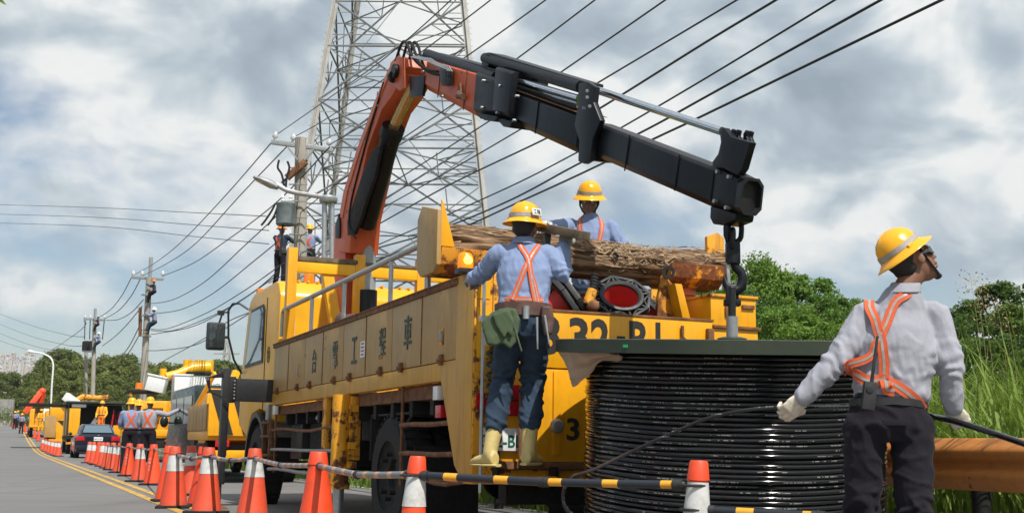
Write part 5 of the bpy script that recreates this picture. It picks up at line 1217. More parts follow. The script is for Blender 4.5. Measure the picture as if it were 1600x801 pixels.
mb = MB(); Q = []; c = j['pel'] + V((0, 0, .01))
for k in range(32):
    a = 2 * math.pi * k / 32; n = (rt * math.cos(a) * .15 + fw * math.sin(a) * .11); q = c + n * 1.12; n = n.normalized(); Q += [q + V((0, 0, -.04)), q + n * .014 + V((0, 0, -.04)), q + n * .014 + V((0, 0, .045)), q + V((0, 0, .045))]
mb.add(Q, [(i * 4 + k, i * 4 + (k + 1) % 4, ((i + 1) % 32) * 4 + (k + 1) % 4, ((i + 1) % 32) * 4 + k) for i in range(32) for k in range(4)]); mb.build('tool_belt', 'leather', root, True)
mb = MB(); mb.tube([f1(822, 478, -.19), f1(822, 498, -.19)], .022, 12); mb.tube([f1(800, 486, -.17), f1(800, 494, -.17)], .018, 10); mb.build('buckle', 'steel', root, True)
def pouch(P, th, mat, name, seed=0):
    mb = MB(); n = 14; front = []; mb2 = MB()
    mb2.prism([f1(x, y, -.17) for x, y in P], (0, -.03, 0), (0, th, 0)); me = remesh(mb2, .008, 3, name); wrinkle(me, .006, (10, 10, 10), seed); me.materials.append(M[mat]); return link(name, me, root)
po_ = pouch([(752, 505), (768, 488), (792, 480), (806, 484), (812, 500), (806, 535), (798, 545), (785, 535), (776, 540), (762, 538)], .06, 'bag_green', 'tool_bag', 2)
pouch([(768, 492), (795, 484), (803, 500), (800, 526), (793, 520), (788, 530), (781, 519), (776, 511)], -.055, 'bag_green', 'bag_flap', 8)
pouch([(846, 478), (860, 480), (866, 500), (862, 522), (850, 522), (846, 500)], .05, 'leather', 'pouch', 5)
for (x0, y0, x1, y1, m_) in ((800, 500, 815, 548, 'bag_green'), (839, 495, 840, 545, 'steel'), (851, 492, 858, 536, 'steel'), (848, 495, 852, 520, 'black_pl')):
    mb = MB(); mb.tube([f1(x0, y0, -.20), f1(x1, y1, -.20)], [.009, .005], 8); mb.build('tool_handle', m_, root, True)
hb = MB(); H = j['head']; 
for k in range(6):
    pass
a = R_(-38); q = H + B @ V((math.cos(a) * .112, math.sin(a) * .135, .112)); nn = (B @ V((math.cos(a), math.sin(a), .30))).normalized(); bb_ = basis(-nn, (0, 0, 1)); q2 = H + B @ V((math.cos(a) * .118, math.sin(a) * .130, .095))
st = MB(); st.box(q2 + nn * .006, (.070, .008, .046), bb_); so_ = st.build('helmet_sticker', 'white', root, bevel=.002)
lettering('工程', .055, .032, q2 + nn * .0115, bb_ @ V((1, 0, 0)), bb_ @ V((0, 0, 1)), 'ink', so_, .001)
# ---- worker on the deck behind the log, facing us
Y2 = 9.75
def a2(px, py, dy=0): return at(px, py, Y2 + dy)
w2J = dict(head=a2(921, 315, .0), face=(-.15, -.95, -.30), up=(.02, -.25, 1), neck=a2(923, 342, .02), chest=a2(924, 385, .02), pel=a2(922, 448, .05),
    shL=a2(955, 356, .02), shR=a2(889, 353, .02), elL=a2(972, 388, -.05), wrL=a2(955, 415, -.30), elR=a2(858, 356, -.45), wrR=a2(851, 352, -.95),
    hdR=(-.25, -.9, .0), pnR=(.2, -.2, -.95), hdL=(-.6, -.6, -.3), pnL=(0, -.3, -.9),
    hipL=a2(941, 470, .05), hipR=a2(903, 470, .05), knL=a2(944, 540, -.03), knR=a2(900, 540, -.03), anL=a2(946, 612, .05), anR=a2(898, 612, .05), toeL=(.1, -1, 0), toeR=(-.1, -1, 0))
P2 = person('person', 'worker in orange braces facing us from behind the log on the truck', w2J, dict(shirt='shirt_blue', trousers='trouser_nv', boots='boot_y', glove='glove', helmet='helmet', girth=.96, curlL=.6, curlR=.55, thumbL=-1, thumbR=1), vox=.0105)
root, j, B, rt, fw, po = P2; bv = bvh_of(po['shirt'])
def f2(px, py, dy=-.16): return a2(px, py, dy) - root.location
strap(root, bv, [f2(936, 336, .0), f2(942, 350, -.08), f2(940, 370), f2(935, 392), f2(928, 410)], .04)
strap(root, bv, [f2(908, 335, .0), f2(904, 350, -.08), f2(905, 375), f2(908, 410)], .04)
H = j['head']
for sx in (1, -1):
    g_ = MB(); g_.tube([H + B @ V((.080 * sx, .02, .035)), H + B @ V((.074 * sx, .045, -.03)), H + B @ V((.05 * sx, .06, -.075)), H + B @ V((0, .085, -.118))], [(.008, .0025)] * 4, 8, ref=B @ V((sx, 0, 0))); g_.build('chin_strap', 'black_pl', root, True)
# the plate the two men hold
pc = a1(877, 361, .03); mb = MB(); x = (a1(914, 357, .0) - a1(842, 364, .35)); mb.box((0, 0, 0), (x.length, .10, .055), basis(V((0, 0, 1)).cross(x.normalized()), (0, -.35, 1))); o = mb.build('timber_block', 'logcore', None, bevel=.004, origin=(0, 0, 0)); o.location = pc; tag(o, 'grey weathered plank passed between the two men above the tailgate', 'plank')
mb = MB(); mb.box((0, 0, 0), (.055, .03, .16), Matrix.Rotation(.1, 3, 'Y')); o = mb.build('pad_handle', 'black_pl', None, bevel=.006, origin=(0, 0, 0)); o.location = a1(853, 384, .1); tag(o, 'dark block hanging under the plank beside the log', 'block')
# ---- far people: a few simple poses, copied
def far_person(px, Y, facing, label, group=None, shirt='shirt_blue', trousers='trouser_dk', boots='rubber', arms=0, helm='helmet', z=None, feet=None, harness=True, sc_=1.0, name='person', lean=0.0, climb=False):
    p = at(px, 600, Y) if feet is None else V(feet); g0 = V((p.x, p.y, (gz(p.x, p.y) if feet is None else p.z)))
    if z is not None: g0.z = z
    f = V((math.sin(R_(facing)), math.cos(R_(facing)), 0)); r = V((f.y, -f.x, 0)); s = sc_
    def q(x, y, z): return g0 + (r * x + f * y + V((0, 0, z))) * s
    ar = {0: dict(elL=q(-.26, .02, 1.12), elR=q(.26, .02, 1.12), wrL=q(-.22, .16, .92), wrR=q(.22, .16, .92)),
          1: dict(elL=q(-.24, .05, 1.14), elR=q(.40, .10, 1.36), wrL=q(-.16, .26, 1.02), wrR=q(.60, .20, 1.47)),
          2: dict(elL=q(-.24, .22, 1.30), elR=q(.24, .22, 1.30), wrL=q(-.16, .45, 1.42), wrR=q(.16, .45, 1.42)),
          3: dict(elL=q(-.24, .10, 1.14), elR=q(.24, .10, 1.14), wrL=q(-.08, .30, 1.08), wrR=q(.08, .30, 1.08))}[arms]
    J = dict(head=q(0, .02 + lean, 1.60), face=f + V((0, 0, .05)), up=(0, 0, 1), neck=q(0, lean * .9, 1.47), chest=q(0, lean * .6, 1.26), pel=q(0, 0, 1.0), shL=q(-.19, lean * .8, 1.40), shR=q(.19, lean * .8, 1.40),
        hipL=q(-.09, 0, .93), hipR=q(.09, 0, .93), knL=q(-.11, .04, .50), knR=q(.12, .02, .50), anL=q(-.12, -.03, .09), anR=q(.14, .0, .09), toeL=f, toeR=f, hdL=(0, 0, -1), hdR=f, pnL=f, pnR=(0, 0, -1))
    if climb:   # legs bent, sitting back in a climbing belt with the feet on the pole
        J.update(knL=q(-.12, .26, .86), knR=q(.12, .22, .72), anL=q(-.10, .36, .44), anR=q(.10, .34, .30), hipL=q(-.09, -.06, .95), hipR=q(.09, -.06, .95), pel=q(0, -.05, 1.02))
    J.update(ar); vx = .016 if Y < 40 else .026
    rt_, j, B, rt, fw, po = person(name, label, J, dict(shirt=shirt, trousers=trousers, boots=boots, helmet=helm, glove='glove' if arms == 1 else None), group, vx, False, s)
    if harness:
        bv = bvh_of(po['shirt']); w = .05 * s
        def L(x, y, z): return q(x, y, z) - rt_.location
        for sg in (-1, 1):
            strap(rt_, bv, [L(sg * .10, 0, 1.46), L(sg * .08, -.14, 1.36), L(-sg * .02, -.16, 1.2), L(-sg * .12, -.12, 1.06)], w, stripe=None, sub=3); strap(rt_, bv, [L(sg * .10, 0.02, 1.46), L(sg * .10, .14, 1.36), L(sg * .09, .15, 1.06)], w, stripe=None, sub=3)
        mb = MB(); mb.tube([L(.17 * math.cos(a), .125 * math.sin(a), 1.04) for a in [2 * math.pi * k / 16 for k in range(16)]], (.02), 6, closed=True); mb.build('belt', 'leather', rt_, True)
    return rt_
# ------------------------------------------------------------------ guard rail, wall
def rail(name, label, l, f0, f1, z, mat, posts, group=None):
    t = thing(name, label, 'guard rail', rp(l, f0), 0, group); o0 = t.location.copy()
    prof = [(-.004, .156), (-.016, .152), (-.028, .138), (-.055, .112), (-.072, .094), (-.080, .076), (-.076, .056), (-.058, .036), (-.030, .014), (-.022, 0), (-.030, -.014), (-.058, -.036), (-.076, -.056), (-.080, -.076), (-.072, -.094), (-.055, -.112), (-.028, -.138), (-.016, -.152), (-.004, -.156)]
    n = int((f1 - f0) / 4) + 1; 
    for i in range(n):
        a = f0 + 4 * i; b = min(f1, a + 4.02); P = []
        for f in (a, b):
            for x, y in prof: P.append(rp(l + x, f, z + y) - o0)
            for x, y in prof[::-1]: P.append(rp(l + x + .006, f, z + y) - o0)
        m = len(prof) * 2; F = [(k, (k + 1) % m, m + (k + 1) % m, m + k) for k in range(m)]; mb = MB(); mb.add(P, F); mb.build('beam', mat, t, True, ang=70)
    for f in posts:
        mb = MB(); P = rp(l + .12, f) - o0; mb.tube([P - V((0, 0, .3)), P + V((0, 0, z + .12))], .057, 16); mb.build('post', 'dark', t, True)
        mb = MB(); mb.box(rp(l + .04, f, z) - o0, (.08, .08, .20), Matrix.Rotation(YAW, 3, 'Z')); mb.build('spacer', 'steel', t, bevel=.004)
    return t
M['rail_paint'] = painted('orange_rail_paint', (.50, .19, .045), .22, .5, True, .5)
gp = at(1530, 725, 7.2); GL = gp.x * RR.x + gp.y * RR.y; GF = gp.x * RD.x + gp.y * RD.y
rail('guard_rail', 'weathered orange guard rail behind the man in the grey shirt', GL, GF - 8.5, GF + 46, gp.z, 'rail_paint', [GF - 7, GF - 4.2, GF - .5 + .62, GF + 3.8, GF + 7.8, GF + 11.8, GF + 15.8, GF + 19.8, GF + 27.8, GF + 36])
# far wall at the bend
a = at(-40, 655, 150); b = at(19, 655, 150)
mb = MB(); c = rp(0, 0); p = (a + b) / 2; mb.box((p.x, p.y, gz(p.x, p.y) + 1.9), ((b - a).length, .5, 3.0), Matrix.Rotation(.1, 3, 'Z')); o = mb.build('retaining_wall', 'wallc'); tag(o, 'grey concrete retaining wall at the far left edge of the bend', 'wall')
mb = MB(); a = at(-60, 665, 140); b = at(17, 664, 140); p = (a + b) / 2; mb.box((p.x, p.y, gz(p.x, p.y) + .3), ((b - a).length, .4, .7)); o = mb.build('low_wall', 'kerb'); tag(o, 'low pale concrete parapet where the road bends away', 'wall')
# ------------------------------------------------------------------ poles, wires
def pole(px, Y, ptop, r0, r1, label, base=None):
    t = at(px[1], ptop, Y); b = at(px[0], 640, Y); g0 = V((b.x + (b.x - t.x) * .4, b.y, gz(b.x, b.y))); 
    rt_ = thing('utility_pole', label, 'utility pole', g0); mb = MB(); mb.tube([(0, 0, -.3), t - g0], [r0, r1], 20); mb.build('shaft', 'concrete', rt_, True)
    return rt_, t
def insulator(root, p, s=1.0):
    mb = MB(); mb.lathe([(.02, 0), (.02, .05), (.06, .06), (.07, .09), (.045, .10), (.06, .115), (.06, .14), (.035, .15), (.04, .19), (.02, .20)], 14, p); mb.v = [tuple(V(p) + (V(q) - V(p)) * s) for q in mb.v]; return mb.build('insulator', 'white', root, True)
p1, t1 = pole((467, 470), 30, 216, .205, .15, 'tall concrete utility pole with a transformer between the cab and the lattice tower'); o1 = p1.location.copy()
def b1(px, py, dy=0): return at(px, py, 30 + dy) - o1
mb = MB(); mb.bar(b1(424, 222), b1(518, 234), .10, .12); mb.build('crossarm', 'steel', p1, bevel=.01)
for x, y in ((430, 219), (458, 222), (514, 230)): insulator(p1, b1(x, y), 1.15)
for a, b in (((450, 231), (466, 250)), ((490, 234), (474, 252)), ((440, 286), (480, 250))): mb = MB(); mb.bar(b1(*a, -.2), b1(*b, -.2), .05, .05); mb.build('brace', 'steel' if a[0] != 440 else 'dark', p1)
mb = MB(); mb.bar(b1(448, 278, -.25), b1(478, 252, -.25), .14, .16); mb.build('crossarm', 'rust', p1, bevel=.01)
mb = MB(); q = b1(447, 334, -.3); mb.lathe([(.22, 0), (.25, .03), (.25, .50), (.26, .52), (.26, .56), (.1, .62), (.001, .64)], 20, q - V((0, 0, .3))); tr_ = mb.build('transformer', plain('transformer_grey', (.16, .19, .20), .5, .2), p1, True)
for dx in (-.1, .1): mb = MB(); mb.lathe([(.03, 0), (.05, .05), (.03, .08), (.05, .12), (.02, .2)], 10, q + V((dx, 0, .3))); mb.build('bushing', 'white', tr_, True)
for k, pts in enumerate((((436, 250), (434, 262), (440, 272), (444, 290)), ((449, 252), (452, 262), (448, 278), (446, 300)), ((430, 318), (424, 330), (414, 345), (408, 352)), ((434, 322), (428, 338), (418, 352)), ((442, 350), (440, 370), (438, 400)))):
    mb = MB(); mb.tube(smooth_pts([b1(x, y, -.35) for x, y in pts], 4), .028, 6); mb.build('drop_wire', 'black', p1, True)
for k in range(6): mb = MB(); q = b1(459, 262 + 26 * k, -.25); mb.tube([q - V((.12, 0, 0)), q + V((.35, 0, 0))], .02, 6); mb.build('step_bolt', 'steel', p1)
p2, t2 = pole((222, 233), 62, 433, .20, .15, 'concrete utility pole with two climbers, right of the three far poles'); o2 = p2.location.copy()
def b2(px, py, dy=0): return at(px, py, 62 + dy) - o2
mb = MB(); mb.bar(b2(205, 433), b2(255, 436), .12, .14); mb.build('crossarm', 'steel', p2, bevel=.01)
mb = MB(); mb.tube([b2(234, 440), b2(236, 402)], .10, 10); mb.build('top_rod', 'steel', p2, True)
for x in (208, 222, 254): insulator(p2, b2(x, 432), 1.6)
mb = MB(); mb.bar(b2(219, 480), b2(219, 525), .14, .14); mb.build('bracket', 'rust', p2)
for y in (460, 492, 524): mb = MB(); mb.tube([b2(221, y, -.2), b2(236, y + 1, -.2)], .05, 6); mb.build('step_bolt', 'steel', p2)
p3, t3 = pole((144, 148), 98, 500, .21, .15, 'concrete utility pole farther off with two climbers, by the street lamp'); o3 = p3.location.copy()
def b3(px, py, dy=0): return at(px, py, 98 + dy) - o3
mb = MB(); mb.bar(b3(131, 498), b3(163, 500), .14, .16); mb.build('crossarm', 'steel', p3)
mb = MB(); mb.tube([b3(148, 500), b3(149, 482)], .12, 8); mb.build('top_rod', 'steel', p3, True)
for x in (133, 141, 163): mb = MB(); mb.bar(b3(x, 500), b3(x - 1 if x < 160 else x - 3, 530), .06, .06); mb.build('drop_wire', 'black', p3); insulator(p3, b3(x, 498), 1.6)
p4, t4 = pole((133, 135), 101, 532, .17, .15, 'thin pole with a transformer bank just left of the far climbed pole'); o4 = p4.location.copy()
mb = MB(); 
for x in (132, 136, 141): mb = MB(); mb.lathe([(.22, 0), (.22, .7), (.1, .8)], 12, at(x, 547, 100) - o4); mb.build('transformer', 'dark', p4, True)
mb = MB(); mb.bar(at(129, 548, 100) - o4, at(144, 549, 100) - o4, .2, .15); mb.bar(at(133, 560, 100.6) - o4, at(143, 561, 100.6) - o4, .1, .1); mb.build('platform', 'steel', p4)
# climbers
def climber(px, py_feet, Y, facing, label, **k):
    f = at(px, py_feet, Y); return far_person(0, Y, facing, label, group=None, feet=f, climb=True, arms=2, **k)
climber(239, 530, 61.6, 262, 'climber in light blue shirt and white helmet, lower one on the nearer pole', shirt='shirt_blue', trousers='trouser_nv', boots='boot_y', helm='helmet_w', sc_=.95)
climber(239, 478, 61.6, 262, 'climber in dark clothes near the crossarm, upper one on the nearer pole', shirt='trouser_nv', trousers='trouser_dk', helm='amber', sc_=.80)
climber(153, 552, 97.6, 262, 'climber in blue shirt, lower one on the far pole', shirt='shirt_blue', trousers='trouser_nv', helm='helmet_w', sc_=1.0)
climber(152, 521, 97.6, 262, 'climber in dark shirt just under the top of the far pole', shirt='trouser_nv', trousers='trouser_dk', helm='trouser_nv', sc_=.8)
# lamp on a twin tube post beside pole 1
sl_ = thing('street_lamp', 'street lamp with twin silver tubes and long arm left of the crane', 'street lamp', (at(512, 640, 24).x, 24, 0)); ol_ = sl_.location.copy()
def bl(px, py, dy=0): return at(px, py, 24 + dy) - ol_
for x in (507, 519): mb = MB(); mb.tube([V((bl(x, 640).x, 0, 0)), bl(x, 312)], .052, 12); mb.build('tube', 'steel', sl_, True)
mb = MB(); mb.lathe([(.17, 0), (.19, .03), (.19, .10), (.16, .14), (.001, .17)], 18, bl(513, 317)); mb.build('cap', 'steel', sl_, True)
mb = MB(); mb.tube(smooth_pts([bl(508, 308), bl(480, 304), bl(450, 298), bl(432, 288)], 4), [.05] * 13, 10); mb.build('arm', 'steel', sl_, True)
mb = MB(); mb.tube([bl(434, 293), bl(424, 288), bl(410, 282), bl(397, 277)], [(.05, .08), (.09, .15), (.075, .16), (.03, .09)], 16, ref=(0, 0, 1)); mb.build('lamp_head', 'grey', sl_, True)
mb = MB(); mb.tube([bl(422, 291), bl(408, 285), bl(399, 281)], [(.03, .10), (.03, .12), (.015, .07)], 12, ref=(0, 0, 1)); mb.build('lamp_glass', 'brass', sl_, True)
# far street lamp
fl = thing('street_lamp', 'slim curved street lamp standing beyond the yellow trucks, left', 'street lamp', rp(0, 0)); fl.location = at(81, 630, 105); fl.location.z = gz(fl.location.x, fl.location.y); of = fl.location.copy()
def bf(px, py): return at(px, py, 105) - of
mb = MB(); mb.tube([V((0, 0, 0))] + smooth_pts([bf(81, 600), bf(83, 575), bf(82, 564), bf(77, 557), bf(66, 552), bf(52, 549.5)], 4), .075, 10); mb.build('lamp_post', 'white', fl, True)
mb = MB(); mb.tube([bf(54, 550), bf(48, 549), bf(43, 548)], [(.08, .1), (.16, .22), (.08, .1)], 10); mb.build('lamp_head', 'white', fl, True)
def WD(px): return 7.5 / (.43 + (px - 800) / FPX)
def wire(pts, r=.016, label='', Yf=None, grp='overhead wires'):
    P = smooth_pts([at(p[0], p[1], p[2] if len(p) > 2 else (Yf or WD(p[0]))) for p in pts], 8); mb = MB(); mb.tube(P, r * .58, 6); o = mb.build('overhead_wire', 'black', None, True); return tag(o, label, 'wire', grp)
# from the near side of the road to the first pole
for i, (pts, lab) in enumerate([
    ([(430, 212), (516, 152), (605, 88), (705, 0), (760, -60)], 'overhead wire ending at the left insulator of the transformer pole'),
    ([(458, 215), (516, 182), (640, 95), (767, 0), (830, -55)], 'overhead wire ending at the middle insulator of the transformer pole'),
    ([(515, 226), (600, 176), (728, 89), (853, 0), (930, -60)], 'overhead wire ending at the right insulator of the transformer pole'),
    ([(436, 360), (520, 292), (618, 224), (708, 163), (805, 94), (930, 0), (1010, -60)], 'overhead wire meeting the upper frame at the gap of the first cylinder tray'),
    ([(436, 388), (520, 340), (589, 300), (655, 259), (771, 185), (875, 114), (1040, 0), (1130, -64)], 'overhead wire crossing the boom by the top cylinder tray'),
    ([(430, 418), (500, 380), (580, 335), (700, 268), (817, 200), (930, 132), (1152, 0), (1260, -66)], 'overhead wire crossing the boom behind the first bracket plate'),
    ([(420, 442), (490, 404), (572, 361), (700, 290), (854, 216), (933, 172), (1100, 68), (1213, 0), (1320, -66)], 'overhead wire passing under the boom, fourth from the lower right'),
    ([(420, 455), (500, 420), (570, 391), (668, 349), (800, 290), (900, 239), (970, 200), (1100, 124), (1305, 0), (1410, -64)], 'overhead wire passing under the boom, third from the lower right'),
    ([(424, 470), (500, 425), (566, 395), (668, 365), (790, 316), (900, 258), (1015, 200), (1100, 153), (1377, 0), (1480, -58)], 'thick overhead wire, second from the lower right'),
    ([(424, 478), (500, 440), (590, 406), (712, 360), (810, 316), (900, 275), (1030, 213), (1100, 180), (1472, 0), (1600, -60)], 'lowest and rightmost overhead wire, ending at the top edge above the man in grey')]):
    wire(pts, .026 if i in (8, 9, 6) else .021, lab)
for i, pts in enumerate([
    [(430, 216), (350, 308), (281, 380), (240, 412), (208, 430)], [(458, 219), (380, 300), (306, 380), (260, 412), (222, 431)], [(515, 230), (430, 318), (348, 380), (300, 412), (254, 431)],
    [(440, 330), (386, 380), (320, 440), (270, 468), (236, 474)], [(440, 372), (400, 405), (330, 460), (280, 484), (236, 490)], [(436, 416), (380, 455), (320, 490), (262, 513), (236, 514)],
    [(434, 424), (390, 460), (330, 494), (270, 516), (236, 516)], [(430, 432), (360, 480), (300, 510), (250, 520), (236, 522)], [(420, 470), (340, 520), (300, 540), (250, 547), (224, 547)],
    [(420, 478), (360, 500), (320, 528), (262, 560), (228, 580)]]): wire(pts, .03, ORD[i] + ' wire from the top between the transformer pole and the nearer climbed pole')
for i, pts in enumerate([
    [(206, 432), (190, 462), (172, 484), (152, 497)], [(220, 434), (205, 462), (185, 485), (163, 498)], [(224, 468), (205, 488), (184, 499), (164, 500)], [(222, 478), (200, 505), (180, 525), (160, 540)],
    [(222, 500), (205, 535), (190, 556), (170, 575)], [(222, 515), (205, 545), (195, 557), (180, 570)]]): wire(pts, .045, ORD[i] + ' overhead wire from the top between the two climbed poles')
for i, pts in enumerate([
    [(131, 500), (120, 520), (60, 560)], [(-40, 475, 260), (40, 505, 200), (100, 522, 150), (131, 526, 100)], [(-40, 490, 260), (40, 522, 200), (100, 538, 150), (131, 540, 100)], [(-40, 504, 260), (40, 536, 200), (100, 550, 150)], [(-40, 518, 260), (40, 545, 200), (96, 556, 150)]]): wire(pts, .05, ORD[i] + ' thin wire from the top running left from the far poles')
for i, y in enumerate((318, 333, 347)): wire([(-60, y, 400), (140, y + 6, 300), (300, y + 14 + 4 * i, 220), (420, y + 20 + 7 * i, 160)], .11, ORD[i] + ' faint high wire from the top crossing the sky at the left')
# ------------------------------------------------------------------ lattice tower
def tower():
    Yt = 72.0; t = thing('lattice_tower', 'huge pale steel lattice transmission tower rising behind the crane', 'lattice tower')
    lv = [0, 8.4, 15.2, 22.0, 28.8, 35.6]
    def hwid(z): return 7.35 - .112 * z
    cxp = at(618.6, 640, Yt + 5); c0 = V((cxp.x, cxp.y, 0)); t.location = c0; q = Matrix.Rotation(R_(0), 3, 'Z')
    def node(ix, iy, z): w = hwid(z); return q @ V((ix * w, iy * w, z)) + V((-.012 * z * 0, 0, 0))
    cs = [(-1, -1), (1, -1), (1, 1), (-1, 1)]
    M['tower'] = plain('tower_galvanised', (.38, .37, .35), .6, .25, .2, 1.0); 
    for a in cs:
        mb = MB()
        for i in range(len(lv) - 1):
            p = node(*a, lv[i]); r = node(*a, lv[i + 1]); mb.bar(p, r, .42, .06, up=q @ V((a[0], 0, 0))); mb.bar(p + q @ V((-a[0] * .18, -a[1] * .0, 0)) * 0, r, .06, .42, up=q @ V((a[0], 0, 0)))
        mb.build('leg', 'tower', t)
    M['tower_d'] = plain('tower_brace_steel', (.20, .205, .21), .6, .25, .2, 1.0)
    def br(p, r, w=.16): w *= .62; mb = MB(); mb.bar(p, r, w, .05); mb.bar(p, r, .05, w); return mb.build('brace', 'tower_d' if (p - r).length > 1.5 else 'tower', t)
    for s in range(4):
        a, b = cs[s], cs[(s + 1) % 4]
        for i in range(len(lv) - 1):
            z0, z1 = lv[i], lv[i + 1]; A0, B0, A1, B1 = node(*a, z0), node(*b, z0), node(*a, z1), node(*b, z1)
            wa, wb = (A0 - B0).length, (A1 - B1).length; k = wa / (wa + wb); X = A0.lerp(B1, k)
            br(A0, X, .20); br(X, B1, .20); br(B0, X, .20); br(X, A1, .20)
            ka = k; La = A0.lerp(A1, ka); Lb = B0.lerp(B1, ka); br(La, X, .18); br(X, Lb, .18)
            # redundants
            for P, Q_, U in ((A0, La, X), (B0, Lb, X)):
                m1 = P.lerp(U, .5); br(m1, P.lerp(Q_, .5), .10); br(m1, Q_, .10); br(m1, m1 + V((0, 0, 0)) + (Q_ - P) * .42, .10) if i > 0 else None
            for P, Q_, U in ((A1, La, X), (B1, Lb, X)):
                m1 = P.lerp(U, .5); br(m1, P.lerp(Q_, .5), .10); br(m1, Q_, .10); br(P.lerp(U, .75), P.lerp(Q_, .75), .08); br(P.lerp(U, .25), P.lerp(Q_, .25), .08)
            if i > 0: br(A0, B0, .14)
    for i in range(1, len(lv)):     # horizontal diaphragms, K-braced
        z = lv[i - 1] + (lv[i] - lv[i - 1]) * .52; N = [node(*a, z) for a in cs]
        Mid = [(N[s] + N[(s + 1) % 4]) / 2 for s in range(4)]
        for s in range(4): br(Mid[s], Mid[(s + 1) % 4], .13); br(N[s], (Mid[s] + Mid[s - 1]) / 2, .10)
        br(Mid[0], Mid[2], .12); br(Mid[1], Mid[3], .12)
        N2 = [node(*a, lv[i]) for a in cs]; M2 = [(N2[s] + N2[(s + 1) % 4]) / 2 for s in range(4)]
        for s in range(4): br(M2[s], M2[(s + 1) % 4], .12)
        for s in range(4): br(N[s].lerp(Mid[s], .5), M2[s], .08)
    # step pegs up two legs
    for a in ((-1, -1), (1, -1)):
        mb = MB()
        for k in range(70):
            z = 6 + k * .42; p = node(*a, z); mb.bar(p, p + q @ V((a[0] * .32, 0, .0)), .035, .035)
        o = mb.build('step_pegs', 'tower', t); tag(o, kind='stuff')
tower()
# ------------------------------------------------------------------ vehicles down the road
def vbox(t, name, a, b, mat, bevel=.03, parent=None): mb = MB(); mb.bb(a, b); return mb.build(name, mat, parent or t, bevel=bevel)
def chevrons(t, l0, l1, z0, z1, y, n=3):
    for k in range(n):
        w = (l1 - l0) / n; x = l0 + w * k; h = z1 - z0
        mb = MB(); mb.prism([(x, 0, z1), (x + w * .5, 0, z1), (min(l1, x + w * 1.2), 0, z0), (max(l0, x + w * .7), 0, z0)], (0, y, 0), (0, y - .006, 0)); mb.build('chevron', 'ink', t)
def vroot(name, label, cat, px, Y, l_off=0, rz=0): 
    p = at(px, 640, Y); g0 = V((p.x, p.y, gz(p.x, p.y))); return thing(name, label, cat, g0, YAW + rz)
# local frame: x right, y forward (away from us), origin = rear left corner on the road
# 1 crew truck with chevron gate
t = vroot('work_truck', 'yellow flatbed truck with black chevron rear board parked ahead of the crane truck', 'truck', 325, 22)
vbox(t, 'bed', (.0, 0, .78), (1.9, 2.5, .95), 'yellow'); vbox(t, 'side_gate', (0, .05, .95), (.05, 2.5, 1.45), 'yellow_dusty_shade', .01); vbox(t, 'side_gate', (1.85, .05, .95), (1.9, 2.5, 1.45), 'yellow', .01)
for k in range(6): vbox(t, 'side_plank', (-.02, .08 + .40 * k, .97), (-.002, .44 + .40 * k, 1.43), 'yellow_dusty_shade', .008)
g_ = vbox(t, 'tail_gate', (.0, -.05, .95), (1.9, 0, 1.45), 'yellow', .01); vbox(t, 'rear_board', (.0, -.1, .86), (1.9, -.05, 1.72), 'yellow', .01); chevrons(t, .01, 1.88, .88, 1.70, -.104, 5)
vbox(t, 'cab', (.35, 2.55, .6), (1.85, 3.5, 1.75), 'yellow_cab', .12); vbox(t, 'rear_window', (.6, 2.535, 1.3), (1.6, 2.56, 1.65), 'glass', .01); mb = MB(); mb.bar((.1, 2.3, 1.4), (.35, 1.6, 2.10), .06, .09); mb.build('rack', 'yellow_cab', t, bevel=.01)
mb = MB(); mb.bar((.30, .6, 1.3), (.62, .7, 2.1), .12, .12); mb.bar((.8, 1.2, 2.05), (1.9, 1.3, 2.1), .1, .1); mb.build('rack', 'yellow_cab', t, bevel=.01)
mb = MB(); mb.lathe([(.17, 0), (.17, .65), (.12, .75), (.07, .78), (.07, .9)], 18, (.75, .5, .97)); mb.build('water_bottle', 'glass_b', t, True)
vbox(t, 'lamp_bar', (.9, -.08, 1.74), (1.25, -.02, 1.9), 'lens_red', .01); vbox(t, 'bumper', (.1, -.06, .45), (1.85, .05, .6), 'yellow'); vbox(t, 'tail_lamp', (.15, -.09, .66), (.4, -.05, .78), 'lens_red', .01)
for x, y in ((.2, .8), (1.7, .8), (.45, 3.0), (1.7, 3.0)): wheel(t, x, y, .38, .2, 'grey', x > 1)
vbox(t, 'chassis', (.3, .1, .42), (1.6, 3.3, .72), 'dark')
# 2 dark van facing us
t = vroot('van', 'dark green van parked between the three workers and the chevron truck', 'van', 303, 26, 0, 0)
mb = MB(); prof = [(-.1, .35), (-.15, .9), (.05, 1.02), (.62, 1.88), (.85, 1.98), (4.2, 1.98), (4.45, 1.85), (4.55, 1.0), (4.55, .4)]; prof = [(4.4 - a, b) for a, b in prof]; mb.prism([(0, a, b) for a, b in prof], (0, 0, 0), (1.75, 0, 0))
M['van'] = plain('dark_green_car_paint', (.008, .016, .015), .30, 0, .1, 3, 0); bd = mb.build('body', 'van', t, bevel=.07)
mb = MB(); mb.prism([(0, 4.34, 1.05), (0, 3.80, 1.82), (0, 3.83, 1.84), (0, 4.38, 1.07)], (.12, 0, 0), (1.63, 0, 0)); mb.build('windscreen', 'glass_b', t)
for a, b in ((.75, 1.55), (1.65, 2.8), (2.9, 4.1)): mb = MB(); mb.prism([(0, 4.4 - a + (.28 if a < 1 else 0), 1.15), (0, 4.4 - a, 1.75), (0, 4.4 - b, 1.75), (0, 4.4 - b, 1.15)], (-.012, 0, 0), (-.002, 0, 0)); mb.build('side_window', 'glass', t)
for x in (.5, 1.1): mb = MB(); mb.bar((x, 4.38, 1.06), (x + .35, 4.10, 1.5), .02, .02); mb.build('wiper', 'black', t)
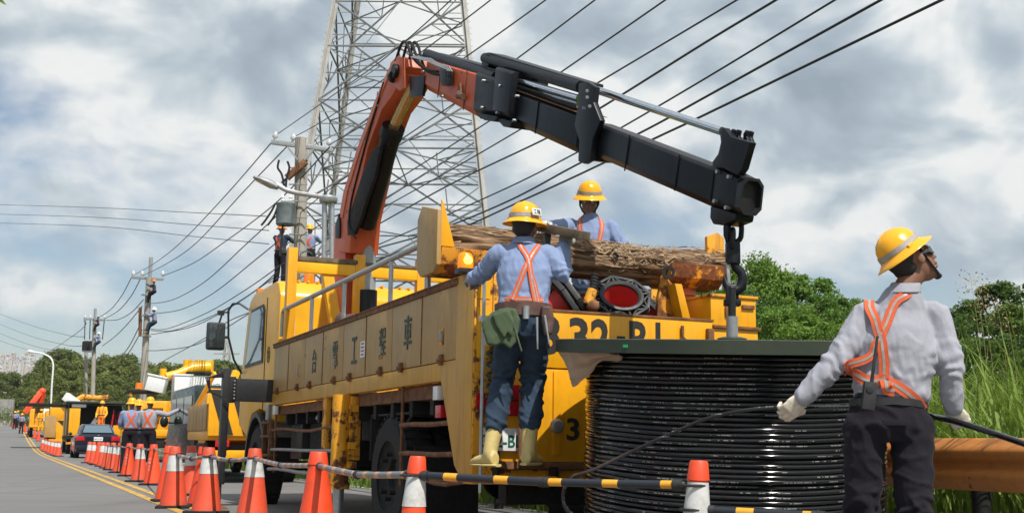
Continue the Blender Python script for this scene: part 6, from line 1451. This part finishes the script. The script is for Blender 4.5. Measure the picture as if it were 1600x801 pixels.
mb = MB(); mb.ell((-.18, 3.6, 1.22), (.10, .07, .14)); mb.bar((-.12, 3.6, 1.2), (.02, 3.55, 1.18), .04, .04); mb.build('mirror', 'van', t, True)
for x in (.25, 1.5): mb = MB(); mb.ell((x, 4.48, .78), (.16, .05, .11)); mb.build('headlight', 'steel', t, True)
vbox(t, 'bumper', (.0, -.22, .32), (1.75, -.14, .58), 'black_pl', .04)
for x, y in ((.12, .75), (1.63, .75), (.12, 3.7), (1.63, 3.7)): wheel(t, x, y, .33, .2, 'grey', x > 1)
# 3 bucket truck
t = vroot('bucket_truck', 'bucket truck with white boxes, yellow boom and white side cabinet parked behind the van', 'truck', 233, 42, 0, 0)
vbox(t, 'bed', (0, 0, .9), (2.2, 4.6, 1.15), 'yellow'); vbox(t, 'cab', (.1, 4.8, .6), (2.1, 6.6, 2.3), 'yellow', .12); vbox(t, 'side_locker', (0, .2, 1.15), (.5, 4.4, 1.9), 'yellow_rust', .02); vbox(t, 'side_locker', (1.7, .2, 1.15), (2.2, 4.4, 1.9), 'yellow_rust', .02)
cbn = vbox(t, 'white_cabinet', (1.3, .3, 1.9), (2.9, 2.2, 3.1), 'white', .04); lettering('HIGH VOLTAGE', 1.0, .14, (2.35, .292, 2.75), (1, 0, 0), (0, 0, 1), 'ink', cbn, .003)
for k in range(4): lettering('安全第一工作守則', 1.0, .07, (2.2, .292, 2.5 - .14 * k), (1, 0, 0), (0, 0, 1), 'trouser_nv', cbn, .002)
vbox(t, 'cabinet_roof', (1.25, .25, 3.1), (2.95, 2.25, 3.22), 'dark', .02)
for (x, y, z, r_, nm) in ((.15, -.6, 2.35, -.25, 'bucket'), (1.05, -.2, 2.2, .0, 'bucket')):
    mb = MB(); mb.box((0, 0, 0), (.62, .75, 1.0 if x > .5 else .55), None); o = mb.build(nm, 'white', t, bevel=.03); o.location = (x, y, z + .35); o.rotation_euler = (0, .2 if x < .5 else 0, r_)
    mb = MB(); mb.box((0, 0, (.5 if x > .5 else .27)), (.68, .81, .06)); mb.build('bucket_rim', 'white', o, bevel=.01)
mb = MB(); mb.tube([(.55, .4, 3.0), (1.0, .5, 3.15), (1.5, .6, 3.35), (2.1, .7, 3.4)], [.16, .15, .22, .26], 14); bo_ = mb.build('boom', 'yellow_cab', t, True)
for x in (1.35, 1.75, 2.1): mb = MB(); mb.tube([(x, .7, 3.08), (x, .7, 3.66)], .17, 12); mb.build('boom_drum', 'yellow_cab', bo_, True)
mb = MB(); mb.tube([(.45, .4, 2.9), (.45, .4, 3.3)], .12, 10); mb.build('boom_head', 'yellow_cab', t, True)
mb = MB(); mb.lathe([(.14, 0), (.12, .22)], 14, (-.35, .3, 2.55)); mb.build('beacon', 'amber', t, True)
vbox(t, 'roof_rack', (-.7, .1, 2.42), (.4, 1.6, 2.52), 'dark', .01); vbox(t, 'rack_post', (-.68, .15, .4), (-.58, .25, 2.42), 'yellow_rust', .01)
for x, y in ((.2, 1.0), (2.0, 1.0), (.2, 5.6), (2.0, 5.6)): wheel(t, x, y, .42, .24, 'grey', x > 1)
vbox(t, 'chassis', (.3, .1, .5), (1.9, 6.4, .85), 'dark')
# 4 sedan
t = vroot('sedan', 'dark blue sedan seen from behind at the end of the cone row', 'car', 121, 50)
M['sedan'] = plain('dark_blue_car_paint', (.012, .016, .028), .12, .2, .1, 3, 0)
def lofted(name, secs, mat, t, bevel=.0):
    mb = MB(); P = []; n = len(secs[0][1])
    for y, pts in secs: P += [(x, y, z) for x, z in pts]
    F = [(i * n + k, i * n + (k + 1) % n, (i + 1) * n + (k + 1) % n, (i + 1) * n + k) for i in range(len(secs) - 1) for k in range(n)] + [tuple(range(n - 1, -1, -1)), tuple((len(secs) - 1) * n + k for k in range(n))]
    mb.add(P, F); return mb.build(name, mat, t, True, bevel, ang=40)
def sec(w, z0, z1, r=.12): return [(.9 - w + r * .5, z0), (.9 - w, z0 + r), (.9 - w, z1 - r), (.9 - w + r, z1), (.9 + w - r, z1), (.9 + w, z1 - r), (.9 + w, z0 + r), (.9 + w - r * .5, z0)]
lofted('body', [(-.02, sec(.80, .42, .88)), (.10, sec(.88, .25, .98)), (.9, sec(.90, .22, 1.02)), (2.4, sec(.90, .22, .98)), (4.0, sec(.88, .22, .92)), (4.5, sec(.78, .30, .72))], 'sedan', t)
lofted('cabin', [(.55, sec(.70, .95, 1.02, .03)), (1.15, sec(.66, .95, 1.40)), (2.4, sec(.66, .95, 1.45)), (3.2, sec(.70, .92, 1.0, .03))], 'sedan', t)
mb = MB(); mb.prism([(.30, .56, 1.05), (1.50, .56, 1.05), (1.38, 1.06, 1.36), (.42, 1.06, 1.36)], (0, 0, 0), (0, -.02, .02)); mb.build('rear_window', 'glass_b', t)
for x0, x1 in ((.02, .38), (1.42, 1.78)): mb = MB(); mb.prism([(x0, 0, .72), (x1, 0, .74), (x1 - .05 if x0 < 1 else x1, 0, .90), (x0, 0, .92)], (0, -.045, 0), (0, .06, 0)); mb.build('tail_lamp', 'lens_red', t, bevel=.01)
pl = vbox(t, 'licence_plate', (.72, -.06, .72), (1.08, -.03, .88), 'white', .005); lettering('6615-QC', .32, .09, (.90, -.063, .80), (1, 0, 0), (0, 0, 1), 'ink', pl, .001)
mb = MB(); mb.prism([(.84, -.05, .95), (.90, -.05, .99), (.96, -.05, .95), (.90, -.05, .96)], (0, -.01, 0), (0, .01, 0)); mb.build('badge', 'steel', t)
vbox(t, 'bumper', (.05, -.10, .34), (1.75, .04, .56), 'sedan', .05)
mb = MB(); mb.ell((-.08, 2.85, 1.02), (.09, .06, .07)); mb.build('mirror', 'sedan', t, True)
for x, y in ((.12, .85), (1.68, .85), (.12, 3.6), (1.68, 3.6)): wheel(t, x, y, .32, .2, 'steel', x > 1)
# 5 open sided truck, yellow doors, dark roof
t = vroot('work_truck', 'open sided truck with tall yellow cabinet door under a dark roof', 'truck', 106, 62)
vbox(t, 'bed', (0, 0, .75), (2.3, 4.5, .95), 'dark'); vbox(t, 'cabinet_door', (.08, -.05, .95), (.62, .0, 2.35), 'yellow', .02); vbox(t, 'cabinet_door', (-.03, .1, .95), (.0, 1.3, 2.35), 'yellow_dusty_shade', .02); vbox(t, 'roof', (-.1, -.2, 2.62), (3.1, 4.4, 2.72), 'green_p', .02)
vbox(t, 'white_bundle', (.2, .0, 2.4), (.9, .6, 2.58), 'white', .05); vbox(t, 'back_wall', (.0, 2.5, .95), (2.9, 2.6, 2.6), 'dark'); 
for x in (0, 3.0): vbox(t, 'roof_post', (x, .0, .9), (x + .06, .06, 2.62), 'green_p', .005)
mb = MB(); mb.bar((1.0, -.1, 1.2), (1.6, .6, 2.1), .1, .1); mb.bar((1.15, -.1, 1.2), (1.75, .6, 2.1), .06, .06); mb.build('ladder', 'steel', t); vbox(t, 'side_gate', (2.3, .05, .95), (2.95, .1, 1.5), 'yellow', .02); mb = MB(); mb.lathe([(.2, 0), (.2, .12)], 18, (2.75, -.02, 1.75), (0, -1, 0)); mb.build('reel', 'black_pl', t, True)
mb = MB(); mb.tube([(2.2, .2, 1.2), (2.3, .2, 2.3), (2.5, .3, 1.4), (2.6, .2, 2.2)], .05, 8); mb.build('hose', 'lens_red', t, True)
for x, y in ((.2, 1.0), (2.0, 1.0), (.2, 5.2), (2.0, 5.2)): wheel(t, x, y, .42, .24, 'grey', x > 1)
vbox(t, 'cab', (.1, 4.6, .6), (2.2, 6.4, 2.4), 'yellow', .12)
vbox(t, 'rear_sill', (.0, -.12, .5), (2.3, .0, .62), 'yellow_rust', .01)
# 6 truck with chevron gate and a white tilted box
t = vroot('work_truck', 'yellow truck with one dark diagonal stripe and white bucket behind far cones', 'truck', 73, 72)
vbox(t, 'bed', (0, 0, .8), (2.2, 4.5, 1.0), 'yellow'); vbox(t, 'rear_board', (.6, -.1, .55), (2.2, -.04, 1.75), 'yellow', .02); mb = MB(); mb.prism([(.62, 0, 1.72), (.95, 0, 1.72), (2.15, 0, .62), (1.8, 0, .62)], (0, -.11, 0), (0, -.12, 0)); mb.build('chevron', 'ink', t)
vbox(t, 'side_board', (-.06, -.08, .7), (.58, -.02, 2.0), 'yellow_dusty_shade', .02); vbox(t, 'locker', (.2, .3, 1.75), (1.1, 2.0, 2.5), 'yellow', .04); vbox(t, 'awning', (-1.6, .4, 2.6), (1.2, 3.0, 2.75), 'dark', .02); vbox(t, 'cab', (.1, 4.6, .6), (2.1, 6.3, 2.4), 'yellow', .12)
mb = MB(); mb.bar((1.0, .2, 3.2), (2.2, -.2, 2.35), .55, .5); mb.build('bucket', 'white', t, bevel=.05)
mb = MB(); mb.tube([(1.6, 1.2, 2.9), (2.1, 1.3, 3.2), (2.9, 1.3, 3.15), (3.6, 1.3, 3.2)], [.18, .2, .16, .2], 10); mb.bar((1.9, 1.3, 2.2), (2.0, 1.3, 3.1), .25, .25); mb.build('boom', 'yellow_rust', t, True)
vbox(t, 'bumper', (.2, -.2, .4), (2.3, -.1, .6), 'yellow', .02)
for x, y in ((.2, 1.0), (2.0, 1.0), (.2, 5.4), (2.0, 5.4)): wheel(t, x, y, .42, .24, 'grey', x > 1)
# 7 far crane truck with an orange boom
t = vroot('crane_truck', 'farthest truck with a short orange crane boom leaning right above the group of workers', 'crane truck', 47, 95)
vbox(t, 'bed', (0, 0, .8), (2.2, 5, 1.0), 'yellow'); vbox(t, 'canopy', (1.0, .2, 2.5), (4.2, 3.0, 2.65), 'dark', .02); vbox(t, 'locker', (.4, .5, 1.0), (1.6, 2.5, 2.3), 'yellow_rust', .02)
mb = MB(); mb.bar((-.4, -.4, 1.9), (.7, -.2, 3.6), .42, .4, (0, 1, 0)); mb.build('boom', 'orange_c', t, bevel=.05); mb = MB(); mb.ell((.8, -.2, 3.65), (.3, .25, .28)); mb.bar((.9, -.2, 3.5), (.7, 0, 2.6), .3, .3); mb.build('boom_head', 'orange_c', t, True)
vbox(t, 'white_panel', (1.0, .1, 1.3), (1.5, .16, 2.3), 'white', .02); vbox(t, 'cab', (.1, 5.2, .6), (2.1, 6.9, 2.4), 'yellow', .12)
for x, y in ((.2, 1.0), (2.0, 1.0), (.2, 6.0), (2.0, 6.0)): wheel(t, x, y, .42, .24, 'grey', x > 1)
# ------------------------------------------------------------------ people down the road
far_person(208, 28.5, -20, 'worker in blue shirt with a green bag, left of the three beside the van', trousers='trouser_dk', arms=3)
far_person(219, 29.6, -24, 'worker half hidden between the two others beside the van', trousers='trouser_nv', arms=0)
far_person(236, 27.8, 0, 'worker in grey shirt pointing right with his arm stretched, beside the van', shirt='shirt_grey', arms=1)
far_person(162, 60, 185, 'man in a yellow and orange vest standing on the open sided truck', shirt='vest', trousers='vest_o', arms=0, z=.95)
g3 = 'far workers standing on the road'
for px, Y, fc, lab, sh in ((27, 118, 20, 'leftmost of the far workers by the orange boom', 'shirt_blue'), (31, 124, 40, 'far worker half behind the leftmost one', 'shirt_blue'), (38, 104, 10, 'far worker in the middle standing on the yellow line with his back to us', 'shirt_blue'), (52, 104, -10, 'far worker with an orange harness, second from the right of the group', 'shirt_blue'), (63, 112, 30, 'rightmost of the far workers, next to the chevron truck', 'shirt_blue')):
    far_person(px, Y, fc, lab, None, shirt=sh, arms=0 if px != 52 else 3)
far_person(68, 92, 160, 'man in a yellow vest up on the far truck under the canopy', shirt='vest', trousers='vest', arms=3, z=1.3)
bt_ = thing('lift_bucket', 'dark green lift bucket above the cab roof carrying two linemen', 'bucket', at(464, 447, 33)); ob = bt_.location.copy()
mb = MB(); a_ = at(444, 447, 33) - ob; b_ = at(486, 447, 33) - ob; wdt = (b_ - a_).length; mb.bb((-wdt / 2, -.5, -.02), (wdt / 2, .5, .85)); mb.build('tub', plain('bucket_green', (.03, .045, .04), .5), bt_, bevel=.04); mb = MB(); mb.bb((-wdt / 2 - .05, -.55, .85), (wdt / 2 + .05, .55, .92)); mb.build('tub_rim', 'green_p', bt_, bevel=.01)
mb = MB(); mb.tube([(0, 0, 0), (.3, 1.5, -1.5), (.8, 4, -3.6)], .14, 10); mb.build('arm', 'yellow', bt_, True)
far_person(0, 33, 12, 'lineman in light blue shirt and yellow helmet in the lift bucket', feet=at(481, 447, 33), arms=2, sc_=1.0)
far_person(0, 32.6, 25, 'lineman in dark jacket with brown helmet working at the wires left of the pole', feet=at(436, 452, 32.6), shirt='trouser_nv', trousers='trouser_dk', helm='amber', arms=2, sc_=1.05)
# ------------------------------------------------------------------ vegetation
def leafy(rnd, c, r, n, size, fl=.75):
    """clump: leaf quads through the volume of a squashed ball, denser to the outside"""
    vs = []; fs = []
    for i in range(n):
        d = V((rnd.gauss(0, 1), rnd.gauss(0, 1), rnd.gauss(0, 1))).normalized(); rr = r * (rnd.random() ** .33) * rnd.uniform(.8, 1.12); p = c + V((d.x * rr, d.y * rr, d.z * rr * fl))
        nn = (d * .6 + V((rnd.uniform(-1, 1), rnd.uniform(-1, 1), rnd.uniform(-.2, 1.2)))).normalized(); x = nn.orthogonal().normalized(); x = Quaternion(nn, rnd.uniform(0, 6.28)) @ x; y = nn.cross(x); s = size * rnd.uniform(.6, 1.3)
        o = len(vs); vs += [p - x * s, p - y * s * .45 - nn * s * .1, p + x * s, p + y * s * .45 - nn * s * .1]; fs.append((o, o + 1, o + 2, o + 3))
    return vs, fs
def make_tree(label, h, cr, nclump, nleaf, lsize, leaf, seed, crown0=.3, group=None, trunk_r=.16, limbs=True, name='tree', sizes=(.14, .2, .24, .30, .36)):
    rnd = random.Random(seed); t = thing(name, label, 'tree', group=group); mb = MB(); top = V((rnd.uniform(-.3, .3), rnd.uniform(-.3, .3), h * .72)); tb = smooth_pts([V((0, 0, -.3)), V((rnd.uniform(-.1, .1), 0, h * .2)), V((rnd.uniform(-.3, .3), rnd.uniform(-.2, .2), h * .45)), top], 3)
    mb.tube(tb, [trunk_r * (1 - .75 * i / (len(tb) - 1)) for i in range(len(tb))], 9); cl = []
    for i in range(nclump):
        a = rnd.uniform(0, 6.28); u = rnd.random(); z = h * (crown0 + (1 - crown0) * u); prof = math.sin(math.pi * min(1, .18 + u * .78)) ** .7; rr = cr * prof * rnd.uniform(.35, 1.0); c = V((math.cos(a) * rr, math.sin(a) * rr, z - h * .06)); cl.append((c, cr * rnd.choice(sizes) * rnd.uniform(.85, 1.15) * (1.15 - .45 * u)))
    if limbs:
        for c, r in cl[:max(6, nclump // 3)]:
            k = min(len(tb) - 1, max(1, int(len(tb) * (c.z / h) * .75))); b = tb[k]; mb.tube(smooth_pts([b, b.lerp(c, .5) + V((0, 0, .1 * h * .3)), c], 2), [trunk_r * .38, trunk_r * .3, trunk_r * .24, trunk_r * .16, trunk_r * .08], 6)
    mb.build('trunk', 'trunk', t, True); VS = []; FS = []
    for c, r in cl:
        vs, fs = leafy(rnd, c, r, nleaf, lsize); o = len(VS); VS += vs; FS += [tuple(q + o for q in f) for f in fs]
    m = MB(); m.add(VS, FS); me = bpy.data.meshes.new('crown'); me.from_pydata([tuple(v) for v in VS], [], FS); me.materials.append(M[leaf]); link('crown', me, t); return t
def put(t, p, rz, s, label, sz=None):
    t.location = p; t.rotation_euler = (0, 0, rz); t.scale = (s, s, sz or s); t['label'] = label
# right hand trees, 24-45 m off
nt_ = [make_tree('', 6.0, 2.5, 84, 210, .080, 'leaf', 21 + i, .12, 'broadleaf trees behind the reel') for i in range(2)]
dk_ = [make_tree('', 6.5, 2.6, 46, 240, .10, 'leaf_d', 31 + i, .10, 'dark trees right of the man in grey') for i in range(2)]
used = {}
def plant_tree(pool, i, px, ytop, Y, label, rz=0, w=1.0, base_z=None):
    src = pool[i % len(pool)]; o = src if id(src) not in used else dup(src); used[id(src)] = 1
    p = at(px, 600, Y); z = gz(p.x, p.y) if base_z is None else base_z; top = at(px, ytop, Y).z; h = {0: 6.0}.get(0); H = src.get('h', 6.0); s = (top - z) / H; o.location = (p.x, p.y, z); o.rotation_euler = (0, 0, rz); o.scale = (s * w, s * w, s); o['label'] = label; return o
for t_ in nt_: t_['h'] = 5.9
for t_ in dk_: t_['h'] = 6.3
RT = [(1185, 400, 30, 'pale leafed tree with gappy top rising beside the yellow tool box', .75), (1205, 470, 27, 'leafy tree directly right of the yellow tool box', .9), (1250, 425, 31, 'round crowned green tree above the reel flange', .95), (1300, 455, 29, 'green tree left of the man in grey, behind his arm', .95), (1240, 478, 25, 'low bright green tree just over the reel flange', 1.0), (1155, 470, 33, 'tree seen behind the hook and tool box', .9), (1330, 462, 33, 'green tree right behind the shoulder of the man in grey', .9), (1100, 440, 36, 'tree behind the cradle and the pulley post', .9), (1020, 448, 38, 'tree behind the lying red cones', .9), (940, 452, 40, 'tree behind the log, right of the climbing worker', .9), (860, 456, 42, 'tree hidden mostly by the climbing worker', .9), (1290, 500, 24, 'bushy low tree nearest to the reel flange', 1.1)]
for i, (px, yt, Y, lab, w) in enumerate(RT): plant_tree(nt_, i, px, yt, Y, lab, i * 1.7, w * 1.15)
RD2 = [(1500, 478, 34, 'dark tree right behind the head of the man in grey'), (1545, 470, 32, 'dark tree left of the tall one at the right edge'), (1590, 436, 29, 'tallest dark tree at the right edge of the picture'), (1625, 430, 27, 'dark tree cut by the right edge of the picture'), (1455, 486, 38, 'dark tree hidden behind the man in grey'), (1575, 520, 23, 'low dark shrubby tree above the tall grass'), (1400, 480, 36, 'dark tree behind the back of the man in grey')]
for i, (px, yt, Y, lab) in enumerate(RD2): plant_tree(dk_, i, px, yt, Y, lab, i * 2.1, 1.15)
# wooded hill on the left
fr_ = [make_tree('', 12.0, 5.2, 44, 210, .26, 'leaf_far', 41 + i, .08, 'trees of the wooded hill', .25, sizes=(.24, .30, .36, .42)) for i in range(3)]
for t_ in fr_: t_['h'] = 11.8
rnd = random.Random(9); LT = []
sky = [(-80, 585), (0, 583), (18, 584), (30, 606), (50, 580), (75, 560), (95, 547), (110, 546), (130, 552), (150, 560), (175, 558), (200, 556), (225, 560), (250, 562), (270, 566), (285, 570), (300, 562), (330, 560), (350, 560), (372, 566), (420, 575), (520, 590), (640, 600)]
def ysky(x):
    for (a, b), (c, d) in zip(sky, sky[1:]):
        if a <= x <= c: return b + (d - b) * (x - a) / (c - a)
    return 600
words = ['leftmost', 'rounded', 'tall', 'broad', 'dense', 'slender', 'low', 'bushy']; k = 0
for row, (Y, dy) in enumerate(((215, 0), (190, 12), (168, 26), (150, 44))):
    x = -70 + row * 13
    nn_ = 0
    while x < 392:
        if not (row == 3 and x < 14): 
            lab = '%s tree from the left %s' % (ORD[nn_], ('on the crest of the wooded hill' if row == 0 else 'on the upper slope of the wooded hill' if row == 1 else 'on the lower slope of the wooded hill' if row == 2 else 'at the foot of the wooded hill')); nn_ += 1
            plant_tree(fr_, k, x, ysky(x) + dy + rnd.uniform(-5, 7), Y + rnd.uniform(-6, 6), lab, rnd.uniform(0, 6), rnd.uniform(.9, 1.15))
        x += rnd.uniform(24, 34) * (1 if row < 2 else 1.15); k += 1
# undergrowth hedge at the bend
def bush(px, Y, h, w, label, leaf='leaf_d'):
    rnd = random.Random(int(px)); t = thing('bush', label, 'bush', (at(px, 640, Y).x, Y, gz(at(px, 640, Y).x, Y))); VS = []; FS = []
    for i in range(18):
        vs, fs = leafy(rnd, V((rnd.uniform(-w, w), rnd.uniform(-1, 1), rnd.uniform(.1, h))), .6 * h, 90, .12); o = len(VS); VS += vs; FS += [tuple(q + o for q in f) for f in fs]
    me = bpy.data.meshes.new('foliage'); me.from_pydata([tuple(v) for v in VS], [], FS); me.materials.append(M[leaf]); link('foliage', me, t)
bush(8, 143, 2.2, 5, 'green bush in front of the far retaining wall'); bush(-45, 143, 2.2, 5, 'green bush at the far left beyond the road'); bush(35, 140, 2.0, 2.5, 'bush behind the far workers', 'leaf_far')
# tall grass behind the guard rail
rnd = random.Random(17)
def grass(n, l0, l1, f0, f1, h0, h1, name, label):
    VS = []; FS = []
    for i in range(n):
        l = rnd.uniform(l0, l1); f = rnd.uniform(f0, f1); p = rp(l, f, -.02); h = rnd.uniform(h0, h1) * (.75 + .4 * noise.noise(p * .8)); a = rnd.uniform(0, 6.28); d = V((math.cos(a), math.sin(a), 0)); lean = rnd.uniform(.15, .75) * h; w = rnd.uniform(.007, .017); x = V((-d.y, d.x, 0)); o = len(VS); m = 5
        for k in range(m + 1):
            u = k / m; q = p + V((0, 0, 1)) * h * (u - .28 * u ** 3 * lean / h * 1.3) + d * lean * u ** 2.2; ww = w * (1 - u ** 2.5) + .0008; VS += [q - x * ww, q + x * ww]
        FS += [(o + 2 * k, o + 2 * k + 1, o + 2 * k + 3, o + 2 * k + 2) for k in range(m)]
    me = bpy.data.meshes.new(name); me.from_pydata([tuple(v) for v in VS], [], FS); me.materials.append(M['grass']); me.polygons.foreach_set('use_smooth', [True] * len(me.polygons)); o = bpy.data.objects.new(name, me); col.objects.link(o); tag(o, label, 'grass', kind='stuff')
grass(21000, GL + .35, GL + 4.5, GF - 8, GF + 9, 1.2, 2.2, 'tall_grass', 'tall bright green grass behind the guard rail')
grass(9000, GL + .35, GL + 5, GF + 9, GF + 34, 1.0, 1.5, 'verge_grass', 'rough green grass along the verge beyond the crane truck')
grass(2500, KERB + 1.6, GL + .2, GF - 6, GF + 20, .1, .4, 'short_grass', 'short grass tufts under the guard rail')
# seed stalks standing above the grass
for i, (px, yt) in enumerate(((1516, 430), (1524, 440), (1535, 470), (1556, 462), (1572, 486))):
    Y = 9.5; b = at(px + 16, 690, Y); t = at(px, yt, Y); b.z = gz(b.x, b.y); mb = MB(); P = smooth_pts([b, b.lerp(t, .6) + V((.05, 0, .1)), t], 4); st = thing('grass_stalk', ['tallest thin seed stalk right of the head of the man in grey', 'second tall seed stalk right of the man in grey', 'seed stalk in the middle of the tall grass', 'leaning seed stalk over the grass', 'short seed stalk near the right edge'][i], 'grass stalk', b)
    mb.tube([p - b for p in P], [.003] * 4 + [.0015] * (len(P) - 4), 5); mb.build('stem', 'straw', st); VS, FS = leafy(random.Random(i), t - b - V((0, 0, .08)), .14, 60, .012, 1.2); me = bpy.data.meshes.new('seed_head'); me.from_pydata([tuple(v) for v in VS], [], FS); me.materials.append(M['straw']); tag(link('seed_head', me, st), kind='stuff')
# leafy twig poking in at the top left corner
q = at(5, 2, 9); t = thing('leafy_twig', 'leafy twig tip poking in at the top left corner', 'twig', q); mb = MB(); mb.tube([(-.9, 0, .35), (-.3, 0, .12), (.0, 0, .0)], [.012, .008, .003], 6); mb.build('twig', 'trunk', t)
for k in range(9): 
    a = k * 1.3; p = V((-.03 - .05 * k, 0, .01 + .02 * k)); d = V((math.cos(a) * .3 + .5, .3 * math.sin(a), -.6 + .5 * math.sin(a * 2))).normalized(); n_ = V((0, -1, .3)); x = d.cross(n_).normalized(); mb = MB(); mb.add([p, p + d * .035 + x * .012, p + d * .075, p + d * .035 - x * .012], [(0, 1, 2, 3)]); mb.build('leaf', 'leaf', t)
# ------------------------------------------------------------------ far hill and city
YC = 2600.0
P = []; F = []; xs = [-1900, -1500, -1270, -1150, -1080, -1020, -980, -930, -860, -760, -500]; hs = [95, 100, 104, 106, 104, 96, 84, 62, 35, 12, 4]
for y, k in ((YC - 700, 0), (YC - 250, .6), (YC, .9), (YC + 500, 1)):
    for x, h in zip(xs, hs): P.append((x, y, max(1.5, h * k)))
n = len(xs); F = [(j * n + i, j * n + i + 1, (j + 1) * n + i + 1, (j + 1) * n + i) for j in range(3) for i in range(n - 1)]
mb = MB(); mb.add(P, F); o = mb.build('hill', plain('far_hill', (.10, .11, .08), .9, 0, .4, .02, 0), None, True, origin=(0, 0, 0)); tag(o, kind='structure')
tones = [(.55, .50, .46), (.48, .38, .34), (.42, .42, .44), (.60, .58, .54), (.50, .44, .36)]
cm = [plain('city_wall', c, .8, 0, .1, .05, 0) for c in tones]; wm = plain('city_window', (.14, .15, .17), .5, 0, .2, .05, 0)
rnd = random.Random(12); k = 0
rows_ = ['front', 'second', 'third', 'back']
for row in range(4):
    x = -20.0 + row * 3; nb = 0
    while x < 68:
        wpx = rnd.uniform(4.5, 9.5); Y = YC - 160 + row * 110; y0 = 588 - row * 6 + max(0, (x - 46)) * .25; y1 = y0 - rnd.uniform(8, 20) * (1 - max(0, x - 44) / 60)
        A = at(x, y0, Y); Bq = at(x + wpx, y1, Y); w = abs(Bq.x - A.x); h = Bq.z - A.z; z0 = A.z - 25
        b = thing('apartment_block', '%s apartment block from the left in the %s row of the hazy city' % (ORD[nb], rows_[row]), 'building', ((A.x + Bq.x) / 2, Y, z0), .3)
        mb = MB(); mb.bb((-w / 2, -10, 0), (w / 2, 10, h + 25)); mb.build('wall', cm[k % 5], b)
        mb = MB(); nf = max(3, int(h / 7))
        for f in range(nf): mb.bb((-w / 2 + 2, -10.4, 27 + f * h / nf), (w / 2 - 2, -10.05, 27 + (f + .45) * h / nf))
        tag(mb.build('window_band', wm, b), kind='stuff'); mb = MB(); mb.bb((-w * .2, -4, h + 25), (w * .15, 4, h + 29)); mb.build('roof_house', cm[(k + 2) % 5], b); k += 1; nb += 1; x += wpx * rnd.uniform(.75, 1.15)
# pylon far away behind the mirror
t = thing('far_pylon', 'tiny distant pylon faint under the truck mirror', 'lattice tower', (at(352, 600, 420).x, 420, 0)); z1 = at(352, 530, 420).z; mb = MB()
for sx in (-1, 1):
    for sy in (-1, 1): mb.bar((sx * 3, sy * 3, 0), (sx * .5, sy * .5, z1), .35, .35)
mb.build('leg', 'tower', t); mb = MB()
for i in range(9):
    a, b = z1 * i / 9, z1 * (i + 1) / 9; wa, wb = 3 - 2.5 * i / 9, 3 - 2.5 * (i + 1) / 9; mb.bar((-wa, -wa, a), (wb, -wb, b), .2, .2); mb.bar((wa, -wa, a), (-wb, -wb, b), .2, .2)
for z, w in ((z1 * .72, 6), (z1 * .86, 4.5)): mb.bar((-w, 0, z), (w, 0, z), .4, .5)
mb.build('lattice', 'tower', t)
# ------------------------------------------------------------------ air
hm = bpy.data.materials.new('haze_air'); hm.use_nodes = True; nt = hm.node_tree; nt.nodes.clear(); pv = nt.nodes.new('ShaderNodeVolumePrincipled'); pv.inputs['Color'].default_value = (.86, .91, .97, 1); pv.inputs['Density'].default_value = .00016; pv.inputs['Anisotropy'].default_value = .2
ou = nt.nodes.new('ShaderNodeOutputMaterial'); nt.links.new(pv.outputs[0], ou.inputs['Volume'])
if HAZE:
    mb = MB(); mb.bb((-3300, -400, -6), (3300, 6200, 260)); o = mb.build('haze', hm, None, origin=(0, 0, -6)); tag(o, kind='stuff')
